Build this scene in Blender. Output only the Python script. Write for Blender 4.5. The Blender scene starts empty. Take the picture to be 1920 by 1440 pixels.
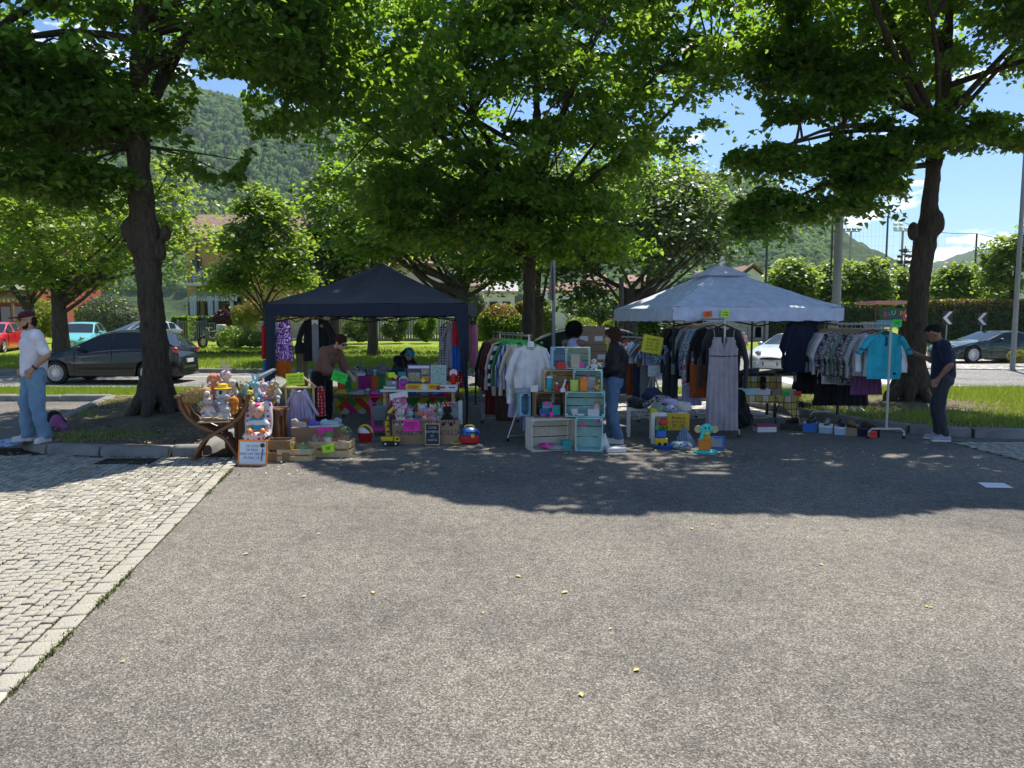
import bpy, bmesh, math, random
import numpy as np
from mathutils import Vector, Matrix, Euler
R = math.radians
SC = bpy.context.scene
COL = SC.collection
random.seed(7)
rng = np.random.default_rng(11)
# ---------------------------------------------------------------- camera, sky, sun, exposure
F = 1350.0; PITCH = R(4.95); H = 1.7
cam = bpy.data.cameras.new('camera'); camo = bpy.data.objects.new('camera', cam); COL.objects.link(camo)
camo.location = (0, 0, H); camo.rotation_euler = (math.pi/2 - PITCH, 0, 0)
cam.sensor_fit = 'HORIZONTAL'; cam.sensor_width = 36; cam.lens = 36*F/1920; cam.clip_start = .1; cam.clip_end = 6000
SC.camera = camo
SUN_AZ = R(24); SUN_EL = R(61)          # azimuth measured from +Y towards +X
SD = Vector((math.sin(SUN_AZ)*math.cos(SUN_EL), math.cos(SUN_AZ)*math.cos(SUN_EL), math.sin(SUN_EL)))
SX, SY = SD.x/SD.z, SD.y/SD.z           # ground offset of a shadow per metre of height (negated)
sl = bpy.data.lights.new('sun', 'SUN'); sl.energy = 5; sl.angle = R(.55); sl.color = (1, .94, .83)
so = bpy.data.objects.new('sun', sl); COL.objects.link(so); so.rotation_euler = SD.to_track_quat('Z', 'Y').to_euler()
so.location = (20, 30, 60)
W = bpy.data.worlds.new('World'); SC.world = W; W.use_nodes = True
nt = W.node_tree; nt.nodes.clear()
def N(t, kind, **kw):
 n = t.nodes.new(kind)
 for k, v in kw.items():
  if k.startswith('i_'):
   key = k[2:]
   key = int(key) if key.isdigit() else key.replace('_', ' ')
   n.inputs[key].default_value = v
  else: setattr(n, k, v)
 return n
sky = N(nt, 'ShaderNodeTexSky', sky_type='NISHITA', sun_disc=False, sun_elevation=SUN_EL, sun_rotation=SUN_AZ, air_density=1.0, dust_density=.6, ozone_density=1.6)
bg = N(nt, 'ShaderNodeBackground'); wo = N(nt, 'ShaderNodeOutputWorld')
bg.inputs[1].default_value = .062
tc = N(nt, 'ShaderNodeTexCoord')
mp = N(nt, 'ShaderNodeMapping'); mp.inputs['Scale'].default_value = (1.0, 1.0, 3.4); mp.inputs['Location'].default_value = (.55, .2, .1)
nt.links.new(tc.outputs['Generated'], mp.inputs[0])
cn = N(nt, 'ShaderNodeTexNoise', i_Scale=6.2, i_Detail=9, i_Roughness=.55); cn.inputs['Distortion'].default_value = .25
nt.links.new(mp.outputs[0], cn.inputs['Vector'])
sp = N(nt, 'ShaderNodeSeparateXYZ'); nt.links.new(tc.outputs['Generated'], sp.inputs[0])
hz = N(nt, 'ShaderNodeMapRange'); hz.inputs['From Min'].default_value = 0; hz.inputs['From Max'].default_value = .35; hz.inputs['To Min'].default_value = .055; hz.inputs['To Max'].default_value = -.09
nt.links.new(sp.outputs['Z'], hz.inputs[0])
ad = N(nt, 'ShaderNodeMath', operation='ADD'); nt.links.new(cn.outputs['Fac'], ad.inputs[0]); nt.links.new(hz.outputs[0], ad.inputs[1])
cr = N(nt, 'ShaderNodeMapRange', interpolation_type='SMOOTHSTEP'); cr.inputs['From Min'].default_value = .52; cr.inputs['From Max'].default_value = .6
nt.links.new(ad.outputs[0], cr.inputs[0])
mxs = N(nt, 'ShaderNodeMix', data_type='RGBA'); nt.links.new(cr.outputs[0], mxs.inputs[0])
tint = N(nt, 'ShaderNodeMix', data_type='RGBA', blend_type='MULTIPLY'); tint.inputs[0].default_value = 1
nt.links.new(sky.outputs[0], tint.inputs[6]); tint.inputs[7].default_value = (.92, 1.24, 1.52, 1)
nt.links.new(tint.outputs[2], mxs.inputs[6]); mxs.inputs[7].default_value = (18, 18.6, 19.6, 1)
nt.links.new(mxs.outputs[2], bg.inputs[0]); nt.links.new(bg.outputs[0], wo.inputs[0])
vs = SC.view_settings; SC.display_settings.display_device = 'sRGB'; vs.view_transform = 'Standard'; vs.look = 'None'; vs.exposure = .74; vs.gamma = 1; vs.use_curve_mapping = False
SC.render.engine = 'CYCLES'
cy = SC.cycles; cy.use_denoising = True; cy.max_bounces = 8; cy.diffuse_bounces = 4; cy.glossy_bounces = 3; cy.transmission_bounces = 5; cy.transparent_max_bounces = 12
cy.caustics_reflective = False; cy.caustics_refractive = False; cy.sample_clamp_indirect = 6
try: cy.denoiser = 'OPENIMAGEDENOISE'; cy.denoising_prefilter = 'ACCURATE'
except Exception: pass
# ---------------------------------------------------------------- measuring helpers
def ray(u, v):
 xc = (u-960)/F; yc = (720-v)/F
 return Vector((xc, math.cos(PITCH)+math.sin(PITCH)*yc, -math.sin(PITCH)+math.cos(PITCH)*yc))
def P(u, v, Y):
 d = ray(u, v); k = Y/d.y
 return Vector((d.x*k, Y, H+d.z*k))
def G(u, v, z=0.):
 d = ray(u, v); k = (z-H)/d.z
 return Vector((d.x*k, d.y*k, z))
def XP(u, Y, z=1.):     # world x of picture column u at depth Y (height z)
 k = Y*math.cos(PITCH) + (H-z)*math.sin(PITCH)
 return (u-960)/F*k
# ---------------------------------------------------------------- noise
def _h(ix, iy, iz, s):
 n = (ix.astype(np.int64)*374761393 + iy.astype(np.int64)*668265263 + iz.astype(np.int64)*2147483647 + s*974711) & 0xffffffff
 n = ((n ^ (n >> 13))*1274126177) & 0xffffffff
 return ((n ^ (n >> 16)) & 0xffffff)/float(0xffffff)
def vn(p, s=0):
 p = np.asarray(p, float)
 if p.shape[-1] == 2: p = np.concatenate([p, np.zeros(p.shape[:-1]+(1,))], -1)
 i = np.floor(p).astype(np.int64); f = p-i; f = f*f*(3-2*f); r = 0
 for a in (0, 1):
  for b in (0, 1):
   for c in (0, 1):
    w = (f[..., 0] if a else 1-f[..., 0])*(f[..., 1] if b else 1-f[..., 1])*(f[..., 2] if c else 1-f[..., 2])
    r = r + w*_h(i[..., 0]+a, i[..., 1]+b, i[..., 2]+c, s)
 return r*2-1
def fbm(p, o=4, s=0):
 p = np.asarray(p, float); r = 0; a = 1; t = 0
 for k in range(o):
  r = r + a*vn(p*2**k, s+k*17); t += a; a *= .5
 return r/t
# ---------------------------------------------------------------- materials
MATS = {}
def base(name):
 m = bpy.data.materials.new(name); m.use_nodes = True
 t = m.node_tree; b = t.nodes['Principled BSDF']
 return m, t, b
def ramp(t, stops, src, interp='LINEAR'):
 r = N(t, 'ShaderNodeValToRGB'); r.color_ramp.interpolation = interp
 el = r.color_ramp.elements
 while len(el) < len(stops): el.new(.5)
 for e, (p, c) in zip(el, stops): e.position = p; e.color = (*c, 1)
 t.links.new(src, r.inputs[0]); return r.outputs[0]
def bump(t, b, src, st=.3, dist=.01):
 bp = N(t, 'ShaderNodeBump', i_Strength=st, i_Distance=dist); t.links.new(src, bp.inputs['Height']); t.links.new(bp.outputs[0], b.inputs['Normal'])
def noise(t, scale, detail=4, rough=.55, coord='Object', vec=None):
 if vec is None: vec = N(t, 'ShaderNodeTexCoord').outputs[coord]
 n = N(t, 'ShaderNodeTexNoise', i_Scale=scale, i_Detail=detail, i_Roughness=rough); t.links.new(vec, n.inputs['Vector']); return n.outputs['Fac']
def sc(c, k): return tuple(max(0, min(1, x*k)) for x in c)
def M(name, col, rough=.6, metal=0, var=.18, ns=6, bm=.15, bs=60, spec=None, coat=0, bd=.004):
 if name in MATS: return MATS[name]
 m, t, b = base(name)
 if var: t.links.new(ramp(t, [(.25, sc(col, 1-var)), (.75, sc(col, 1+var))], noise(t, ns)), b.inputs['Base Color'])
 else: b.inputs['Base Color'].default_value = (*col, 1)
 b.inputs['Roughness'].default_value = rough; b.inputs['Metallic'].default_value = metal
 if spec is not None: b.inputs['Specular IOR Level'].default_value = spec
 if coat: b.inputs['Coat Weight'].default_value = coat; b.inputs['Coat Roughness'].default_value = .03
 if bm: bump(t, b, noise(t, bs, 3), bm, bd)
 MATS[name] = m; return m
def Mfab(name, c1, c2=None, pat='plain', s=10., c3=None, w=.5):
 """cloth: plain, stripes (x), bands (z), check, gingham, floral, dots, leopard, sequin, diamonds"""
 if name in MATS: return MATS[name]
 m, t, b = base(name); b.inputs['Roughness'].default_value = .85; b.inputs['Specular IOR Level'].default_value = .2
 try: b.inputs['Sheen Weight'].default_value = .15
 except Exception: pass
 co = N(t, 'ShaderNodeTexCoord').outputs['Object']; c2 = c2 or c1; c3 = c3 or c2
 sep = N(t, 'ShaderNodeSeparateXYZ'); t.links.new(co, sep.inputs[0])
 def mth(op, a, bb=None):
  n = N(t, 'ShaderNodeMath', operation=op)
  for i, q in enumerate((a, bb)):
   if q is None: continue
   if isinstance(q, (int, float)): n.inputs[i].default_value = q
   else: t.links.new(q, n.inputs[i])
  return n.outputs[0]
 def band(ax, s, w=.5): return mth('LESS_THAN', mth('FRACT', mth('MULTIPLY', sep.outputs[ax], s)), w)
 def mixc(fac, a, bb):
  n = N(t, 'ShaderNodeMix', data_type='RGBA'); t.links.new(fac, n.inputs[0])
  for i, q in ((6, a), (7, bb)):
   if isinstance(q, tuple): n.inputs[i].default_value = (*q, 1)
   else: t.links.new(q, n.inputs[i])
  return n.outputs[2]
 if pat == 'plain': c = ramp(t, [(.3, sc(c1, .85)), (.7, sc(c1, 1.12))], noise(t, 7))
 elif pat == 'stripes': c = mixc(band('X', s, w), c1, c2)
 elif pat == 'bands': c = mixc(band('Z', s, w), c1, c2)
 elif pat == 'rainbow':
  c = ramp(t, [(0, (.3, .03, .12)), (.2, (.55, .12, .02)), (.4, (.03, .2, .07)), (.6, (.3, .33, .02)), (.8, (.25, .02, .2))], mth('FRACT', mth('MULTIPLY', sep.outputs['X'], s)), 'CONSTANT')
 elif pat == 'diamonds':
  a = mth('ADD', mth('MULTIPLY', sep.outputs['X'], s), mth('MULTIPLY', sep.outputs['Z'], s)); d = mth('SUBTRACT', mth('MULTIPLY', sep.outputs['X'], s), mth('MULTIPLY', sep.outputs['Z'], s))
  v = N(t, 'ShaderNodeTexWhiteNoise'); v.noise_dimensions = '2D'; cb = N(t, 'ShaderNodeCombineXYZ'); t.links.new(mth('FLOOR', a), cb.inputs[0]); t.links.new(mth('FLOOR', d), cb.inputs[1]); t.links.new(cb.outputs[0], v.inputs['Vector'])
  c = ramp(t, [(0, (.45, .05, .03)), (.2, (.5, .4, .03)), (.4, (.05, .22, .05)), (.55, (.45, .42, .38)), (.7, (.4, .02, .15)), (.85, (.3, .35, .04))], v.outputs['Value'], 'CONSTANT')
 elif pat == 'check': c = mixc(mth('MAXIMUM', band('X', s, .1), band('Z', s, .12)), mixc(band('Z', s*.5, .5), mixc(band('X', s*.5, .5), c1, c3), c1), c2)
 elif pat == 'gingham': c = mixc(mth('MULTIPLY', mth('ADD', band('X', s), band('Z', s)), .5), c1, c2)
 elif pat in ('floral', 'dots', 'leopard', 'sequin'):
  v = N(t, 'ShaderNodeTexVoronoi', i_Scale=s); t.links.new(co, v.inputs['Vector'])
  if pat == 'dots': c = mixc(mth('LESS_THAN', v.outputs['Distance'], .3), c1, c2); v.inputs['Randomness'].default_value = .25
  elif pat == 'leopard': c = mixc(mth('LESS_THAN', mth('ABSOLUTE', mth('SUBTRACT', v.outputs['Distance'], .38)), .12), c1, c2)
  elif pat == 'floral':
   f = mth('GREATER_THAN', noise(t, s*1.1, 3, .7), .52); g = mth('LESS_THAN', v.outputs['Distance'], .28); c = mixc(g, mixc(f, c1, c2), c3)
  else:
   c = mixc(mth('GREATER_THAN', v.outputs['Distance'], .55), c1, c2); b.inputs['Roughness'].default_value = .3; b.inputs['Metallic'].default_value = .5  # pale cells paint the sparkle of the sequins into the colour
 t.links.new(c, b.inputs['Base Color'])
 bump(t, b, noise(t, 140, 2), .12, .003)
 MATS[name] = m; return m
def Mglass(name='glass', col=(.02, .025, .03), rough=.04, alpha=None):
 if name in MATS: return MATS[name]
 m, t, b = base(name); b.inputs['Base Color'].default_value = (*col, 1); b.inputs['Roughness'].default_value = rough; b.inputs['IOR'].default_value = 1.5
 if alpha is not None:
  tr = N(t, 'ShaderNodeBsdfTransparent'); tr.inputs[0].default_value = (*sc(col, 1), 1) if max(col) > .4 else (.55, .6, .62, 1)
  mx = N(t, 'ShaderNodeMixShader'); mx.inputs[0].default_value = alpha
  t.links.new(tr.outputs[0], mx.inputs[1]); t.links.new(b.outputs[0], mx.inputs[2]); t.links.new(mx.outputs[0], t.nodes['Material Output'].inputs[0])
 MATS[name] = m; return m
def Mleaf(name, c1, c2, trans=.42, tcol=None, rough=.45):
 if name in MATS: return MATS[name]
 m, t, b = base(name)
 tcd = N(t, 'ShaderNodeTexCoord'); n1 = noise(t, 2.3, 2, .5, vec=tcd.outputs['Object'])
 n2 = noise(t, 23., 1, .5, vec=tcd.outputs['Object'])
 mm = N(t, 'ShaderNodeMath', operation='MULTIPLY_ADD'); t.links.new(n2, mm.inputs[0]); mm.inputs[1].default_value = .6; 
 m3 = N(t, 'ShaderNodeMath', operation='MULTIPLY'); t.links.new(n1, m3.inputs[0]); m3.inputs[1].default_value = .4; t.links.new(m3.outputs[0], mm.inputs[2])
 c = ramp(t, [(.33, c1), (.67, c2)], mm.outputs[0]); t.links.new(c, b.inputs['Base Color'])
 b.inputs['Roughness'].default_value = rough; b.inputs['Specular IOR Level'].default_value = .35
 tr = N(t, 'ShaderNodeBsdfTranslucent'); tcol = tcol or (.25, .42, .03)
 mc = N(t, 'ShaderNodeMix', data_type='RGBA', blend_type='MULTIPLY'); mc.inputs[0].default_value = 0; t.links.new(c, mc.inputs[6]); 
 mc2 = N(t, 'ShaderNodeMix', data_type='RGBA'); mc2.inputs[0].default_value = .75; t.links.new(c, mc2.inputs[6]); mc2.inputs[7].default_value = (*tcol, 1)
 t.links.new(mc2.outputs[2], tr.inputs[0])
 mx = N(t, 'ShaderNodeMixShader'); mx.inputs[0].default_value = trans
 t.links.new(b.outputs[0], mx.inputs[1]); t.links.new(tr.outputs[0], mx.inputs[2]); t.links.new(mx.outputs[0], t.nodes['Material Output'].inputs[0])
 MATS[name] = m; return m
# ---------------------------------------------------------------- mesh helpers
class MB:
 def __init__(s): s.v = []; s.f = []; s.mi = []
 def add(s, vs, fs, mi=0, mat=None):
  o = len(s.v)
  if mat is not None: vs = [mat @ Vector(p) for p in vs]
  s.v += [tuple(p) for p in vs]; s.f += [tuple(i+o for i in f) for f in fs]; s.mi += [mi]*len(fs); return s
 def box(s, c, d, rot=(0, 0, 0), mi=0, taper=1.):
  x, y, z = d[0]/2, d[1]/2, d[2]/2
  vs = [(sx*x*(taper if sz > 0 else 1), sy*y*(taper if sz > 0 else 1), sz*z) for sz in (-1, 1) for sy in (-1, 1) for sx in (-1, 1)]
  return s.add(vs, [(0, 2, 3, 1), (4, 5, 7, 6), (0, 1, 5, 4), (2, 6, 7, 3), (0, 4, 6, 2), (1, 3, 7, 5)], mi, Matrix.Translation(Vector(c)) @ Euler(rot).to_matrix().to_4x4())
 def tube(s, pts, r, n=8, mi=0, cap=True, flat=1.):
  pts = [Vector(p) for p in pts]; k = len(pts); rs = r if isinstance(r, (list, tuple)) else [r]*k
  ref = Vector((0, 0, 1)); vs = []; fs = []
  for i, p in enumerate(pts):
   t = (pts[min(i+1, k-1)]-pts[max(i-1, 0)]).normalized()
   a = t.cross(ref)
   if a.length < .15: a = t.cross(Vector((1, 0, 0)))
   a.normalize(); b = a.cross(t).normalized()
   for j in range(n):
    an = 2*math.pi*j/n; vs.append(p+a*math.cos(an)*rs[i]+b*math.sin(an)*rs[i]*flat)
  for i in range(k-1):
   for j in range(n): fs.append((i*n+j, i*n+(j+1) % n, (i+1)*n+(j+1) % n, (i+1)*n+j))
  if cap: fs += [tuple(reversed(range(n))), tuple((k-1)*n+j for j in range(n))]
  return s.add(vs, fs, mi)
 def lathe(s, c, prof, n=16, mi=0, rot=(0, 0, 0), sq=(1, 1), cap=True):
  vs = []; fs = []
  for r_, z in prof:
   for j in range(n):
    a = 2*math.pi*j/n; vs.append((r_*math.cos(a)*sq[0], r_*math.sin(a)*sq[1], z))
  k = len(prof)
  for i in range(k-1):
   for j in range(n): fs.append((i*n+j, i*n+(j+1) % n, (i+1)*n+(j+1) % n, (i+1)*n+j))
  if cap and prof[0][0] > 1e-4: fs.append(tuple(reversed(range(n))))
  if cap and prof[-1][0] > 1e-4: fs.append(tuple((k-1)*n+j for j in range(n)))
  return s.add(vs, fs, mi, Matrix.Translation(Vector(c)) @ Euler(rot).to_matrix().to_4x4())
 def ball(s, c, r, n=12, m=8, mi=0, rot=(0, 0, 0)):
  r = r if isinstance(r, (list, tuple)) else (r, r, r); vs = []; fs = []
  for i in range(m+1):
   th = math.pi*i/m
   for j in range(n):
    a = 2*math.pi*j/n; vs.append((math.sin(th)*math.cos(a)*r[0], math.sin(th)*math.sin(a)*r[1], math.cos(th)*r[2]))
  for i in range(m):
   for j in range(n): fs.append((i*n+j, (i+1)*n+j, (i+1)*n+(j+1) % n, i*n+(j+1) % n))
  return s.add(vs, fs, mi, Matrix.Translation(Vector(c)) @ Euler(rot).to_matrix().to_4x4())
 def prism(s, poly, z0, z1, mi=0):       # poly (x,y) ccw
  n = len(poly); vs = [(x, y, z0) for x, y in poly]+[(x, y, z1) for x, y in poly]
  return s.add(vs, [tuple(reversed(range(n))), tuple(range(n, 2*n))]+[(i, (i+1) % n, n+(i+1) % n, n+i) for i in range(n)], mi)
 def plate(s, poly, y0, y1, mi=0):       # poly in (x,z), thick along y
  n = len(poly); vs = [(x, y0, z) for x, z in poly]+[(x, y1, z) for x, z in poly]
  return s.add(vs, [tuple(range(n)), tuple(reversed(range(n, 2*n)))]+[(i, n+i, n+(i+1) % n, (i+1) % n) for i in range(n)], mi)
 def mesh(s, name, mats, smooth=False, auto=None):
  m = bpy.data.meshes.new(name); m.from_pydata(s.v, [], s.f); 
  for q in (mats if isinstance(mats, (list, tuple)) else [mats]): m.materials.append(q)
  if len(set(s.mi)) > 1: m.polygons.foreach_set('material_index', s.mi)
  if smooth: m.polygons.foreach_set('use_smooth', [True]*len(m.polygons))
  m.update()
  if smooth and auto is not None:
   try: m.set_sharp_from_angle(angle=R(auto))
   except Exception: pass
  return m
 def obj(s, name, mats, parent=None, smooth=False, auto=40, bevel=0, **kw):
  o = link(name, s.mesh(name, mats, smooth, auto), parent, **kw)
  if bevel:
   b = o.modifiers.new('bevel', 'BEVEL'); b.width = bevel; b.segments = 2; b.limit_method = 'ANGLE'
  return o
def link(name, data, parent=None, loc=(0, 0, 0), rot=(0, 0, 0), scale=None, label=None, cat=None, group=None, kind=None):
 o = bpy.data.objects.new(name, data); COL.objects.link(o); o.location = loc; o.rotation_euler = rot
 if scale: o.scale = scale
 if parent: o.parent = parent
 return tag(o, label, cat, group, kind)
def tag(o, label=None, cat=None, group=None, kind=None):
 for k, v in (('label', label), ('category', cat), ('group', group), ('kind', kind)):
  if v: o[k] = v
 return o
def thing(name, label, cat, loc=(0, 0, 0), rz=0., group=None, rot=None):
 return link(name, None, None, loc, rot or (0, 0, rz), label=label, cat=cat, group=group)
def npmesh(name, v, f, mats, mi=None, smooth=False):
 """v (n,3) array, f (m,k) array of equal-size faces"""
 m = bpy.data.meshes.new(name); f = np.asarray(f); k = f.shape[1]
 m.vertices.add(len(v)); m.vertices.foreach_set('co', np.asarray(v, np.float32).ravel())
 m.loops.add(f.size); m.loops.foreach_set('vertex_index', f.ravel().astype(np.int32))
 m.polygons.add(len(f)); m.polygons.foreach_set('loop_start', np.arange(0, f.size, k, dtype=np.int32))
 if mi is not None: m.polygons.foreach_set('material_index', np.asarray(mi, np.int32))
 if smooth: m.polygons.foreach_set('use_smooth', np.ones(len(f), bool))
 for q in (mats if isinstance(mats, (list, tuple)) else [mats]): m.materials.append(q)
 m.update(calc_edges=True); m.validate(); return m
def grid_obj(name, X, Y, Z, mat, parent=None, smooth=True, **kw):
 n, m_ = X.shape; v = np.stack([X, Y, Z], -1).reshape(-1, 3)
 i = np.arange((n-1)*(m_-1)); a = (i//(m_-1))*m_+i % (m_-1)
 return link(name, npmesh(name, v, np.stack([a, a+1, a+m_+1, a+m_], -1), mat, smooth=smooth), parent, **kw)
def text(s, size, mat, parent, loc, rot=(math.pi/2, 0, 0), al='CENTER', sp=1., name='lettering', sh=0):
 c = bpy.data.curves.new(name, 'FONT'); c.body = s; c.size = size; c.align_x = al; c.align_y = 'CENTER'; c.extrude = .0008; c.space_line = sp; c.shear = sh
 c.resolution_u = 2; c.materials.append(mat)
 t_ = bpy.data.objects.new('tmp', c); me = bpy.data.meshes.new_from_object(t_); bpy.data.objects.remove(t_); me.name = name
 return link(name, me, parent, loc, rot)
# signed-distance modelling (surface nets): continuous organic shapes
def sdf_mesh(name, prims, vox, mats, k=.03, cuts=(), wr=0., ws=9., seed=0, shell=None, matfn=None):
 """prims: ('c',a,b,ra,rb[,k]) tapered capsule; ('e',centre,radii[,euler]) ellipsoid. cuts: (point, normal) keeps the side against the normal"""
 lo = np.full(3, 1e9); hi = -lo
 for p in prims:
  if p[0] == 'c': q = [np.array(p[1])-p[3], np.array(p[1])+p[3], np.array(p[2])-p[4], np.array(p[2])+p[4]]
  else: r_ = max(p[2]) if len(p) > 3 else np.array(p[2]); q = [np.array(p[1])-r_, np.array(p[1])+r_]
  for w in q: lo = np.minimum(lo, w); hi = np.maximum(hi, w)
 lo -= vox*3+wr+k*.3; hi += vox*3+wr+k*.3
 n = np.ceil((hi-lo)/vox).astype(int)+1
 ax = [lo[i]+vox*np.arange(n[i]) for i in range(3)]
 X, Y, Z = np.meshgrid(*ax, indexing='ij'); Q = np.stack([X, Y, Z], -1); D = None
 for p in prims:
  if p[0] == 'c':
   a = np.array(p[1], float); b = np.array(p[2], float); ab = b-a; t = np.clip(((Q-a)@ab)/max(ab@ab, 1e-9), 0, 1)
   d = np.linalg.norm(Q-a-t[..., None]*ab, axis=-1)-(p[3]+(p[4]-p[3])*t)
  else:
   q = Q-np.array(p[1], float)
   if len(p) > 3: q = q@np.array(Euler(p[3]).to_matrix())
   r_ = np.array(p[2], float); k0 = np.linalg.norm(q/r_, axis=-1); k1 = np.linalg.norm(q/(r_*r_), axis=-1)
   d = np.where(k1 > 1e-6, k0*(k0-1)/np.maximum(k1, 1e-6), -r_.min())
  if D is None: D = d
  else:
   h = np.clip(.5+.5*(D-d)/k, 0, 1); D = D+(d-D)*h-k*h*(1-h)
 if wr: D = D+wr*fbm(Q*ws*np.array([1, 1, .6]), 2, seed)
 for c, nn in cuts:
  nn = np.array(nn, float); nn /= np.linalg.norm(nn); D = np.maximum(D, (Q-np.array(c))@nn)
 if D.min() >= 0: D.flat[D.argmin()] = -vox*.1
 S = D < 0; nx, ny, nz = D.shape
 off = [(a, b, c) for a in (0, 1) for b in (0, 1) for c in (0, 1)]
 cs = sum(S[a:nx-1+a, b:ny-1+b, c:nz-1+c].astype(int) for a, b, c in off)
 act = (cs > 0) & (cs < 8); idx = -np.ones(act.shape, int); idx[act] = np.arange(act.sum()); I = np.argwhere(act)
 acc = np.zeros((len(I), 3)); cnt = np.zeros(len(I))
 for a in off:
  for d3 in range(3):
   if a[d3]: continue
   b = list(a); b[d3] = 1
   da = D[I[:, 0]+a[0], I[:, 1]+a[1], I[:, 2]+a[2]]; db = D[I[:, 0]+b[0], I[:, 1]+b[1], I[:, 2]+b[2]]
   cr_ = (da < 0) != (db < 0); t = np.where(cr_, da/np.where(cr_, da-db, 1), 0)
   p = np.array(a, float)+t[:, None]*np.eye(3)[d3]; acc += p*cr_[:, None]; cnt += cr_
 V = lo+(I+acc/cnt[:, None])*vox; fs = []
 for d3 in range(3):
  o1, o2 = [(1, 2), (2, 0), (0, 1)][d3]
  s0 = [slice(0, -1)]*3; s1 = [slice(0, -1)]*3; s0[d3] = slice(0, D.shape[d3]-1); s1[d3] = slice(1, None)
  for q in (o1, o2): s0[q] = slice(1, D.shape[q]-1); s1[q] = slice(1, D.shape[q]-1)
  A = S[tuple(s0)]; B = S[tuple(s1)]; E = np.argwhere(A != B)
  if not len(E): continue
  dr = A[tuple(E.T)]; c0 = E.copy(); c0[:, o1] += 1; c0[:, o2] += 1
  def g(u, w):
   c = c0.copy(); c[:, o1] -= u; c[:, o2] -= w; return idx[tuple(c.T)]
  q = np.stack([g(1, 1), g(0, 1), g(0, 0), g(1, 0)], -1); q[~dr] = q[~dr][:, ::-1]; fs.append(q)
 fs = np.concatenate(fs); fs = fs[(fs >= 0).all(1)]
 mi = None
 if matfn is not None: mi = matfn(V[fs].mean(1))
 return npmesh(name, V, fs, mats, mi, smooth=True)
def sdf(name, prims, vox, mat, parent=None, **kw):
 k2 = {q: kw.pop(q) for q in ('loc', 'rot', 'label', 'cat', 'group', 'kind', 'scale') if q in kw}
 return link(name, sdf_mesh(name, prims, vox, mat, **kw), parent, **k2)
def copy_tree(o, parent=None, **kw):
 c = o.copy(); COL.objects.link(c); c.parent = parent
 for ch in o.children: copy_tree(ch, c)
 for k, v in kw.items():
  if k in ('location', 'rotation_euler', 'scale'): setattr(c, k, v)
  else: c[k] = v
 return c
# ================================================================ ground
def smooth(t): t = np.clip(t, 0, 1); return t*t*(3-2*t)
def asphalt_mat(name, c, speck=1., fine=120):
 m, t, b = base(name); co = N(t, 'ShaderNodeTexCoord').outputs['Object']
 v = N(t, 'ShaderNodeTexVoronoi', i_Scale=fine); t.links.new(co, v.inputs['Vector'])
 sep = N(t, 'ShaderNodeSeparateColor'); t.links.new(v.outputs['Color'], sep.inputs[0])
 c1 = ramp(t, [(0, sc(c, .42)), (.3, sc(c, .7)), (.62, sc(c, 1.02)), (.86, sc(c, 1.45)), (1, sc(c, 2.1))], sep.outputs[0])
 n2 = noise(t, .55, 5, .6, vec=co); n3 = noise(t, 9, 4, .6, vec=co)
 ov = N(t, 'ShaderNodeMix', data_type='RGBA', blend_type='MULTIPLY'); ov.inputs[0].default_value = 1
 t.links.new(c1, ov.inputs[6]); t.links.new(ramp(t, [(.3, (.66, .66, .68)), (.5, (.98, .97, .95)), (.7, (1.16, 1.13, 1.06))], n2), ov.inputs[7])
 o2 = N(t, 'ShaderNodeMix', data_type='RGBA', blend_type='MULTIPLY'); o2.inputs[0].default_value = .8
 t.links.new(ov.outputs[2], o2.inputs[6]); t.links.new(ramp(t, [(.35, (.8, .8, .8)), (.65, (1.15, 1.15, 1.15))], n3), o2.inputs[7])
 # long thin cracks and patches
 mu = N(t, 'ShaderNodeTexVoronoi', feature='DISTANCE_TO_EDGE', i_Scale=.23)
 dn = N(t, 'ShaderNodeTexNoise', i_Scale=1.3, i_Detail=6); t.links.new(co, dn.inputs['Vector'])
 va = N(t, 'ShaderNodeVectorMath', operation='ADD'); t.links.new(co, va.inputs[0]); vsn = N(t, 'ShaderNodeVectorMath', operation='SCALE'); vsn.inputs['Scale'].default_value = 1.2
 t.links.new(dn.outputs['Color'], vsn.inputs[0]); t.links.new(vsn.outputs[0], va.inputs[1]); t.links.new(va.outputs[0], mu.inputs['Vector'])
 o3 = N(t, 'ShaderNodeMix', data_type='RGBA', blend_type='MULTIPLY'); o3.inputs[0].default_value = .12
 t.links.new(o2.outputs[2], o3.inputs[6]); t.links.new(ramp(t, [(0, (.35, .35, .35)), (.006, (1, 1, 1))], mu.outputs['Distance']), o3.inputs[7])
 t.links.new(o3.outputs[2], b.inputs['Base Color']); b.inputs['Roughness'].default_value = .88; b.inputs['Specular IOR Level'].default_value = .25
 bump(t, b, v.outputs['Distance'], .7*speck, .006); MATS[name] = m; return m
M_ASPH = asphalt_mat('lot_asphalt', (.174, .161, .144), 1., 135)
M_ROAD = asphalt_mat('road_asphalt', (.21, .205, .2), .5, 60)
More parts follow.
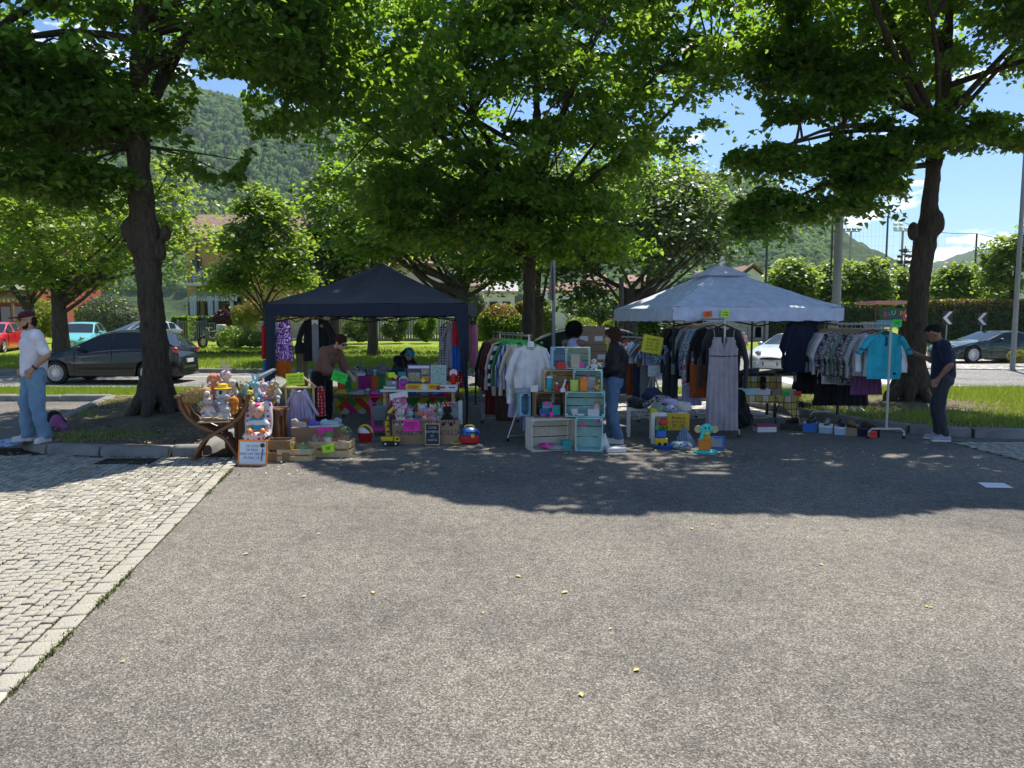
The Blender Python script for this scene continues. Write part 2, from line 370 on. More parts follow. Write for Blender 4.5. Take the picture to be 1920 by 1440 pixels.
def ground_mat(name, cols, s1, s2, bm=.5, bd=.03):
 m, t, b = base(name); co = N(t, 'ShaderNodeTexCoord').outputs['Object']
 n1 = noise(t, s1, 6, .65, vec=co); n2 = noise(t, s2, 4, .7, vec=co)
 a = N(t, 'ShaderNodeMath', operation='MULTIPLY_ADD'); t.links.new(n2, a.inputs[0]); a.inputs[1].default_value = .5
 h = N(t, 'ShaderNodeMath', operation='MULTIPLY'); t.links.new(n1, h.inputs[0]); h.inputs[1].default_value = .5; t.links.new(h.outputs[0], a.inputs[2])
 k = len(cols); t.links.new(ramp(t, [(.34+.32*i/(k-1), c) for i, c in enumerate(cols)], a.outputs[0]), b.inputs['Base Color'])
 b.inputs['Roughness'].default_value = .95; b.inputs['Specular IOR Level'].default_value = .1; bump(t, b, n2, bm, bd); MATS[name] = m; return m
M_DIRT = ground_mat('dirt', [(.05, .038, .026), (.11, .085, .058), (.17, .14, .10), (.09, .08, .05)], 1.8, 30)
M_LAWN = ground_mat('lawn', [(.10, .14, .02), (.2, .26, .035), (.28, .35, .05)], .35, 14)
M_FARG = ground_mat('far_ground', [(.06, .08, .03), (.12, .12, .06), (.1, .14, .05)], .05, 1)
M_GRASS = Mleaf('grass_blade', (.12, .18, .022), (.24, .31, .05), .4, (.42, .55, .06), .6)
def sheet(name, poly, z, mat, label=None):
 m = bpy.data.meshes.new(name); m.from_pydata([(x, y, z) for x, y in poly], [], [tuple(range(len(poly)))]); m.materials.append(mat); m.update()
 return link(name, m, None, kind='structure', label=label)
sheet('ground', [(-3000, -60), (3000, -60), (3000, 4000), (-3000, 4000)], -.06, M_FARG)
sheet('market_square', [(-45, -8), (45, -8), (45, 15.6), (-45, 15.6)], 0, M_ASPH)
sheet('road', [(-70, 15.6), (45, 15.6), (45, 44), (6, 44), (5.5, 25.6), (3.5, 24), (-70, 24)], .0, M_ROAD)
M_PAINT = M('road_paint', (.62, .62, .6), .7, var=.35, ns=9)
for nm, y, w in (('road_edge_line', 18.95, .12), ('road_edge_line', 22.2, .12)):
 for xa, xb in ((-40, 4.),):
  sheet(nm, [(xa, y-w/2), (xb, y-w/2), (xb, y+w/2), (xa, y+w/2)], .004, M_PAINT)
def arc(cx, cy_, r, a0, a1, w, n=24):
 o = [(cx+(r+w/2)*math.cos(R(a0+(a1-a0)*i/n)), cy_+(r+w/2)*math.sin(R(a0+(a1-a0)*i/n))) for i in range(n+1)]
 i_ = [(cx+(r-w/2)*math.cos(R(a0+(a1-a0)*i/n)), cy_+(r-w/2)*math.sin(R(a0+(a1-a0)*i/n))) for i in range(n+1)]
 return o+i_[::-1]
# roundabout apron of pale setts on the right
M_PALE = asphalt_mat('pale_setts', (.34, .33, .31), .8, 9)
m_ = MB(); m_.prism([(15.+7*math.cos(R(a))*1.7+7, 31+6.2*math.sin(R(a))) for a in range(0, 360, 10)], -.01, .03); m_.obj('roundabout_apron', M_PALE, kind='structure')
m_ = MB(); m_.prism([(27.5+4.5*math.cos(R(a))*1.5, 31+4*math.sin(R(a))) for a in range(0, 360, 12)], .0, .18); m_.obj('roundabout_centre', M_LAWN, kind='structure')
sheet('road_arrow_band', arc(22, 31, 15.6, 205, 262, .14), .004, M_PAINT)
for i, x in enumerate((6.3, 7.6, 8.9, 10.2)):      # give-way / crossing bars in front of the silver car
 sheet('crossing_stripe', [(x, 19.3), (x+.6, 19.3), (x+.75, 21.9), (x+.15, 21.9)], .004, M_PAINT)
# lawn behind the road
def zl(x, y):
 z = .13+(np.asarray(y, float)-24)*.0165; z = np.where(y > 62, .13+38*.0165, z)
 k = smooth((np.asarray(x, float)-2)/4.)*smooth((46-np.asarray(y, float))/6.)
 return np.maximum(z*(1-k), -.03 if np.isscalar(y) else -.03)
gx, gy = np.meshgrid(np.linspace(-75, 60, 190), np.concatenate([np.linspace(24.05, 64, 60), [80, 120, 220]]))
gz = zl(gx, gy)+.03*fbm(np.stack([gx*.3, gy*.3], -1), 3)
gz[:1] = np.minimum(gz[:1], .13); gz = np.where((gx > 5.2) & (gy < 43.5), -.05, gz)
grid_obj('lawn', gx, gy, gz, M_LAWN, kind='structure')
def zlawn(x, y): return float(zl(np.array(float(x)), np.array(float(y))))
# kerbs: one stone after another along a line
M_KERB = M('kerb_stone', (.2, .195, .185), .9, var=.3, ns=5, bm=.5, bs=45)
def kerb(name, pts, w=.2, h=.135, L=1.0, seed=1, zb=-.05, gap=.018):
 root = link(name, None, kind='structure', loc=(pts[0][0], pts[0][1], 0)); r_ = random.Random(seed)
 p0 = Vector((pts[0][0], pts[0][1], 0))
 for a, b in zip(pts[:-1], pts[1:]):
  a = Vector(a); b = Vector(b); d = (b-a); n = max(1, round(d.length/L)); ang = math.atan2(d.y, d.x)
  for i in range(n):
   c = a+d*((i+.5)/n); l = d.length/n-gap; hh = h+r_.uniform(-.008, .008)
   mb = MB(); xs = [-l/2, -l/2+.02, l/2-.02, l/2]; jt = lambda: r_.uniform(-.006, .006)
   prof = [(-w/2, zb), (-w/2, hh-.03), (-w/2+.03, hh), (w/2-.02, hh), (w/2, hh-.02), (w/2, zb)]
   vs = []; fs = []
   for x in xs:
    q = .012 if x in (xs[0], xs[-1]) else 0
    vs += [(x, y*(1-q*2), z-(q if z > 0 else 0)+ (jt() if z > 0 else 0)) for y, z in prof]
   for k in range(3):
    for j in range(5): fs.append((k*6+j, (k+1)*6+j, (k+1)*6+j+1, k*6+j+1))
   fs += [tuple(range(6)), tuple(reversed(range(18, 24)))]
   mb.add(vs, fs); o = mb.obj('kerb_stone', M_KERB, root, smooth=True, auto=50)
   o.location = Vector((c.x, c.y, 0))-p0; o.rotation_euler = (0, 0, ang+r_.uniform(-.01, .01))
 return root
KL = [(-8.6, 15.35), (-7.4, 11.7), (-6.75, 10.1), (-6.45, 9.55), (-5.95, 9.22), (-5.2, 9.08), (-4.3, 9.02), (-3.95, 9.12), (-4.0, 9.8), (-4.5, 12.2), (-4.95, 15.35)]
KR = [(4.7, 15.35), (5.05, 13.6), (5.3, 12.7), (5.65, 11.6), (6.1, 10.95), (6.8, 10.55), (7.7, 10.35), (9.0, 10.25), (26, 10.1)]
kerb('left_bed_kerb', KL, seed=3, L=.95)
kerb('right_bed_kerb', KR, seed=4)
kerb('strip_kerb', [(-30, 15.42), (-8.65, 15.42)], seed=5); kerb('strip_kerb', [(-4.9, 15.42), (4.7, 15.42)], seed=6)
kerb('road_kerb', [(-30, 17.4), (26, 17.4)], seed=7, L=1.4)
kerb('far_kerb', [(-36, 24.0), (3.4, 24.0), (5.3, 25.4), (5.7, 30), (5.9, 43)], seed=8, L=1.6)
def inside(px, py, poly):
 c = np.zeros(px.shape, bool); n = len(poly)
 for i in range(n):
  x1, y1 = poly[i]; x2, y2 = poly[(i+1) % n]
  q = ((y1 > py) != (y2 > py)) & (px < (x2-x1)*(py-y1)/((y2-y1) or 1e-9)+x1); c ^= q
 return c
def bedmesh(name, poly, mat, z=.1, amp=.025, st=.12, mound=()):
 xs = [p[0] for p in poly]; ys = [p[1] for p in poly]
 X, Y = np.meshgrid(np.arange(min(xs)-st, max(xs)+st, st), np.arange(min(ys)-st, max(ys)+st, st))
 Z = z+amp*fbm(np.stack([X*1.6, Y*1.6], -1), 4)
 for mx, my, mr, mh in mound: Z += mh*np.exp(-((X-mx)**2+(Y-my)**2)/mr**2)
 n, k = X.shape; i = np.arange((n-1)*(k-1)); a = (i//(k-1))*k+i % (k-1); f = np.stack([a, a+1, a+k+1, a+k], -1)
 v = np.stack([X, Y, Z], -1).reshape(-1, 3); c = v[f].mean(1); f = f[inside(c[:, 0], c[:, 1], poly)]
 return link(name, npmesh(name, v, f, mat, smooth=True), kind='structure')
BL = KL; BR = KR+[(26, 17.35), (4.2, 17.35), (4.2, 15.5)]
bedmesh('left_tree_bed', BL, M_DIRT, mound=[(-5.9, 12, .9, .09)])
bedmesh('grass_verge', [(-30, 15.4), (5, 15.4), (5, 17.35), (-30, 17.35)], M_LAWN, z=.105, amp=.015, st=.2)
bedmesh('right_tree_bed', BR, M_DIRT, mound=[(7.75, 13.9, .9, .09)], st=.16)
# grass blades
def blades(name, regions, n, h=.09, w=.012, mat=None, dens=None, label='short grass', zf=None):
 """regions: list of (x0,x1,y0,y1)"""
 ar = np.array([(b-a)*(d-c) for a, b, c, d in regions]); pick = rng.choice(len(regions), n, p=ar/ar.sum()); q = np.array(regions)[pick]
 x = q[:, 0]+(q[:, 1]-q[:, 0])*rng.random(n); y = q[:, 2]+(q[:, 3]-q[:, 2])*rng.random(n)
 if dens is not None: k = rng.random(n) < dens(x, y); x = x[k]; y = y[k]; n = len(x)
 z = zf(x, y) if zf else np.full(n, .1); hh = h*(.5+rng.random(n)); a = rng.random(n)*2*math.pi; ln = (rng.random(n)-.3)*.8*hh
 dx, dy = np.cos(a)*w/2*(.6+rng.random(n)), np.sin(a)*w/2*(.6+rng.random(n)); b = rng.random(n)*2*math.pi
 v = np.stack([np.stack([x-dx, y-dy, z-.01], -1), np.stack([x+dx, y+dy, z-.01], -1), np.stack([x+np.cos(b)*ln, y+np.sin(b)*ln, z+hh], -1)], 1).reshape(-1, 3)
 return link(name, npmesh(name, v, np.arange(3*n).reshape(-1, 3), mat or M_GRASS), kind='stuff', cat='grass', label=label)
patch = lambda x, y: np.clip(.55+1.3*fbm(np.stack([x*.9, y*.9], -1), 3, 5), 0, 1)
blades('grass', [(-14, -3.2, 15.5, 17.3)], 36000, .07, .014, label='lit strip of grass between the left parking bay and the road')
blades('grass', [(-3.2, 4.8, 15.5, 17.3)], 12000, .06, .014, label='shaded strip of grass behind the two market tents')
def dright(x, y):
 d = np.hypot(x-7.75, y-13.9); return np.where(inside(x, y, BR), np.clip((d-.9)/1.6, .05, 1)*np.clip(.35+smooth((y-10.6)/2.2)+fbm(np.stack([x, y], -1), 3)*.6, .05, 1)*np.where(x < 7, .4, 1), 0)
blades('grass', [(4.4, 16, 10.5, 17.3)], 110000, .085, .016, dens=dright, label='bright green grass in the bed round the right tree')
def dleft(x, y): return np.where(inside(x, y, BL), np.clip(fbm(np.stack([x*1.2, y*1.2], -1), 3, 9)*2.2-.05, 0, 1), 0)
blades('grass', [(-8.6, -3.9, 9, 15.4)], 22000, .05, .01, dens=dleft, label='thin patchy grass on the dirt round the left tree')
blades('grass', [(-22, 5, 24.1, 38)], 90000, .1, .03, dens=lambda x, y: np.clip((42-y)/18, .2, 1), zf=lambda x, y: zl(x, y), label='mown grass bank across the road')
# litter on dirt
def litter(name, poly, n, mat, s=.02, z=.115, label='dry leaf litter'):
 xs = [p[0] for p in poly]; ys = [p[1] for p in poly]
 x = rng.uniform(min(xs), max(xs), n); y = rng.uniform(min(ys), max(ys), n); k = inside(x, y, poly); x = x[k]; y = y[k]; n = len(x)
 a = rng.random(n)*6.28; L = s*(.4+rng.random(n)); W_ = L*(.3+.5*rng.random(n)); c, sn = np.cos(a), np.sin(a); zz = z+rng.random(n)*.02; t = (rng.random((n, 4))-.5)*.02
 P4 = [(x+c*L, y+sn*L, zz+t[:, 0]), (x-sn*W_, y+c*W_, zz+t[:, 1]), (x-c*L, y-sn*L, zz+t[:, 2]), (x+sn*W_, y-c*W_, zz+t[:, 3])]
 v = np.stack([np.stack(p, -1) for p in P4], 1).reshape(-1, 3)
 return link(name, npmesh(name, v, np.arange(4*n).reshape(-1, 4), mat), kind='stuff', cat='litter', label=label)
M_LIT = M('dry_leaf', (.24, .17, .09), .8, var=.5, ns=40, bm=0); M_LIT2 = M('dry_bract', (.42, .38, .22), .8, var=.3, ns=40, bm=0)
litter('leaf_litter', BL, 2600, M_LIT, .03, label='brown leaf litter on the dirt under the left tree'); litter('leaf_litter', [p for p in KR[:8]]+[(11, 14), (8, 15.3), (4.7, 15.35)], 3600, M_LIT, .03, label='brown leaf litter on the dirt under the right tree')
litter('seed_litter', [(-14, 8.2), (-7, 9.3), (-3.6, 8.8), (-3.0, 9.6), (8, 9.6), (8, 8.4), (-3, 7.8)], 900, M_LIT2, .018, .008, label='pale dry bracts scattered along the kerb')
# cobbled ground of granite setts
def sett_mat():
 m, t, b = base('granite_sett'); g = N(t, 'ShaderNodeNewGeometry'); co = N(t, 'ShaderNodeTexCoord').outputs['Object']
 c = ramp(t, [(0, (.21, .195, .16)), (.5, (.31, .29, .245)), (1, (.42, .395, .335))], g.outputs['Random Per Island'])
 n = noise(t, 170, 3, .7, vec=co); mx = N(t, 'ShaderNodeMix', data_type='RGBA', blend_type='MULTIPLY'); mx.inputs[0].default_value = 1
 t.links.new(c, mx.inputs[6]); t.links.new(ramp(t, [(.35, (.55, .55, .55)), (.5, (1, 1, 1)), (.68, (1.45, 1.43, 1.38))], n), mx.inputs[7])
 t.links.new(mx.outputs[2], b.inputs['Base Color']); b.inputs['Roughness'].default_value = .85; bump(t, b, n, .5, .004); return m
M_SETT = sett_mat(); M_JOINT = ground_mat('joint_sand', [(.03, .027, .02), (.06, .05, .038), (.05, .06, .025)], 3, 40)
E0 = np.array([-2.27, 3.05]); E1 = np.array([-3.29, 8.51]); ED = (E1-E0)/np.linalg.norm(E1-E0); EN = np.array([-ED[1], ED[0]])
cob = link('cobbled_paving', None, kind='structure', loc=(0, 0, 0))
bed = [(E0-ED*1.5), (E0+ED*6.6), (-13, 9.75), (-13, 1.4)]
m_ = MB(); m_.prism([tuple(p) for p in bed][::1], -.03, .005); m_.obj('joint_sand', M_JOINT, cob)
r_ = random.Random(5)
def sett_shape(L, W_, rr):
 x, y = L/2, W_/2; j = lambda s=.006: rr.uniform(-s, s)
 o = [(-x+j(), -y+j()), (j(), -y+j(.004)), (x+j(), -y+j()), (x+j(.004), j()), (x+j(), y+j()), (j(), y+j(.004)), (-x+j(), y+j()), (-x+j(.004), j())]
 vs = [(a, b, 0) for a, b in o]+[(a*.97, b*.97, .007+j(.001)) for a, b in o]+[(a*.86, b*.86, .010+j(.001)) for a, b in o]+[(0, 0, .0105)]
 fs = [(i, (i+1) % 8, 8+(i+1) % 8, 8+i) for i in range(8)]+[(8+i, 8+(i+1) % 8, 16+(i+1) % 8, 16+i) for i in range(8)]+[(16+i, 16+(i+1) % 8, 24) for i in range(8)]
 return vs, fs
SM = []
for k in range(10):
 mb = MB(); mb.add(*sett_shape(.071, .071, r_)); SM.append(mb.mesh('sett', M_SETT, True))
BM_ = []
for k in range(5):
 mb = MB(); mb.add(*sett_shape(.17, .125, r_)); BM_.append(mb.mesh('border_sett', M_SETT, True))
cand = []; far = MB()
a = -1.3
while a < 6.35:
 p = E0+ED*(a+.12)+EN*.07; cand.append((p, math.atan2(ED[1], ED[0])+r_.uniform(-.03, .03), 'b')); a += .175
row = 0; bb = .14+.04
while bb < 6.6:
 a = -1.5+(row % 2)*.044+r_.uniform(-.02, .02)
 while a < 6.6:
  p = E0+ED*a+EN*bb+np.array([r_.uniform(-.005, .005), r_.uniform(-.005, .005)])
  yk = 9.0 if p[0] > -5.4 else 9.0+(-5.4-p[0])*.55
  if p[1] < yk-.1 and not (abs(p[0]+4.67) < .33 and abs(p[1]-8.62) < .16): cand.append((p, math.atan2(ED[1], ED[0])+r_.uniform(-.05, .05), 's'))
  a += .08+r_.uniform(-.004, .004)
 bb += .0795; row += 1
def vis(p):
 d = p[1]; u = 960+F*p[0]/(d*math.cos(PITCH)+H*math.sin(PITCH)); return d > 2.5 and u > -20
cand.sort(key=lambda c: c[0][1]*(1 if vis(c[0]) else 1000)*(.8 if c[2] == 'b' else 1))
for i, (p, an, k) in enumerate(cand):
 zz = .004+r_.uniform(-.003, .004)
 if i < 300:
  o = link('sett', (BM_ if k == 'b' else SM)[i % (5 if k == 'b' else 10)], cob, (p[0], p[1], zz), (r_.uniform(-.02, .02), r_.uniform(-.02, .02), an+(math.pi if r_.random() < .5 else 0)))
 elif p[1] > 1.8:
  me = (BM_ if k == 'b' else SM)[i % (5 if k == 'b' else 10)]; mt = Matrix.Translation((p[0], p[1], zz)) @ Euler((r_.uniform(-.02, .02), r_.uniform(-.02, .02), an)).to_matrix().to_4x4()
  far.add([v.co for v in me.vertices], [tuple(q.vertices) for q in me.polygons], 0, mt)
far.obj('far_setts', M_SETT, cob, smooth=True, kind='stuff')
# setts on the right under the kerb
cr_ = link('cobbled_paving', None, kind='structure'); m_ = MB(); m_.prism([(6.15, 10.15), (6.5, 3), (16, 3), (16, 10.1)], -.03, .005); m_.obj('joint_sand', M_JOINT, cr_)
fr = MB(); y = 6.4
while y < 10.05:
 x = 6.2+.055*(int(y*9) % 2)+.1*(10.1-y)*.3
 while x < 8.6:
  me = SM[r_.randrange(10)]; fr.add([v.co for v in me.vertices], [tuple(q.vertices) for q in me.polygons], 0, Matrix.Translation((x, y, .004+r_.uniform(-.003, .004))) @ Euler((0, 0, r_.uniform(-.05, .05))).to_matrix().to_4x4()); x += .08
 y += .08
fr.obj('far_setts', M_SETT, cr_, smooth=True, kind='stuff')
# gravelly sett patch behind the shoe table
sheet('paved_bay', [(1.6, 12.4), (5.0, 12.6), (4.6, 15.3), (1.6, 15.3)], .006, M_PALE)
# moss and tufts along the joint
def dj(x, y): return np.clip(.35+1.6*fbm(np.stack([x*3, y*3], -1), 2, 3), 0, 1)
n = 3400; t_ = rng.uniform(-1.3, 6.2, n); off = np.abs(rng.normal(0, .012, n))*np.sign(rng.random(n)-.5); q = E0+ED*t_[:, None]+EN*off[:, None]; k = rng.random(n) < dj(q[:, 0], q[:, 1]); q = q[k]
jn = int(len(cand)*.16); ix = rng.choice(len(cand), jn*10); cp = np.array([cand[i][0] for i in ix])+EN*.04*np.sign(rng.random(len(ix))-.5)[:, None]+ED*rng.uniform(-.04, .04, len(ix))[:, None]
k = fbm(cp*1.1, 3, 8) > .12; q = np.concatenate([q, cp[k]]); n = len(q)
a = rng.random(n)*6.28; hh = .012+.022*rng.random(n)
v = np.stack([np.stack([q[:, 0]-np.cos(a)*.006, q[:, 1]-np.sin(a)*.006, np.full(n, .004)], -1), np.stack([q[:, 0]+np.cos(a)*.006, q[:, 1]+np.sin(a)*.006, np.full(n, .004)], -1), np.stack([q[:, 0]+rng.normal(0, .012, n), q[:, 1]+rng.normal(0, .012, n), hh], -1)], 1).reshape(-1, 3)
link('joint_weeds', npmesh('joint_weeds', v, np.arange(3*n).reshape(-1, 3), M('weed', (.16, .19, .05), .9, var=.3, bm=0)), kind='stuff', cat='weeds', label='weeds and moss growing in the joints of the setts')
# drain grate
M_IRON = M('cast_iron', (.06, .045, .035), .7, .6, var=.4, ns=20)
dg = thing('drain_grate', 'rusty cast iron drain grate in front of the left kerb', 'drain grate', (-4.67, 8.62, 0)); fm = MB()
for x, y, a_, b_ in ((0, .135, .62, .03), (0, -.135, .62, .03), (-.295, 0, .03, .24), (.295, 0, .03, .24)): fm.box((x, y, .008), (a_, b_, .03))
fm.obj('frame', M_IRON, dg); m_ = MB(); m_.box((0, 0, -.02), (.56, .24, .02)); m_.obj('pit', M('pit_dark', (.01, .01, .01), 1, var=0, bm=0), dg)
for i in range(11): m_ = MB(); m_.box((-.25+.05*i, 0, .004), (.02, .24, .02)); m_.obj('bar', M_IRON, dg)
# fallen leaves and paper on the square
M_FL = M('fallen_leaf_yellow', (.55, .42, .12), .6, var=.3, ns=20)
lm = MB(); lp = [(0, -.035), (.022, -.012), (.026, .012), (.01, .032), (0, .045), (-.012, .032), (-.026, .01), (-.02, -.014)]
lm.add([(x, y, .006+abs(x)*.45) for x, y in lp]+[(0, 0, .004)], [(i, (i+1) % 8, 8) for i in range(8)]); lme = lm.mesh('fallen_leaf', M_FL, True)
for u, v in ((230, 1242), (598, 1002), (972, 1082), (1060, 1112), (1194, 1258), (1090, 1304), (1336, 985), (1737, 1138), (1745, 1140), (700, 1112), (570, 1120), (512, 977), (1297, 992), (462, 1040), (905, 1150), (1540, 1060), (24, 1250), (170, 976), (1145, 1180)):
 p = G(u, v); link('fallen_leaf', lme, None, (p.x, p.y, .003 if p.x > -3 else .02), (0, 0, r_.uniform(0, 6)), scale=(r_.uniform(.3, .55),)*3, label='small yellow fallen lime leaf lying on the open asphalt', cat='leaf', group='fallen leaves on the square')
p = G(1864, 911); m_ = MB(); m_.add([(-.15, -.1, .006), (.12, -.12, .006), (.17, .1, .008), (-.1, .11, .012)], [(0, 1, 2, 3)]); o = m_.obj('paper_sheet', M('paper_white', (.75, .76, .8), .8, var=.05, bm=0), label='loose white sheet of paper on the shaded asphalt', cat='paper'); o.location = (p.x, p.y, 0)
# ================================================================ vegetation
def project(v):
 d = v[:, 1]*math.cos(PITCH)+(H-v[:, 2])*math.sin(PITCH); up = (v[:, 2]-H)*math.cos(PITCH)+v[:, 1]*math.sin(PITCH)
 return 960+F*v[:, 0]/d, 720-F*up/d
SHADE_EDGE = np.array([(-30, 7.0), (-4.8, 7.0), (-4.55, 7.6), (-4.35, 8.05), (-4.25, 9.9), (-3.1, 9.9), (-2.6, 8.6), (-2.2, 8.0), (-1.5, 7.5), (-.55, 6.7), (.2, 6.3), (1.6, 6.4), (3.2, 6.2), (4.1, 6.5), (5, 6.4), (30, 6.4)])  # chosen front edge of the crown shadow on the ground
LITZ = [[(-14, 15.1), (-6.6, 15.1), (-6.9, 17.2), (-14, 17.3)], [(-13, 18.1), (-2, 18.2), (-2, 19.4), (-13, 19.5)], [(1.9, 12.6), (4.4, 12.6), (4.2, 15), (1.9, 15)], [(8.7, 11.6), (30, 10.6), (30, 26), (9, 26), (8.9, 17)],
  [(5, 17.8), (9, 17.8), (9, 36), (3, 30), (1.5, 22.5), (3.2, 18)], [(-26, 34), (26, 34), (30, 60), (-30, 60)], [(-4.4, 9.9), (-3.2, 9.9), (-3.3, 10.6), (-4.1, 10.8)], [(2.8, 12.3), (3.6, 12.3), (3.3, 14.2), (2.6, 14.2)]]  # ground zones kept sunlit by taking leaves out of the crowns
DAP = [(1.75, 12.1, .3, .5), (4.3, 10.9, .25, .12), (5.0, 9.05, .5, .16), (2.2, 8.0, .3, .08), (-4.3, 9.0, .4, .12), (-1.9, 8.8, .5, .09), (1.5, 9.2, .4, .08), (3.5, 8.8, .22, .06), (-4.9, 9.3, .35, .1)]  # sun dapples, opened through the foliage the same way
def prune(p):  # shapes the crowns for the light: leaves dropped over chosen sunny ground
 """leaves kept: those above ground meant to be sunlit are cut away"""
 gx_ = p[:, 0]-SX*p[:, 2]; gy_ = p[:, 1]-SY*p[:, 2]; w = .16*fbm(np.stack([gx_*1.6, gy_*1.6], -1), 4, 31)+.05*rng.normal(size=len(p))
 lit = gy_+w < np.interp(gx_, SHADE_EDGE[:, 0], SHADE_EDGE[:, 1])
 for z in LITZ: lit |= inside(gx_+w*1.6, gy_+w*1.6, z)
 for cx, cy_, rx, ry in DAP: lit |= ((gx_-cx)/rx)**2+((gy_-cy_)/ry)**2+w*3 < 1
 return ~lit
def leafmesh(name, C, nrm, L, Wd, mats, heart=True, mi=None):
 n = len(C); a = rng.normal(size=(n, 3)); t = a-(a*nrm).sum(1)[:, None]*nrm; t /= np.linalg.norm(t, axis=1)[:, None]
 t[:, 2] -= .45; t /= np.linalg.norm(t, axis=1)[:, None]; s = np.cross(nrm, t); s /= np.maximum(np.linalg.norm(s, axis=1)[:, None], 1e-6); nn = np.cross(t, s)
 L = (L*(.7+.6*rng.random(n)))[:, None]; W_ = L*Wd/1.
 if heart:
  pts = [C-t*L*.42, C-t*L*.28+s*W_*.5+nn*L*.13, C+t*L*.12+s*W_*.42+nn*L*.1, C+t*L*.58-nn*L*.1, C+t*L*.12-s*W_*.42+nn*L*.1, C-t*L*.28-s*W_*.5+nn*L*.13]
  v = np.stack(pts, 1).reshape(-1, 3); b = np.arange(n)[:, None]*6; f = np.concatenate([b+np.array([0, 1, 2, 3]), b+np.array([0, 3, 4, 5])], 0)
  if mi is not None: mi = np.concatenate([mi, mi])
 else:
  v = np.stack([C-t*L*.5, C+s*W_*.45, C+t*L*.5, C-s*W_*.45], 1).reshape(-1, 3); f = np.arange(4*n).reshape(-1, 4)
 return npmesh(name, v, f, mats, mi)
def unit(n): a = rng.normal(size=(n, 3)); return a/np.linalg.norm(a, axis=1)[:, None]
M_BARK = None
def bark(name, c, s=1.):
 m, t, b = base(name); co = N(t, 'ShaderNodeTexCoord').outputs['Object']; mp_ = N(t, 'ShaderNodeMapping'); mp_.inputs['Scale'].default_value = (9*s, 9*s, 2.2*s); t.links.new(co, mp_.inputs[0])
 n1 = noise(t, 2.2, 8, .68, vec=mp_.outputs[0]); n2 = noise(t, 1.3, 3, .5, vec=co)
 a = N(t, 'ShaderNodeMath', operation='ADD'); t.links.new(n1, a.inputs[0]); t.links.new(n2, a.inputs[1])
 t.links.new(ramp(t, [(.3, sc(c, .35)), (.48, sc(c, .8)), (.6, c), (.75, sc(c, 1.5))], n1), b.inputs['Base Color']); b.inputs['Roughness'].default_value = .95; b.inputs['Specular IOR Level'].default_value = .15
 bump(t, b, n1, .9, .03); MATS[name] = m; return m
M_BARK = bark('lime_bark', (.078, .064, .048)); M_BARK2 = bark('grey_bark', (.10, .085, .07))
M_LIME = Mleaf('lime_leaf', (.015, .042, .01), (.038, .085, .016), .5, (.44, .74, .04)); M_LIME_B = Mleaf('lime_leaf_pale', (.034, .07, .018), (.075, .13, .038), .5, (.5, .76, .08))
M_BRACT = Mleaf('lime_bract', (.11, .16, .05), (.17, .22, .08), .4, (.4, .5, .12))
def crown_points(blobs, n, flat=.5, cl=.55, seed=0, per=70):
 """clump-wise leaf centres and normals inside ellipsoid blobs (centre, radii, weight)"""
 w = np.array([b[2] for b in blobs], float); nc = max(1, n//per); pick = rng.choice(len(blobs), nc, p=w/w.sum())
 c = np.array([b[0] for b in blobs], float)[pick]; r = np.array([b[1] for b in blobs], float)[pick]
 q = unit(nc)*(rng.random(nc)[:, None]**.5); cc = c+q*r; out = unit(nc)*.4+q; out /= np.linalg.norm(out, axis=1)[:, None]
 k = np.repeat(np.arange(nc), per); sz = cl*(.6+.8*rng.random(nc))[k][:, None]
 d = rng.normal(size=(len(k), 3))*.45; rad = np.linalg.norm(d[:, :2], axis=1); d[:, 2] = d[:, 2]*flat-.35*rad**2
 p = cc[k]+d*sz; nrm = np.zeros((len(k), 3)); nrm[:, 2] = 1; nrm += unit(len(k))*.6+out[k]*.3; nrm /= np.linalg.norm(nrm, axis=1)[:, None]
 return p, nrm, cc
def trunkmesh(mb, pts, rs, n=14, flare=True, seed=0):
 rr = random.Random(seed); vs = []; fs = []; k = len(pts)
 for i, (p, r) in enumerate(zip(pts, rs)):
  for j in range(n):
   a = 2*math.pi*j/n; lob = 1+.07*math.sin(3*a+seed)+.05*math.sin(5*a+i*.3)+rr.uniform(-.03, .03)
   if flare and i == 0: lob += .45*max(0, math.sin(2.5*a+seed))
   elif flare and i == 1: lob += .2*max(0, math.sin(2.5*a+seed))
   vs.append((p[0]+r*lob*math.cos(a), p[1]+r*lob*math.sin(a), p[2]))
 for i in range(k-1):
  for j in range(n): fs.append((i*n+j, i*n+(j+1) % n, (i+1)*n+(j+1) % n, (i+1)*n+j))
 fs.append(tuple((k-1)*n+j for j in range(n))); mb.add(vs, fs)
def curve_pts(a, b, bend, n=7):
 a = Vector(a); b = Vector(b); return [a.lerp(b, i/n)+Vector(bend)*math.sin(math.pi*i/n) for i in range(n+1)]
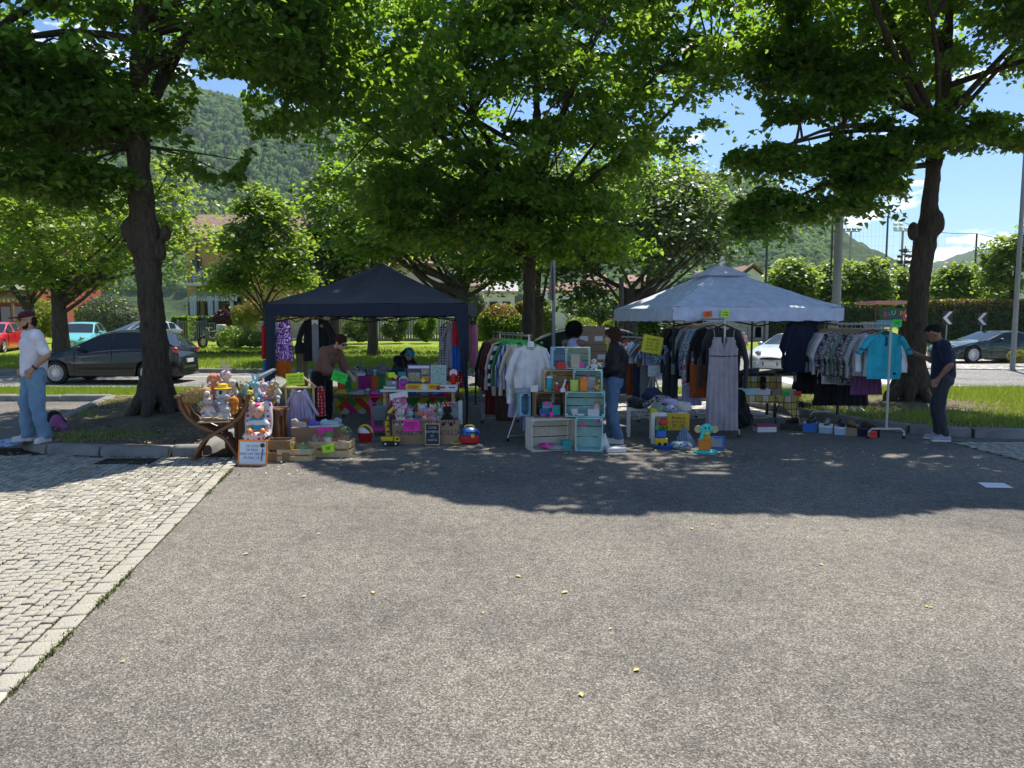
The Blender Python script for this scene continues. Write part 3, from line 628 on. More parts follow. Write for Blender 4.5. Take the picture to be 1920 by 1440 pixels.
def tree(name, label, base_, trunk, trs, blobs, n, leaf=.12, mats=None, bark_=None, limbs=11, fork=(.55, 1.), cl=.55, per=70, keep=None, bracts=0, wd=.95, heart=True, group=None, sun=True, bow=.5, flat=.5, lr=.09, extra=None, cat='tree'):
 """trunk: points relative to base_; trs radii; blobs in world coordinates"""
 root = thing(name, label, cat, base_, group=group); B = Vector(base_); mb = MB()
 if extra is not None:
  tf = .7 if extra else .6
  pr = [('c', a, b_, ra, rb_) for a, b_, ra, rb_ in zip(trunk[2:-1], trunk[3:], [q*tf for q in trs[2:-1]], [q*tf for q in trs[3:]])]+[('e', q[:3], (q[3]*.66, q[3]*.66, q[3]*1.1)) for q in extra]
  for j in range(7): a = j*.9+base_[0]; pr.append(('c', (math.cos(a)*.16, math.sin(a)*.14, .42+.15*(j % 2)), (math.cos(a)*(.4+.1*(j % 3)), math.sin(a)*(.4+.1*(j % 3)), -.04), .14, .07))
  sdf('trunk', pr, .035, bark_ or M_BARK, root, k=.07, wr=.03, ws=9, seed=int(abs(base_[0])*7) % 9)
 else: trunkmesh(mb, trunk, trs, seed=int(abs(base_[0])*7) % 9); mb.obj('trunk', bark_ or M_BARK, root, smooth=True, auto=None)
 p, nr, cc = crown_points(blobs, n, cl=cl, per=per, flat=flat)
 ck = np.ones(len(cc), bool)
 if sun: ck &= prune(cc)
 if keep is not None: ck &= keep(cc)
 cc = cc[ck]; bl = MB(); rr = random.Random(int(abs(base_[0]*13+base_[1]))); kp = len(trunk)-1; ends = []
 idx = rng.permutation(len(cc))[:limbs*3]; far_ = sorted(idx, key=lambda i: -np.linalg.norm(cc[i]-np.array([B.x, B.y, cc[i][2]])))[:limbs]
 limbsP = []
 for i in far_:
  e = Vector(cc[i])-B; f = rr.uniform(*fork)*kp; j = min(int(f), kp-1); s_ = Vector(trunk[j]).lerp(Vector(trunk[j+1]), f-j)
  pts = curve_pts(s_, e, (rr.uniform(-.3, .3), rr.uniform(-.3, .3), bow*rr.uniform(.5, 1.3))); r0 = lr*rr.uniform(.7, 1.2)
  bl.tube(pts, [r0*(1-.85*q/7) for q in range(8)], 6, cap=False); limbsP += pts
 LP = np.array([tuple(q) for q in limbsP]) if limbsP else np.array([tuple(trunk[-1])])
 sel = rng.permutation(len(cc))[:min(len(cc), 260 if n > 20000 else 70)]
 for i in sel:
  e = Vector(cc[i])-B; d = np.linalg.norm(LP-np.array(tuple(e)), axis=1); s_ = Vector(LP[d.argmin()])
  if (e-s_).length < 3.2: bl.tube(curve_pts(s_, e, (0, 0, rr.uniform(0, .25)), 4), [.028, .02, .016, .011, .006], 4, cap=False)
 bl.obj('limbs', bark_ or M_BARK, root, smooth=True, auto=None)
 k = np.ones(len(p), bool)
 if sun: k &= prune(p)
 if keep is not None: k &= keep(p)
 p = p[k]; nr = nr[k]
 mi = (rng.random(len(p)) < .28).astype(int)
 mats = mats or [M_LIME, M_LIME_B]
 link('crown', leafmesh('crown', p-np.array(base_), nr, leaf, wd, mats, heart, mi), root, kind='stuff')
 if bracts:
  q = p[rng.permutation(len(p))[:bracts]]-np.array(base_)+np.array([0, 0, -.05]); nb = unit(len(q)); nb[:, 2] *= .3; nb /= np.linalg.norm(nb, axis=1)[:, None]
  link('bracts', leafmesh('bracts', q, nb, leaf*.85, .22, M_BRACT, False), root, kind='stuff')
 return root
# --- the three big lime trees of the square
def rb(u, v, Y, rx, ry, rz, w): q = P(u, v, Y); return ((q.x, q.y, q.z), (rx, ry, rz), w)
def hole(u0, v0, ru, rv):
 def f(p):
  u, v = project(p); q = ((u-u0)/ru)**2+((v-v0)/rv)**2; return q+.5*fbm(p*1.3, 3, 44) > 1
 return f
def allk(*fs):
 def f(p):
  k = np.ones(len(p), bool)
  for g in fs: k &= g(p)
  return k
 return f
lp = [(0, 0, -.05), (.02, 0, .12), (.03, 0, .4), (0, 0, 1.2), (-.05, 0, 2.3), (-.07, 0, 3.0), (-.1, 0, 3.15), (-.12, 0, 3.6), (-.14, .02, 4.3), (-.12, .05, 5.2), (-.05, .1, 6.5), (.1, .1, 8.2)]
def burls(l): return l
tree('lime_tree', 'big lime tree with a knobbly trunk in the dirt bed left of the toys', (-5.95, 12.0, .1), lp, [.5, .37, .31, .285, .27, .29, .3, .26, .235, .22, .17, .09],
 [((-5.9, 12, 7.7), (4.9, 4.4, 2.9), 10), ((-5.0, 9.6, 7.6), (2.4, 1.8, 1.2), 2.2), ((-3.2, 12.2, 6.4), (2.0, 1.8, 1.3), 2.2), ((-8.6, 11.8, 5.3), (2.4, 2.2, 1.0), 4.5), rb(670, 120, 12.5, 1.5, 1.4, 1.2, 2.4), rb(480, 50, 17, 2.2, 1.5, 1.2, 1.6), rb(120, 200, 11.8, 1.8, 1.4, .6, 2), rb(90, 330, 11.5, 1.3, 1, .4, .8), ((-2.2, 12.6, 5.6), (1.1, 1.4, .9), .9), ((-4.75, 12, 4.4), (.75, .8, .5), .22), ((-6.3, 9.2, 7.2), (3.6, 1.8, 1.2), 2)],  # includes unseen crown over the left front, added for its shadow
 112000, .105, flat=.3, per=130, cl=.5, keep=allk(hole(412, 250, 56, 85), hole(505, 330, 48, 58), hole(420, 160, 50, 14), hole(85, 60, 30, 26), lambda p: p[:, 2] > 3.0), bracts=9000, fork=(.74, 1.), limbs=13, lr=.1,
 extra=burls([(-.3, -.1, 3.1, .17), (.2, -.12, 2.75, .16), (.28, -.05, 3.05, .12), (-.2, -.18, 2.85, .13)]), bow=.6)
cp_ = [(0, 0, -.05), (0, 0, .1), (0, 0, .35), (.02, 0, 1.5), (.05, 0, 2.6), (.06, 0, 3.3), (.08, 0, 4.0), (.1, 0, 4.8), (.2, .1, 6.2), (.1, .2, 9)]
tree('lime_tree', 'big lime tree with the wide crown standing between the navy and the grey tent', (.35, 16.3, .1), cp_, [.36, .28, .25, .235, .225, .23, .2, .2, .13, .05],
 [((.4, 16.2, 8.2), (4.9, 5.0, 4.8), 10), ((.3, 15.6, 4.6), (3.9, 2.8, 1.3), 2.6), ((.6, 15.9, 3.4), (3.1, 2.0, .55), 1.3), ((-2.4, 15.5, 4.4), (1.6, 1.6, .9), .8), rb(690, 130, 19, 2.4, 1.5, 2.2, 3), rb(900, 20, 17, 3, 2, 1.5, 2), ((3.4, 15.8, 6.5), (1.6, 1.8, 2.4), 1.4), ((1.4, 11.5, 9.2), (3.4, 2.0, 1.1), 3)],  # last blob: unseen canopy added above the view to shade the square
 108000, .11, flat=.3, per=140, limbs=18, fork=(.5, .85), lr=.085, bracts=4000, bow=-.1, cl=.55, extra=[], keep=lambda p: (p[:, 2] > 2.95) & (project(p)[0] < 1392))
rp = [(0, 0, -.05), (0, 0, .12), (.02, 0, .4), (.02, 0, 1.5), (.06, 0, 2.6), (.12, 0, 3.1), (.16, 0, 3.35), (.16, 0, 3.7), (.22, 0, 4.6), (.3, 0, 5.4), (.4, .1, 6.8), (.5, .1, 9)]
tree('lime_tree', 'big lime tree on the right behind the man with the phone', (7.75, 13.9, .1), rp, [.5, .37, .29, .26, .25, .27, .26, .2, .18, .2, .13, .06],
 [((7.9, 13.6, 8.1), (3.9, 4.3, 2.3), 10), ((9.2, 11.8, 7.2), (2.6, 2, 1.2), 2), rb(1470, 70, 13.2, 1.15, 1.2, .9, 1.3), rb(1560, 150, 13.4, 1.2, 1, .55, 1.1), rb(1480, 210, 13.2, .9, .8, .3, .5), rb(1530, 290, 13.4, 1.3, .8, .28, .8), rb(1440, 290, 13, .6, .6, .2, .3),
 rb(1650, 290, 13.6, 1.1, .8, .4, .8), rb(1620, 345, 13.4, .8, .6, .18, .38), rb(1500, 385, 13, .9, .6, .2, .45), rb(1420, 375, 13, .5, .5, .22, .25), rb(1405, 420, 12.8, .42, .5, .24, .25), rb(1590, 385, 13, .5, .5, .12, .2), rb(1890, 262, 12.6, .9, .9, .35, .6), rb(1780, 240, 13, 1.2, 1, .5, .9), ((4.9, 11.6, 9.3), (2.8, 2.0, 1.0), 3.4), ((5.6, 10.3, 7.6), (2.4, 1.6, .9), 1.6)],  # includes out-of-view canopy added to close gaps in the ground shadow
 100000, .1, flat=.3, per=120, keep=allk(lambda p: project(p)[0] > 1352, hole(1505, 252, 60, 22), hole(1395, 215, 38, 32), lambda p: (p[:, 2] > 4.7) | (project(p)[0] < 1715) | (p[:, 1] > 16)), bracts=7000, fork=(.7, 1.), limbs=15, lr=.08, cl=.42, bow=.35,
 extra=burls([(-.18, -.12, 3.3, .15), (.26, -.12, 3.45, .2), (.1, -.15, 3.2, .14)]))
# ================================================================ hills
M_HILL = ground_mat('hill_forest', [(.022, .045, .018), (.04, .07, .022), (.06, .10, .032)], .02, .16, .6, 2)
def hill(name, Y0, depth, prof, label, nx=420, ny=90, amp=7., mat=None, fr=.09, x0=None, x1=None, zb=0.):
 """prof: list of (picture column, picture row) of the crest as seen from the square, at distance Y0+depth"""
 Yc = Y0+depth*.8; pts = sorted((P(u, v, Yc).x, P(u, v, Yc).z) for u, v in prof); px_, pz_ = zip(*pts)
 xs = np.linspace(x0 or px_[0], x1 or px_[-1], nx); ys = np.linspace(0, 1, ny); X, T = np.meshgrid(xs, ys)
 crest = np.interp(X, px_, pz_)*1.; prof_t = np.where(T < .8, np.sin(np.clip(T/.8, 0, 1)*math.pi/2)**1.25, 1-.35*((T-.8)/.2)**2)
 Yv = Y0+depth*T; Z = zb+(crest-zb)*prof_t
 q = np.stack([X*.012, Yv*.012], -1); Z = Z+fbm(q, 4, 2)*amp*1.2*np.sin(T*math.pi)+np.abs(fbm(np.stack([X*fr, Yv*fr], -1), 3, 5))*amp*.9
 return grid_obj(name, X, Yv, Z, mat or M_HILL, kind='structure', label=label)
HP = [(-500, 60), (0, 110), (200, 150), (360, 176), (450, 200), (600, 235), (800, 290), (1000, 320), (1200, 335), (1380, 352), (1430, 385), (1480, 430), (1530, 478), (1570, 520), (1700, 570)]
hill('hill', 420, 420, [(-500, 60), (0, 110), (200, 150), (360, 176), (450, 200), (600, 235), (800, 290), (1000, 320), (1200, 335), (1380, 352), (1430, 385), (1480, 430), (1530, 478), (1570, 520), (1700, 570)], 'steep wooded mountainside rising to the left', nx=620, ny=150)
hill('hill', 1100, 500, [(1480, 560), (1640, 535), (1720, 505), (1760, 492), (1830, 468), (1880, 468), (1950, 480), (2200, 500), (2600, 540)], 'distant low wooded ridge at the right horizon', nx=220, ny=50, amp=8, fr=.05)
M_CYP = M('cypress_dark', (.014, .03, .016), .9, var=.3, ns=.3, bm=0)
mb = MB(); rr = random.Random(2)
def hillz(x, t):  # rough height on the near hill
 pr = HP; Yc = 420+420*.8
 pts = sorted((P(u, v, Yc).x, P(u, v, Yc).z) for u, v in pr); return np.interp(x, [p[0] for p in pts], [p[1] for p in pts])*math.sin(t/.8*math.pi/2)**1.25
for i in range(420):
 t = rr.uniform(.2, .52); Yv = 420+420*t; u = rr.gauss(520, 130) if i % 3 else rr.uniform(300, 1400); x = (u-960)/F*Yv; z = hillz(x, t)-3; h = rr.uniform(7, 14); w = rr.uniform(.8, 1.5)
 mb.lathe((x, Yv, z), [(w, 0), (w*1.15, h*.35), (w*.7, h*.7), (.05, h)], 5)
mb.obj('cypresses', M_CYP, kind='stuff', label='dark cypresses on the wooded mountainside', cat='cypresses')
def forest(name, label, n, ur, tr, f, Y0, dep, zf, r0, r1):
 V = []; Fc = []; us = rng.uniform(*ur, n); ts = rng.uniform(*tr, n); Ys = Y0+dep*ts; xs = (us-960)/F*Ys
 zs = np.array([zf(x, t) for x, t in zip(xs, ts)]); R_ = rng.uniform(r0, r1, n); ring = np.array([(math.cos(a)*r, math.sin(a)*r, z) for r, z in ((1, 0), (.85, .65), (.4, 1.05)) for a in np.arange(6)*math.pi/3]+[(0, 0, 1.15)])
 v = ring[None]*R_[:, None, None]*(1+.22*rng.normal(size=(n, 19, 1)))+np.stack([xs, Ys, zs-1], -1)[:, None]
 q = [(i+k*6, (i+1) % 6+k*6, (i+1) % 6+k*6+6, i+k*6+6) for k in (0, 1) for i in range(6)]+[(12, 13, 14, 18), (14, 15, 16, 18), (16, 17, 12, 18)]
 f_ = (np.arange(n)[:, None, None]*19+np.array(q)[None]).reshape(-1, 4)
 m, t, b = base(name); g = N(t, 'ShaderNodeNewGeometry'); cq = N(t, 'ShaderNodeMath', operation='MULTIPLY_ADD'); t.links.new(g.outputs['Random Per Island'], cq.inputs[0]); cq.inputs[1].default_value = .5; cm = N(t, 'ShaderNodeMath', operation='MULTIPLY_ADD'); t.links.new(noise(t, .018, 4, .6), cm.inputs[0]); cm.inputs[1].default_value = 1.6; cm.inputs[2].default_value = -.55; t.links.new(cm.outputs[0], cq.inputs[2]); t.links.new(ramp(t, [(0, (.02, .05, .02)), (.4, (.055, .115, .028)), (.8, (.10, .18, .045)), (1, (.14, .2, .05))], cq.outputs[0]), b.inputs['Base Color']); b.inputs['Roughness'].default_value = .95; b.inputs['Specular IOR Level'].default_value = .1
 bump(t, b, noise(t, .9, 4, .7), .9, 1.2)
 return link(name, npmesh(name, v.reshape(-1, 3), f_, m), kind='stuff', label=label, cat='forest')
forest('forest', 'dense broadleaf forest covering the mountainside', 22000, (-60, 1560), (.08, .8), 1, 420, 420, hillz, 2.2, 5.)
# ================================================================ trees and shrubs behind the road
M_BG1 = Mleaf('leaf_bright', (.075, .13, .018), (.15, .23, .035), .45, (.45, .6, .05)); M_BG2 = Mleaf('leaf_silver', (.06, .085, .04), (.14, .17, .10), .3, (.2, .3, .06))
M_BG3 = Mleaf('leaf_dark', (.02, .04, .014), (.04, .065, .02), .25, (.1, .2, .02)); M_YEL = Mleaf('leaf_yellow', (.2, .23, .02), (.33, .33, .03), .35, (.5, .5, .05))
M_RED = Mleaf('leaf_red', (.3, .12, .03), (.36, .22, .05), .3, (.5, .3, .05)); M_PUR = Mleaf('leaf_purple', (.03, .008, .014), (.06, .012, .02), .2, (.1, .01, .02))
M_OLIVE = Mleaf('leaf_olive', (.09, .11, .06), (.16, .18, .11), .25, (.2, .25, .1))
tk = lambda h: [(0, 0, -.2), (0, 0, .1), (.02, 0, h*.5), (0, 0, h)]
def px(u, v, Y): q = P(u, v, Y); return (q.x, q.y, q.z)
def bgtree(label, u, Y, r, h, blobs, n, mats, leaf=.2, limbs=9, group='trees beyond the road', fork=(.75, 1.), name='tree', **kw):
 x = XP(u, Y, 0); z0 = max(zlawn(x, Y), 0)-.05
 return tree(name, label, (x, Y, z0), tk(h), [r*1.5, r*1.15, r, r*.85], blobs, n, leaf, mats, M_BARK2, limbs=limbs, fork=fork, group=group, heart=False, sun=False, wd=.9, lr=r*.38, cl=.75, per=50, **kw)
def bb_(u, v, Y, ru, rv, w=1, ry=None):   # blob given by picture size in px at depth Y
 q = P(u, v, Y); a = ru/F*Y; b = rv/F*Y; return ((q.x, q.y, q.z), (a, ry or a*.85, b), w)
bgtree('dark forked lime tree behind the black hatchback with a wide pale green crown', 116, 25, .23, 2.9, [bb_(150, 425, 25, 225, 110, 4), bb_(310, 400, 25, 70, 130, 1), bb_(30, 350, 25, 130, 60, 1.2), bb_(100, 520, 25, 120, 25, .6)], 15000, [M_BG1, M_LIME_B], .17, 10, bow=-.3)
bgtree('lime tree with spreading limbs behind the right half of the navy tent', 866, 27, .28, 3.0, [bb_(840, 410, 27, 215, 95, 4), bb_(700, 440, 27, 90, 80, 1.2), bb_(930, 500, 27, 90, 40, .5)], 14000, [M_LIME, M_LIME_B], .17, 12, bow=-.3)
bgtree('forked tree with greyish foliage behind the left corner of the grey tent', 1178, 27, .25, 2.9, [bb_(1200, 420, 27, 190, 95, 4), bb_(1330, 400, 27, 80, 90, 1.2), bb_(1070, 470, 27, 80, 60, .8), bb_(1090, 545, 27, 60, 28, .5)], 14000, [M_BG2, M_LIME], .17, 12, bow=-.3)
bgtree('young bright green maple in front of the yellow house', 500, 33, .12, 2.4, [bb_(490, 460, 33, 92, 80, 3), bb_(495, 380, 33, 45, 45, 1), bb_(440, 520, 33, 55, 28, .7), bb_(555, 520, 33, 50, 25, .6)], 11000, [M_BG1, M_LIME], .2, 9)
bgtree('tall dark tree behind the peak of the navy tent', 628, 40, .25, 3, [bb_(640, 420, 40, 95, 110, 3), bb_(620, 500, 40, 80, 40, 1)], 8000, [M_BG3, M_BG2], .26, 8)
bgtree('tree with feathery bright foliage at the right edge beside the lamp post', 1893, 46, .2, 4, [bb_(1895, 480, 46, 50, 45, 2), bb_(1870, 530, 46, 40, 30, 1), bb_(1930, 440, 46, 40, 40, 1)], 4500, [M_BG1, M_LIME], .26, 7)
bgtree('small bushy tree behind the curly haired woman', 1200, 40, .12, 1.8, [bb_(1150, 570, 40, 60, 25, 2), bb_(1090, 580, 42, 50, 22, 1)], 3500, [M_BG2, M_LIME], .22, 6)
bgtree('round bush tree in front of the grey concrete wall', 1222, 30, .1, 1.2, [bb_(1228, 622, 30, 26, 26, 2)], 3000, [M_LIME, M_BG3], .14, 5)
for u, v, ru, rv in ((60, 430, 200, 110), (700, 400, 120, 120), (860, 400, 130, 130), (1010, 420, 120, 120), (1200, 400, 140, 130)):  # mostly hidden trees, added so their crowns shade the grass bank
 bgtree('leafy second row tree added to shade the lawn bank, %s' % {60: 'far left', 700: 'behind the navy tent', 860: 'behind the forked lime', 1010: 'behind the middle trunk', 1200: 'behind the grey forked tree'}[u], u, 30.5, .2, 2.6, [bb_(u, v-20, 29.5, ru, rv, 1, 4)], 9000, [M_LIME, M_BG2], .2, 6, group='second row trees added for shade')
# big bright trees on the right, as separate crowns
for i, (u, v, ru, rv, lb) in enumerate([(1480, 530, 45, 42, 'rounded bright green tree just right of the grey tent peak'), (1540, 545, 45, 60, 'bright green tree in front of the thick grey pole'), (1620, 540, 52, 58, 'bright green tree between the thick pole and the bus shelter'), (1690, 550, 48, 50, 'bright green tree left of the right lime trunk'), (1795, 535, 40, 42, 'bright green tree seen just right of the big right trunk'), (1850, 545, 45, 42, 'bright green tree behind the second chevron sign')]):
 bgtree(lb, u, 50+i % 2*3, .22, 2, [bb_(u, v, 50+i % 2*3, ru, rv, 1)], 6500, [M_BG1, M_BG1 if i % 2 else M_LIME_B], .27, 5, group='bright green trees behind the hedge')
# cedar
x = XP(1690, 95, 0); cd = thing('cedar_tree', 'dark layered cedar in the distance between the floodlight mast and the right trunk', 'tree', (x, 95, 0)); mb = MB(); mb.tube([(0, 0, 0), (0, 0, 11.5)], [.3, .05], 6); mb.obj('trunk', M_BARK2, cd)
cl_ = []
for k in range(11):
 z = 3.5+k*.75; w = 3.6*(1-k/12.)
 for j in range(5): a = rr.uniform(0, 6.28); cl_.append(((math.cos(a)*w*.55, math.sin(a)*w*.55, z), (w*.5, w*.5, .22), 1))
p, nr, _ = crown_points(cl_, 3500, cl=.3, per=20, flat=.25); link('crown', leafmesh('crown', p, nr, .4, .5, [M_BG3], False), cd, kind='stuff')
# shrubs and hedges
def shrub(name, label, blobs, n, mats, leaf=.1, cat='shrub', top=None, stems=6, group=None, box=None, wd=.7):
 """blobs in world coords; box=(x0,x1,y0,y1,z0,z1) for clipped hedges"""
 if box:
  x0, x1, y0, y1, z0, z1 = box; n2 = n; q = rng.random((n2, 3)); s_ = rng.integers(0, 4, n2); j = np.abs(rng.normal(0, .09, n2))
  X = x0+(x1-x0)*q[:, 0]; Y = y0+(y1-y0)*q[:, 1]; Z = z0+(z1-z0)*q[:, 2]; Y = np.where(s_ < 2, y0+j, Y); Z = np.where(s_ == 2, z1-j, Z); X = np.where(s_ == 3, np.where(q[:, 0] < .5, x0+j, x1-j), X)
  w = .1*fbm(np.stack([X, Y, Z], -1)*1.2, 2, 3); p = np.stack([X, Y-w, Z+w+.03*rng.normal(size=n2)], -1); nr = unit(n2)*.9+np.where((s_ == 2)[:, None], [0, 0, 1], [0, -1, .3]); nr /= np.linalg.norm(nr, axis=1)[:, None]
  c = np.array([(x0+x1)/2, (y0+y1)/2, z0]); core = MB(); core.box(((x0+x1)/2-c[0], (y0+y1)/2-c[1], (z1-z0)/2-.08), (x1-x0-.3, y1-y0-.3, z1-z0-.16))
 else:
  b0 = blobs[0]; w = np.array([b[2] for b in blobs], float); pk = rng.choice(len(blobs), n, p=w/w.sum()); ce = np.array([b[0] for b in blobs])[pk]; ra = np.array([b[1] for b in blobs])[pk]
  d = unit(n); rad = (1-.45*rng.random(n)**2)*(1+.16*fbm(d*2.2+ce, 3, 7)); p = ce+d*ra*rad[:, None]; nr = d+unit(n)*.9; nr /= np.linalg.norm(nr, axis=1)[:, None]
  c = np.array([b0[0][0], b0[0][1], min(b[0][2]-b[1][2] for b in blobs)]); core = MB(); s_r = random.Random(n)
  for _ in range(stems):
   e = Vector(p[s_r.randrange(n)])-Vector(c); core.tube(curve_pts((s_r.uniform(-.05, .05), 0, 0), e*.8, (0, 0, .05), 4), [.03, .025, .02, .012, .006], 5, cap=False)
 root = thing(name, label, cat, tuple(c), group=group)
 core.obj('core' if box else 'stems', M_BG3 if box else M_BARK2, root)
 zt = p[:, 2]; hi = np.percentile(zt, 96); lo_ = zt.min(); mi = (rng.random(len(p)) < .3).astype(int)
 ms = list(mats[:2]) if len(mats) > 1 else [mats[0], mats[0]]
 if top: ms.append(top[0]); mi = np.where((zt > lo_+(hi-lo_)*top[1]+.12*(hi-lo_)*rng.normal(size=len(p))) & (rng.random(len(p)) < .75), 2, mi)
 link('foliage', leafmesh('foliage', p-c, nr, leaf, wd, ms, False, mi), root, kind='stuff'); return root
def sb(u, v, Y, ru, rv): return bb_(u, v, Y, ru, rv, 1, ru/F*Y)
shrub('hedge', 'very low dark clipped hedge along the far edge of the shaded bank', None, 12000, [M_BG3, M_LIME], .08, 'hedge', box=(XP(250, 31.5), XP(1225, 31.5), 31.5, 31.9, .2, .4))
shrub('photinia_bush', 'large clipped rounded bush with a reddish top right of the navy tent', [sb(940, 606, 34, 38, 38), sb(922, 612, 34, 26, 36), sb(958, 612, 34, 24, 34)], 15000, [M_LIME_B, M_LIME], .11, top=(M_RED, .8))
shrub('photinia_bush', 'second bush with reddish tips half hidden by the middle tree trunk', [sb(975, 596, 35, 16, 30)], 4000, [M_LIME_B, M_BG1], .11, top=(M_RED, .85))
shrub('olive_bush', 'grey green olive bush left of the large clipped bush', [sb(888, 590, 37, 24, 46)], 6000, [M_OLIVE, M_BG2], .11)
shrub('bush', 'light green leafy bush between the middle trunk and the parking sign', [sb(1022, 610, 33, 20, 34), sb(1018, 580, 34, 14, 22)], 6000, [M_BG1, M_OLIVE], .12)
shrub('bush', 'sunlit yellow green bush behind the curly haired woman', [sb(1090, 622, 38, 34, 26), sb(1120, 612, 40, 30, 18)], 7000, [M_BG1, M_YEL], .13)
shrub('bush', 'sunlit bush above the stacked brown cartons', [sb(1148, 622, 37, 22, 22)], 5000, [M_BG1, M_BG2], .13)
shrub('bush', 'spiky yellow green bush with orange tips in front of the yellow house', [sb(462, 600, 38, 24, 28), sb(474, 584, 38, 18, 20), sb(448, 590, 38, 14, 18)], 6000, [M_YEL, M_BG1], .15, top=(M_RED, .9), wd=.3)
shrub('bush', 'dark purple leaved bush beside the parked motorbike', [sb(420, 598, 41, 18, 17)], 3000, [M_PUR], .14)
shrub('bush', 'low green bush at the foot of the yellow bush', [sb(440, 632, 36, 34, 20), sb(478, 636, 36, 30, 14)], 5000, [M_LIME_B, M_OLIVE], .12)
shrub('bush', 'pale variegated bush between the turquoise car and the left trunk', [sb(200, 590, 44, 46, 36), sb(235, 605, 43, 30, 28)], 9000, [M_OLIVE, M_BG2], .16)
shrub('bush', 'bright yellow green bush behind the man in the maroon cap', [sb(80, 588, 43, 24, 26), sb(60, 606, 42, 26, 26), sb(96, 606, 42.5, 18, 28)], 6000, [M_YEL, M_BG1], .15)
shrub('hedge', 'low green hedge behind the turquoise car', None, 5000, [M_BG1, M_LIME], .16, 'hedge', box=(XP(140, 46), XP(270, 46), 46, 47.5, .3, 2.5))
shrub('hedge', 'small bright hedge at the foot of the yellow house', None, 5000, [M_BG1, M_LIME], .15, 'hedge', box=(XP(322, 45), XP(352, 45), 45, 46.5, .4, 2.0))
shrub('hedge', 'dark clipped flower hedge behind the metal railing', None, 4000, [M_BG3, M_LIME], .15, 'hedge', box=(XP(345, 46.5), XP(405, 46.5), 46.5, 47.5, .4, 2.0))
for u, w, v, hgt, lb, m1 in ((672, 28, 612, 34, 'airy pale bush seen under the navy tent at the left of three', M_BG2), (740, 24, 612, 32, 'multi stemmed bush in the middle under the navy tent', M_BG2), (796, 20, 612, 32, 'darker green bush seen under the right part of the navy tent', M_LIME)):
 shrub('oleander_bush', lb, [sb(u, v-2, 42, w*.8, hgt*.7), sb(u-w*.6, v+6, 42, w*.5, hgt*.5), sb(u+w*.7, v-8, 42, w*.45, hgt*.5), sb(u+w*.2, v+14, 42, w*.7, hgt*.45)], 2300, [m1, M_BG1], .15, stems=20, group='bushes in front of the grey fence')
shrub('hedge', 'long clipped hedge with orange new growth behind the chevron signs', None, 26000, [M_BG3, M_LIME], .14, 'hedge', box=(XP(1750, 44), XP(2080, 44), 44, 46, 0, 3.0), top=(M_RED, .95))
shrub('hedge', 'dark clipped hedge seen under the right edge of the grey tent', None, 12000, [M_BG3, M_LIME], .15, 'hedge', box=(XP(1432, 46), XP(1650, 46), 46, 48, 0, 2.9))
shrub('hedge', 'dry ornamental hedge behind the railing left of the large clipped bush', None, 5000, [M_OLIVE, M_BG2], .13, 'hedge', box=(XP(872, 46), XP(1010, 46), 46, 47, .4, 1.7))
shrub('grass_tuft', 'dry yellow tuft of grass on the roundabout beside the dark coupe', [sb(1908, 668, 27, 16, 12)], 1500, [M_YEL, M_OLIVE], .16, 'grass tuft', wd=.15)
# ================================================================ houses, walls, fences
M_GLZ = Mglass('window_glass', (.03, .04, .05), .05); M_WOODB = M('brown_joinery', (.12, .06, .03), .6); M_WHITE = M('white_paint', (.72, .72, .7), .6, var=.08); M_TILE = M('roof_tile', (.2, .115, .085), .85, var=.35, ns=3, bm=.4, bs=8)
M_TILEG = M('roof_grey', (.36, .34, .32), .8, var=.15, ns=1.5); M_SLATP = M('dark_metal', (.05, .05, .05), .5)
def win(parent, x, y, z, w, h, frame=None, shutters=False, leafs=2):
 m = MB(); fr_ = .07
 for q in ((0, h/2-fr_/2, w, fr_), (0, -h/2+fr_/2, w, fr_), (-w/2+fr_/2, 0, fr_, h-2*fr_), (w/2-fr_/2, 0, fr_, h-2*fr_))+(((0, 0, fr_, h-2*fr_),) if leafs > 1 else ()): m.box((q[0], 0, q[1]), (q[2], .12, q[3]))
 f = m.obj('window', frame or M_WOODB, parent); f.location = (x, y, z); m = MB(); m.box((0, .02, 0), (w-2*fr_, .02, h-2*fr_)); m.obj('pane', M_GLZ, f)
 m = MB(); m.box((0, -.1, -h/2-.04), (w+.2, .25, .07)); m.obj('sill', M_WHITE, f); return f
def awning(parent, x0, x1, y, z, drop, out, mat, name='awning'):
 m = MB(); n = 14; vs = [(x, yy, zz+(.03 if i % 2 else 0)) for i in range(n+1) for x in (x0+(x1-x0)*i/n,) for yy, zz in ((y, z), (y-out, z-drop), (y-out, z-drop-.25))]
 m.add(vs, [(i*3+k, (i+1)*3+k, (i+1)*3+k+1, i*3+k+1) for i in range(n) for k in (0, 1)]); m.obj(name, mat, parent)
def roof(parent, x0, x1, y0, y1, z, rise, mat, ov=.6, ridge='x', name='roof', th=.22):
 m = MB(); x0 -= ov; x1 += ov; y0 -= ov; y1 += ov
 if ridge == 'x': ym = (y0+y1)/2; top = [(x0, ym), (x1, ym)]; q = [((x0, y0, z), (x1, y0, z), (x1, ym, z+rise), (x0, ym, z+rise)), ((x1, y1, z), (x0, y1, z), (x0, ym, z+rise), (x1, ym, z+rise))]
 else: xm = (x0+x1)/2; q = [((x0, y1, z), (x0, y0, z), (xm, y0, z+rise), (xm, y1, z+rise)), ((x1, y0, z), (x1, y1, z), (xm, y1, z+rise), (xm, y0, z+rise))]
 for f in q: m.add(list(f)+[(a, b, c+th) for a, b, c in f], [(0, 3, 2, 1), (4, 5, 6, 7), (0, 1, 5, 4), (1, 2, 6, 5), (2, 3, 7, 6), (3, 0, 4, 7)])
 r = m.obj(name, mat, parent); return r
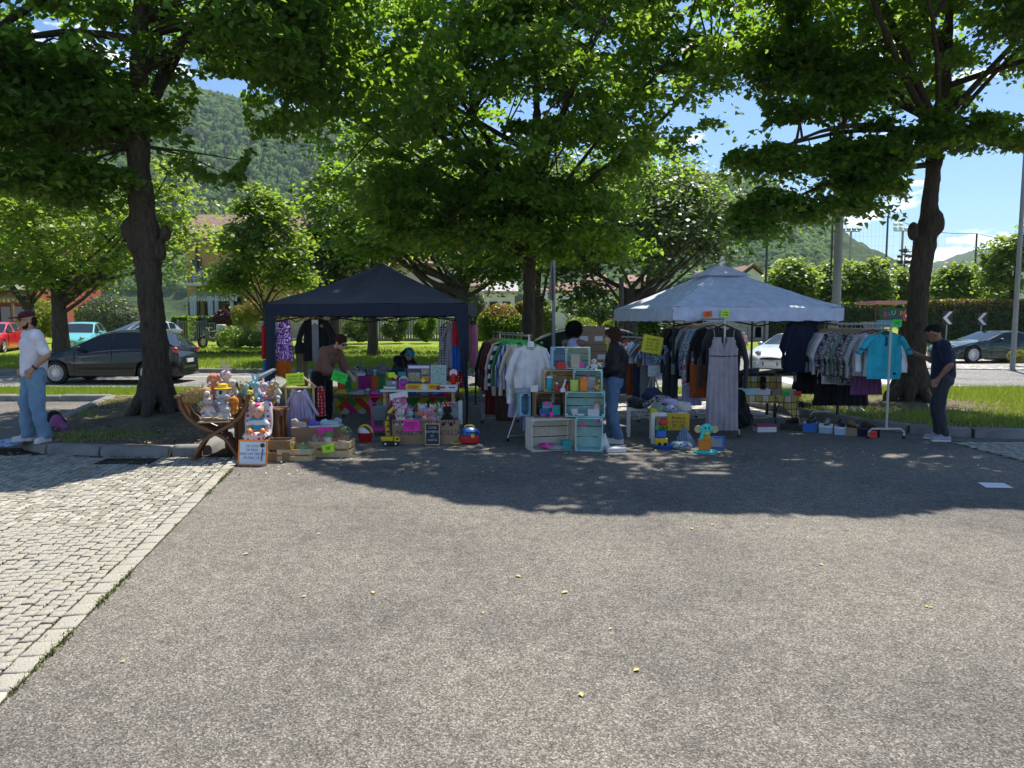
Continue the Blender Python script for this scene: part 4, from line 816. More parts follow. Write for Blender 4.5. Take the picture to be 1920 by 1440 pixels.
def house(name, label, x0, x1, Y, dep, z0, z1, wall, rf, rise=1.6, wins=(), ridge='x', chimney=None, ov=.6, cat='house'):
 root = thing(name, label, cat, ((x0+x1)/2, Y, z0)); w = x1-x0; m = MB(); m.box((0, dep/2, (z1-z0)/2), (w, dep, z1-z0))
 if ridge == 'y': m.add([(-w/2, .0, z1-z0), (w/2, 0, z1-z0), (0, 0, z1-z0+rise*w/(w+2*ov)), (-w/2, dep, z1-z0), (w/2, dep, z1-z0), (0, dep, z1-z0+rise*w/(w+2*ov))], [(0, 1, 2), (5, 4, 3)])
 m.obj('wall', wall, root); r = roof(root, -w/2, w/2, 0, dep, z1-z0+.01, rise, rf, ov, ridge)
 if chimney: m = MB(); m.box((chimney, dep*.35, z1-z0+rise+.3), (.6, .6, 1.2)); m.box((chimney, dep*.35, z1-z0+rise+.95), (.8, .8, .12)); m.obj('chimney', M_WHITE, r)
 for x, z, ww, hh, fr_, lf in wins: win(root, x, -.04, z, ww, hh, fr_, leafs=lf)
 return root
M_YELW = M('yellow_stucco', (.52, .33, .11), .9, var=.1, ns=1, bm=.2); M_ORW = M('orange_stucco', (.5, .24, .08), .9, var=.1, ns=1); M_REDW = M('red_stucco', (.42, .1, .08), .9, var=.1, ns=1); M_WHW = M('white_stucco', (.6, .58, .55), .9, var=.08, ns=1); M_BEI = M('beige_stucco', (.5, .43, .3), .9, var=.1, ns=1)
M_AWN = Mfab('striped_awning', (.62, .62, .6), (.25, .28, .3), 'stripes', 5.); M_AWB = Mfab('beige_striped_awning', (.55, .45, .25), (.3, .16, .08), 'stripes', 3.2); M_CURT = M('white_curtain', (.62, .66, .68), .9, var=.12, ns=3)
Yh = 52
def X52(u): return XP(u, Yh, 3)
def Z52(v, Y=Yh): return P(960, v, Y).z
yh = house('yellow_house', 'yellow house with striped awnings and white curtains behind the young maple', X52(352), X52(560), Yh, 9, .5, Z52(455), M_YELW, M_TILE, 2.4, ridge='x', ov=.9)
cx = (X52(352)+X52(560))/2
def lx(u): return X52(u)-cx
def lz(v): return Z52(v)-.5
awning(yh, lx(378), lx(472), -.02, lz(505), .7, 1.6, M_AWN); awning(yh, lx(374), lx(462), -.02, lz(540), .75, 1.7, M_AWN)
m = MB(); m.box((lx(420), -1.2, lz(536)), (lx(470)-lx(375), 2.4, .18)); b_ = m.obj('balcony', M_WHW, yh)
m = MB()
for i in range(16): m.box((lx(376)+(lx(470)-lx(376))*i/15, -2.3, lz(536)+.5), (.04, .04, .9))
m.box((lx(423), -2.3, lz(536)+.97), (lx(470)-lx(376), .06, .05)); m.obj('railing', M_SLATP, b_)
for u0, u1 in ((375, 388), (408, 418), (420, 428), (448, 455)):
 m = MB(); n = 8; vs = [(lx(u0)+(lx(u1)-lx(u0))*i/n, -1.7+.08*math.sin(i*2), z) for i in range(n+1) for z in (lz(606), lz(556))]; m.add(vs, [(2*i, 2*i+2, 2*i+3, 2*i+1) for i in range(n)]); m.obj('curtain', M_CURT, yh, smooth=True)
for u, v, w, h in ((364, 592, .8, 1.9), (400, 585, 1.3, 2.0), (438, 585, 1.2, 2.0), (500, 585, 1.6, 1.3), (372, 500, .7, 1.2), (520, 505, 1.0, 1.5), (440, 510, 1.4, 1.7)): win(yh, lx(u), -.04, lz(v), w, h)
m = MB(); m.box((lx(373), -.08, lz(520)), (.12, .12, lz(455)-lz(620))); m.obj('downpipe', M_SLATP, yh)
house('grey_gable_house', 'plain grey gable wall rising behind the yellow house roof', XP(378, 64, 6), XP(446, 64, 6), 64, 9, 0, P(0, 452, 64).z, M_WHW, M_TILEG, 1.6, ov=.3)
house('orange_house', 'orange terraced house with dark eaves partly hidden by the young maple', XP(560, 56, 4), XP(720, 56, 4), 56, 9, .5, P(0, 440, 56).z, M_ORW, M_TILE, 2.2, [(-2, 2.0, 1.4, 2.0, None, 2), (1.5, 2.0, 1.4, 2.0, None, 2), (-1.6, 5.0, 1.2, 1.5, M_WHITE, 2), (2, 5.0, 1.2, 1.5, M_WHITE, 2)], chimney=1.2)
house('white_house', 'white house with brown shutters seen right of the navy tent peak', XP(735, 60, 4), XP(850, 60, 4), 60, 9, .4, P(0, 500, 60).z, M_WHW, M_TILE, 1.5, [(-1.6, 1.9, 1.2, 1.6, None, 2), (1.4, 3.8, 1.1, 1.4, None, 2), (-1.4, 3.9, 1.1, 1.4, None, 2)])
rd = house('red_house', 'red house with a beige striped awning at the left edge', XP(-60, 50, 4), XP(66, 50, 4), 50, 8, .4, P(0, 440, 50).z, M_REDW, M_TILE, 2, [(2.8, 4.7, 1.0, 1.5, M_WHITE, 2), (-1, 4.6, 1.1, 1.5, M_WHITE, 2), (-1.7, 1.5, 1.7, 1.8, None, 2), (.6, 1.5, 1.7, 1.8, None, 2)], ov=.8)
awning(rd, -2.4, 2.3, -.02, P(0, 548, 50).z-.4, .5, 1.5, M_AWB)
m = MB(); m.box((0, -1.2, P(0, 546, 50).z-.2), (5.0, 2.6, .3)); m.obj('balcony', M_WHW, rd)
for x in (-2.2, .2, 2.2): m = MB(); m.box((x, -2.2, 1.4), (.14, .14, 2.6)); m.obj('post', M_TILE, rd)
far_h = [(1040, 1085, 95, 548, 'small pale house with a terracotta roof left of the grey tent', M_WHW, M_TILE), (1105, 1135, 110, 528, 'distant house with flat terrace above the curly haired woman', M_BEI, M_TILE), (1130, 1172, 100, 546, 'distant white house with a salmon tiled roof behind the forked tree', M_WHW, M_TILE), (1180, 1215, 120, 530, 'distant cream house seen between the forks of the grey tree', M_BEI, M_TILE),
  (1388, 1432, 80, 520, 'house with a brown gabled roof behind the slope of the grey tent', M_WHW, M_TILE), (910, 965, 80, 550, 'long low grey building above the large clipped bush', M_WHW, M_TILEG), (880, 905, 90, 540, 'small distant cream house right of the navy tent', M_BEI, M_TILE)]
for u0, u1, Y, v, lb, wm, rm in far_h:
 w = XP(u1, Y, 5)-XP(u0, Y, 5); house('far_house', lb, XP(u0, Y, 5), XP(u1, Y, 5), Y, 8, 0, P(0, v, Y).z, wm, rm, 1.3, [(-w*.22, P(0, v, Y).z-1.5, .9, 1.2, None, 1), (w*.22, P(0, v, Y).z-1.5, .9, 1.2, None, 1)], ov=.4, ridge='y' if u0 == 1388 else 'x', cat='house')
for u, v, Y, lb in ((1020, 545, 420, 'tiny pale house on the lower slope of the mountain, left of two'), (1350, 480, 420, 'tiny pale house on the lower slope of the mountain, right of two'), (1312, 512, 400, 'tiny white house low on the slope above the grey tent')): house('hillside_house', lb, XP(u-8, Y, 20), XP(u+8, Y, 20), Y, 6, P(0, v+14, Y).z-8, P(0, v, Y).z, M_WHW, M_TILE, 1.5, ov=.4)
# satellite-dish-like antenna and chimney on the roofs
ant = thing('roof_antenna', 'thin rooftop television antenna beside the white chimney', 'antenna', (XP(561, 56, 8), 58, 8)); m = MB(); m.tube([(0, 0, 0), (0, 0, 4.2)], .03, 6)
for k in range(5): m.tube([(-.5+.05*k, 0, 3.2+.2*k), (.5-.05*k, 0, 3.2+.2*k)], .015, 4)
m.obj('mast', M_SLATP, ant)
# concrete wall pieces
M_CONC = M('concrete', (.3, .295, .28), .9, var=.2, ns=2, bm=.3, bs=20)
def wallpanels(name, label, xa, xb, Y, z0, z1, n, mat=None, courses=3):
 root = thing(name, label, 'wall', ((xa+xb)/2, Y, z0)); w = (xb-xa)/n
 for j in range(courses):
  hh = (z1-z0)/courses
  for i in range(n): m = MB(); m.box((-(xb-xa)/2+w*(i+.5)+(.5*w if (j % 2 and i < n-1) else 0), 0, hh*(j+.5)), (w-.03, .25, hh-.02)); m.obj('panel', mat or M_CONC, root, bevel=.008)
 m = MB(); m.box((0, .05, (z1-z0)/2), (xb-xa, .2, z1-z0-.02)); m.obj('backing', M_CONC, root)
 m = MB(); m.box((0, 0, z1-z0+.05), (xb-xa+.1, .4, .1)); m.obj('coping', M_CONC, root)
wallpanels('concrete_wall', 'grey panelled concrete wall seen under the grey tent', XP(1205, 46, 1), XP(1440, 46, 1), 46, 0, 2.05, 9)
wallpanels('gate_pillar_wall', 'short pale wall with a pillar at the left corner of the grey tent', XP(1138, 43, 1), XP(1166, 43, 1), 43, .4, 3.3, 1, M_WHW, 2)
M_GREEN = M('green_mesh', (.02, .2, .14), .7, var=.1)
gf = thing('green_screen_fence', 'green screening fence left of the grey tent corner', 'fence', (XP(1128, 47, 2), 47, .4))
for k in range(4): m = MB(); m.box((-1.0+.7*k, 0, 1.5), (.66, .05, 2.3)); m.obj('panel', M_GREEN, gf)
for k in range(5): m = MB(); m.tube([(-1.35+.7*k, 0, 0), (-1.35+.7*k, 0, 3)], .035, 6); m.obj('post', M_SLATP, gf)
def railing(name, label, u0, u1, Y, h, step, mat, w=.03, z0=.4, cat='fence', grp=None):
 xa, xb = XP(u0, Y, 1), XP(u1, Y, 1); root = thing(name, label, cat, ((xa+xb)/2, Y, z0), group=grp); L = xb-xa; n = int(L/step); me = MB().box((0, 0, h/2+.05), (w, w, h-.1)).mesh('bar', mat)
 for i in range(min(n, 120)): link('bar', me, root, (-L/2+L*(i+.5)/n, 0, 0))
 for z in (.12, h-.05): m = MB(); m.box((0, -.01, z), (L, .05, .05)); m.obj('rail', mat, root)
 for i in range(int(L/2.4)+1): m = MB(); m.box((-L/2+L*i/max(1, int(L/2.4)), 0, h/2+.03), (.09, .09, h+.12)); m.obj('post', mat, root)
M_GRF = M('grey_rail', (.16, .17, .17), .6, var=.1)
railing('metal_railing', 'grey metal railing behind the parked motorbike', 334, 382, 44, 1.35, .13, M_GRF); railing('metal_railing', 'dark railing in front of the yellow house right of the gate', 386, 500, 45, 1.25, .15, M_GRF)
railing('slatted_fence', 'long grey fence of upright slats seen under the navy tent', 608, 860, 45.5, 1.55, .16, M_GRF, .1); railing('metal_railing', 'low dark railing left of the black estate car', 866, 912, 44, 1.2, .14, M_SLATP)
m = MB(); m.box((0, 0, .15), (XP(860, 45, 1)-XP(500, 45, 1), .3, .4)); m.obj('plinth_wall', M_CONC, label='low concrete plinth under the slatted fence', cat='wall').location = ((XP(860, 45, 1)+XP(500, 45, 1))/2, 45.8, .3)
m = MB(); m.box((0, 0, .55), (XP(560, 46, 1)-XP(478, 46, 1), .25, 1.5)); m.obj('garden_wall', M_CONC, label='plain grey garden wall behind the young maple', cat='wall').location = ((XP(560, 46, 1)+XP(478, 46, 1))/2, 47, .4)
for u, c_, lb in ((648, M_YELW, 'ochre panel behind the slatted fence left of the bushes'), (702, M_WHW, 'white curtain like panel behind the slatted fence')):
 m = MB(); m.box((0, 0, 1), (.9, .1, 2.0)); m.obj('screen_panel', c_, label=lb, cat='panel').location = (XP(u, 47, 1), 47.2, .5)
pt = thing('garden_chair', 'white plastic garden chair behind the slatted fence', 'chair', (XP(647, 44.5, 1), 44.6, .45)); m = MB(); m.box((0, 0, .42), (.5, .5, .04)); m.obj('seat', M_WHITE, pt)
for k in range(4): m = MB(); m.box((-.18+.12*k, .24, .7), (.06, .03, .5)); m.obj('slat', M_WHITE, pt)
for a in (-.22, .22):
 for b in (-.22, .22): m = MB(); m.box((a, b, .21), (.04, .04, .42)); m.obj('leg', M_WHITE, pt)
# shelter with coloured letters
x = XP(1668, 40, 2); ks = thing('playground_hut', 'dark green hut wall with coloured letters and a pinkish roof edge', 'hut', (x, 40, 0)); M_DKG = M('dark_green_board', (.012, .06, .045), .7)
zt = P(0, 578, 40).z; zb = P(0, 602, 40).z; hw = (XP(1710, 40, 2)-XP(1652, 40, 2))/2; cxo = (XP(1710, 40, 2)+XP(1652, 40, 2))/2-x
m = MB(); m.box((cxo, 0, (zt+zb)/2), (2*hw, .12, zt-zb)); m.obj('sign_board', M_DKG, ks)
m = MB(); m.box((cxo-.2, .9, P(0, 567, 40).z), (2*hw+.5, 2.2, .18)); m.obj('roof', M('pink_fascia', (.45, .2, .17), .7), ks)
for a in (-hw, hw): m = MB(); m.box((cxo+a, .5, P(0, 567, 40).z/2), (.12, .12, P(0, 567, 40).z)); m.obj('post', M_WOODB, ks)
m = MB(); m.box((cxo-.45, -.05, P(0, 607, 40).z), (1.3, .04, .4)); m.obj('blue_panel', M('blue_board', (.06, .2, .32), .5), ks)
m = MB(); m.box((cxo-1.4, 0, .95), (1.1, .08, 1.5)); m.obj('board_wall', M('grey_boards', (.17, .14, .12), .8), ks)
for i, (ch, c_, dz) in enumerate((('B', (.5, .05, .06), 0), ('a', (.16, .12, .55), .12), ('U', (.12, .6, .3), .2), ('', 0, 0), ('P', (.65, .3, .03), .1), ('a', (.6, .05, .05), .2), ('r', (.1, .5, .3), .1), ('K', (.6, .05, .05), 0))):
 if ch: text(ch, .36, M('letter%d' % i, c_, .6, var=0, bm=0), ks, (cxo-hw+.2+i*.22, -.075, (zt+zb)/2+dz*.5), name='letter')
# posts, lamps and masts
M_GALV = M('galvanised_steel', (.25, .26, .26), .55, .3, var=.15, ns=2); M_POLED = M('dark_pole', (.06, .055, .05), .7)
def pole(name, label, u, vb, Y, vt, r0, r1, mat, cat='pole', grp=None, z0=0.):
 x = XP(u, Y, 0); zt_ = P(u, vt, Y).z; o = thing(name, label, cat, (x, Y, z0), group=grp); m = MB(); m.tube([(0, 0, 0), (0, 0, zt_-z0)], [r0, r1], 12); m.obj('shaft', mat, o, smooth=True); m = MB(); m.lathe((0, 0, 0), [(r0*1.7, 0), (r0*1.7, .03), (r0*1.15, .08)], 12); m.obj('base', mat, o, smooth=True); return o, zt_-z0
pole('street_lamp_post', 'tall thick grey pole rising behind the right end of the grey tent', 1562, 0, 19.5, 60, .12, .09, M_GALV)
o, h_ = pole('street_lamp_post', 'slim pale lamp post at the right edge of the view', 1898, 0, 25, 250, .085, .06, M_GALV)
pole('thin_pole', 'thin dark pole rising above the grey tent peak', 1432, 0, 40, 395, .07, .06, M_POLED); pole('thin_pole', 'dark pole beside the forked tree behind the grey tent corner', 1163, 0, 24, 520, .09, .08, M_POLED); pole('thin_pole', 'slender black pole just left of the thick grey pole', 1553, 0, 52, 392, .07, .06, M_POLED)
NP = []
for u, vt, lb in ((1655, 405, 'sports ground net post left of the right lime trunk'), (1821, 438, 'sports ground net post right of the right lime trunk'), (1553, 380, 'sports ground net post behind the thick grey pole')):
 o, h_ = pole('net_post', lb, u, 0, 80, vt, .12, .1, M_POLED, grp='sports ground net posts'); NP.append(Vector((XP(u, 80, 0), 80, h_)))
NP.sort(key=lambda p: p.x); w_ = MB()
q0 = NP[0]+Vector((0, 0, 0)); line = [q0]+NP[1:]+[NP[-1]+Vector((8, 0, .1))]
for a, b in zip(line[:-1], line[1:]): w_.tube([a.lerp(b, i/8)-Vector((0, 0, 1.1*math.sin(math.pi*i/8)*.6)) for i in range(9)], .03, 4, cap=False)
w_.obj('net_cable', M_POLED, label='sagging top cable strung between the sports ground posts', cat='cable')
nm_ = MB(); 
for a, b in zip(line[:-1], line[1:]):
 for i in range(1, 14):
  p = a.lerp(b, i/14)-Vector((0, 0, .66*math.sin(math.pi*i/14))); nm_.tube([p, (p.x, p.y, 3)], .008, 3, cap=False)
 for k in range(8): nm_.tube([(a.x, a.y, 4+k), (b.x, b.y, 4+k)], .008, 3, cap=False)
nm_.obj('ball_net', M('net_grey', (.3, .32, .33), .8, bm=0), label='fine ball stop net hanging between the sports ground posts', cat='net')
for u, vt, n, lb in ((1588, 434, 4, 'floodlight mast with a single row of lamps beside the thick pole'), (1684, 433, 6, 'floodlight mast with clustered lamps above the cedar')):
 o, h_ = pole('floodlight_mast', lb, u, 0, 100, vt, .2, .14, M_GALV, grp='floodlight masts'); m = MB(); m.box((0, 0, h_), (2.4, .12, .12)); m.obj('crossbar', M_GALV, o)
 for k in range(n): m = MB(); m.box((-1.1+2.2*(k % 4)/3, -.1, h_+.3+(.6 if k > 3 else 0)), (.45, .3, .35), (.5, 0, 0)); m.obj('floodlight', M_WHITE if n > 4 else M_GALV, o)
# chevron signs
M_BLK = M('black_plastic', (.012, .012, .013), .5, var=0, bm=0)
for u, v, Y, lb in ((1777, 596, 30, 'left chevron sign with a white arrow on black, beside the man with the phone'), (1842, 598, 31.5, 'right chevron sign with a white arrow on black, above the dark coupe')):
 x = XP(u, Y, 2); zc = P(u, v, Y).z; o = thing('chevron_sign', lb, 'road sign', (x, Y, 0), group='chevron signs'); m = MB(); m.box((0, 0, zc), (.4, .03, .54)); m.obj('plate', M_BLK, o)
 m = MB(); m.plate([(-.2, 0), (.05, -.26), (.19, -.26), (-.04, 0), (.19, .26), (.05, .26)], -.022, -.016); c_ = m.obj('arrow', M_WHITE, o); c_.location = (0, 0, zc)
 m = MB(); m.tube([(0, .03, 0), (0, .03, zc+.2)], .03, 8); m.obj('post', M_GALV, o)
# seen-edge-on road sign in front of the middle tree
x = XP(1037, 12.9, 0); o = thing('road_sign_post', 'grey post with a triangular road sign seen almost edge-on right of the middle trunk', 'road sign', (x, 12.9, 0)); m = MB(); m.tube([(0, 0, 0), (.0, 0, 2.78)], .03, 8); m.obj('post', M_GALV, o, smooth=True)
m = MB(); m.plate([(-.38, 0), (.38, 0), (0, .68)], -.008, .008); q = m.obj('plate', M_GALV, o, rot=(0, 0, R(80))); q.location = (-.04, 0, 2.08); m = MB(); m.plate([(-.32, .035), (.32, .035), (0, .61)], -.012, -.009, 0); q2 = m.obj('face', M('sign_red', (.4, .04, .03), .5), q)
# zebra-style round no-entry sign near the hut
x = XP(1705, 26, 2); o = thing('road_sign', 'small red and white round road sign beside the right lime trunk', 'road sign', (x, 26, 0)); zc = P(0, 592, 26).z; m = MB(); m.tube([(0, 0, 0), (0, 0, zc)], .03, 6); m.obj('post', M_GALV, o); m = MB(); m.lathe((0, -.04, zc), [(.01, 0), (.25, 0), (.25, .02), (.01, .02)], 20, rot=(math.pi/2, 0, 0)); m.obj('plate', M('sign_red2', (.5, .04, .04), .5, var=0), o); m = MB(); m.box((0, -.075, zc), (.36, .01, .08)); m.obj('bar', M_WHITE, o)
hb = MB(); hb.box((0, 1900, 165), (6400, 3990, 332)); ho = hb.obj('haze', M('haze_air', (1, 1, 1), var=0, bm=0), kind='stuff'); t = ho.data.materials[0].node_tree; t.nodes.clear()
pv = N(t, 'ShaderNodeVolumePrincipled'); pv.inputs['Color'].default_value = (.75, .87, 1, 1); pv.inputs['Density'].default_value = .00013; pv.inputs['Anisotropy'].default_value = .2; ou = N(t, 'ShaderNodeOutputMaterial'); t.links.new(pv.outputs[0], ou.inputs['Volume'])
# ================================================================ cars
M_TYRE = M('tyre_rubber', (.016, .016, .017), .85, var=.1); M_ALLOY = M('alloy', (.6, .6, .61), .35, .25, var=.05, bm=0); M_DKPL = M('dark_trim', (.014, .014, .015), .5, var=0, bm=0)
M_CGL = Mglass('car_glass', (.018, .024, .028), .03); M_LAMP = Mglass('lamp_glass', (.5, .52, .55), .05); M_LAMP.node_tree.nodes['Principled BSDF'].inputs['Metallic'].default_value = .6
M_TAIL = M('tail_lamp', (.35, .01, .01), .15, var=0, bm=0, coat=1); M_CHR = M('chrome', (.7, .7, .72), .12, 1, var=0, bm=0); M_PLATE = M('number_plate', (.7, .7, .68), .4, var=.03, bm=0); M_PLB = M('plate_blue', (.02, .06, .35), .4, var=0, bm=0)
def paint(name, c, met=.0, rough=.28):
 k = max(c) < .05; m = M(name, c, .5 if k else rough, met, var=0, bm=0, coat=1., spec=.05 if k else None); return m
def car(name, label, spec, mat, loc, rz, spokes=10, rimk='multi', group='parked cars', rim=M_ALLOY):
 root = thing(name, label, 'car', loc, rz, group)
 L = spec['L']; top = spec['top']; belt = spec['belt']; wid = spec['wid']; zb0 = spec.get('zb', .2); wh = spec['wheels']; Rw = spec['R']
 ws0, ws1 = spec['ws']; rw0, rw1 = spec['rw']; sides = spec['side']
 xs = set(np.round(np.linspace(0, L, 50), 3))
 for w in wh:
  for a in np.linspace(-1, 1, 15): xs.add(round(w+a*(Rw+.06), 3))
 for a in (ws0, ws1, rw0, rw1): xs.add(a)
 for a, b in sides: xs.add(a); xs.add(b)
 xs = sorted(xs); f = lambda tab, x: float(np.interp(x, [t[0] for t in tab], [t[1] for t in tab]))
 rings = []
 for x in xs:
  t = f(top, x); bl = min(f(belt, x), t-.01); w = f(wid, x); zb = zb0
  if x < .2: zb = zb0+.05
  for q in wh:
   d = Rw+.05
   if abs(x-q) < d: zb = max(zb, Rw+math.sqrt(max(0, d*d-(x-q)**2)))
  zb = min(zb, bl-.06); g = t-bl; mid = max(zb+.02, .6)
  if mid > bl-.03: mid = (zb+bl)/2
  y7 = w*.945-.36*g
  rings.append([(0, zb), (w*.93, zb), (w*.99, min(zb+.03, mid-.005)), (w*1.0, (zb+mid)/2), (w, mid), (w*.985, (mid+bl)/2), (w*.96, bl), (w*.945, bl+.05*g), (y7, bl+.86*g), (y7-.05, bl+.95*g), (y7*.66, bl+.995*g), (0, t+.012*w)])
 K = 12; parts = {'body': MB(), 'windscreen': MB(), 'rear_window': MB()}; sw = [[MB(), MB()] for _ in sides]
 def put(mb, q): mb.add(q, [(0, 1, 2, 3)])
 bv = []; bf = []
 for s in (-1, 1):
  o = len(bv)
  for x, r in zip(xs, rings): bv += [(x-L/2, s*y, z) for y, z in r]
  for i in range(len(xs)-1):
   xm = (xs[i]+xs[i+1])/2; g = f(top, xm)-f(belt, xm)
   for k in range(K-1):
    idx = [o+i*K+k, o+(i+1)*K+k, o+(i+1)*K+k+1, o+i*K+k+1]
    if s < 0: idx = idx
    else: idx = idx[::-1]
    tgt = None
    if k >= 9 and ws0 < xm < ws1: tgt = parts['windscreen']
    elif k >= 9 and rw0 < xm < rw1: tgt = parts['rear_window']
    elif k == 7 and g > .12:
     for n_, (a, b) in enumerate(sides):
      if a < xm < b: tgt = sw[n_][0 if s < 0 else 1]
    if tgt is None: bf.append(tuple(idx))
    else: put(tgt, [bv[j] for j in idx])
  bf.append(tuple((o+k) for k in (range(K) if s > 0 else reversed(range(K))))); e = o+(len(xs)-1)*K; bf.append(tuple((e+k) for k in (reversed(range(K)) if s > 0 else range(K))))
 m = bpy.data.meshes.new('body'); m.from_pydata(bv, [], bf); m.materials.append(mat)
 bm_ = bmesh.new(); bm_.from_mesh(m); bmesh.ops.remove_doubles(bm_, verts=bm_.verts, dist=.002); bmesh.ops.recalc_face_normals(bm_, faces=bm_.faces); bm_.to_mesh(m); bm_.free()
 m.polygons.foreach_set('use_smooth', [True]*len(m.polygons)); m.set_sharp_from_angle(angle=R(38)); link('body', m, root)
 def fix(o):
  b = bmesh.new(); b.from_mesh(o.data); bmesh.ops.remove_doubles(b, verts=b.verts, dist=.002); bmesh.ops.recalc_face_normals(b, faces=b.faces); b.to_mesh(o.data); b.free(); return o
 for nm in ('windscreen', 'rear_window'): fix(parts[nm].obj(nm, M_CGL, root, smooth=True, auto=60))
 for a in sw:
  for b in a:
   if b.f: fix(b.obj('side_window', M_CGL, root, smooth=True, auto=60))
 wy = max(w for _, w in wid)
 tm = MB(); tm.lathe((0, 0, 0), [(Rw*.66, -.1), (Rw*.93, -.105), (Rw, -.06), (Rw, .06), (Rw*.93, .1), (Rw*.66, .1)], 28, rot=(math.pi/2, 0, 0), cap=False); tme = tm.mesh('tyre', M_TYRE, True)
 rm = MB(); rm.lathe((0, 0, 0), [(Rw*.62, .09), (Rw*.7, .105), (Rw*.7, .02), (Rw*.6, .02)], 28, rot=(math.pi/2, 0, 0), cap=False); rm.lathe((0, -.0, 0), [(.001, .1), (.055, .1), (.07, .06)], 12, rot=(math.pi/2, 0, 0))
 for k in range(spokes):
  a = 2*math.pi*k/spokes; c, s = math.cos(a), math.sin(a)
  for da in ((-.09, .09) if rimk == 'y' else (0,)): rm.tube([(c*.04, -.085, s*.04), (math.cos(a+da)*Rw*.66, -.08, math.sin(a+da)*Rw*.66)], [.022, .017], 5)
 rme = rm.mesh('rim', rim, True, 40); dm = MB(); dm.lathe((0, 0, 0), [(.001, .03), (Rw*.66, .03)], 20, rot=(math.pi/2, 0, 0)); 
 wl = MB()
 for q in wh:
  for s in (-1, 1):
   w_ = link('wheel', tme, root, (q-L/2, s*(wy-.11), Rw), (0, 0, 0 if s < 0 else math.pi)); link('rim', rme, w_); link('brake_disc', dm.mesh('brake_disc', M_DKPL), w_)
  wl.box((q-L/2, 0, Rw+.1), (Rw*2+.1, 2*wy-.34, Rw*1.7))
 wl.box((0, 0, .3), (L-.7, 2*wy-.3, .2)); wl.obj('underbody', M_DKPL, root)
 for s in (-1, 1):
  m = MB(); x_ = sides[0][0]+.22; m.ball((x_-L/2, s*(wy+.1), f(belt, x_)+.06), (.07, .11, .075), 10, 8); m.tube([(x_-L/2, s*(wy-.08), f(belt, x_)), (x_-L/2, s*(wy+.05), f(belt, x_)+.04)], .02, 6); m.obj('mirror', spec.get('mir', mat), root, smooth=True)
  for a, b in sides[:2]:
   if b-a > .4: m = MB(); m.box((b-.16-L/2, s*(wy*.985), f(belt, b)-.1), (.17, .03, .028)); m.obj('door_handle', mat, root)
 dl = MB()
 for s in (-1, 1):
  for xx in spec.get('doors', ()): dl.box((xx-L/2, s*(wy*.995), (zb0+.12+f(belt, xx))/2), (.008, .012, f(belt, xx)-zb0-.16))
 if dl.f: dl.obj('door_gap', M_DKPL, root)
 fx = -L/2; hw = f(wid, .12)
 for s in (-1, 1):
  m = MB(); m.ball((fx+spec['hl'][0], s*(hw-.1), spec['hl'][1]), spec['hl'][2], 12, 8, rot=(0, R(18), s*R(38))); m.obj('headlight', M_LAMP, root, smooth=True)
  m = MB(); m.ball((-fx-.1, s*(f(wid, L-.1)-.05), spec['tl']), (.1, .1, .09), 10, 6, rot=(0, 0, s*R(-30))); m.obj('tail_light', M_TAIL, root, smooth=True)
  m = MB(); m.ball((fx+.06, s*(hw-.2), .36), (.05, .07, .05), 8, 6); m.obj('fog_lamp', M_LAMP, root, smooth=True)
 gz, gh, gw = spec['grille']; m = MB(); m.ball((fx+.035, 0, gz), (.04, gw, gh), 18, 8); g_ = m.obj('grille', M_DKPL, root, smooth=True); m = MB(); m.box((fx-.0, 0, gz), (.012, gw*1.7, .018)); m.obj('bar', M_CHR, g_)
 m = MB(); m.ball((fx+.05, 0, .31), (.05, gw*1.3, .05), 14, 6); m.obj('air_intake', M_DKPL, root, smooth=True)
 for x_, z_ in ((fx-.012, spec.get('pz', .48)), (-fx+.012, .62)): m = MB(); m.box((x_, 0, z_), (.012, .5, .11)); p_ = m.obj('number_plate', M_PLATE, root); m = MB(); m.box((x_-.004 if x_ < 0 else x_+.004, .225, z_), (.012, .045, .105)); m.box((x_-.004 if x_ < 0 else x_+.004, -.225, z_), (.012, .045, .105)); m.obj('blue_band', M_PLB, p_)
 return root
HATCH = dict(L=4.1, R=.31, wheels=(.8, 3.33), ws=(1.12, 1.95), rw=(3.62, 3.98), side=((1.3, 2.3), (2.38, 3.2), (3.26, 3.62)), doors=(1.32, 2.34, 3.2),
 top=[(0, .56), (.1, .66), (.35, .78), (.8, .9), (1.12, .96), (1.95, 1.38), (2.35, 1.46), (2.9, 1.475), (3.4, 1.42), (3.62, 1.37), (3.98, 1.02), (4.07, .88), (4.1, .5)],
 belt=[(0, .54), (.35, .72), (1.12, .89), (2, .95), (3.62, 1.04), (3.98, .98), (4.07, .86), (4.1, .48)], wid=[(0, .45), (.06, .6), (.2, .72), (.55, .81), (1.5, .85), (3.2, .85), (3.85, .79), (4.02, .7), (4.1, .55)], hl=(.3, .69, (.26, .09, .085)), tl=.92, grille=(.6, .04, .3))
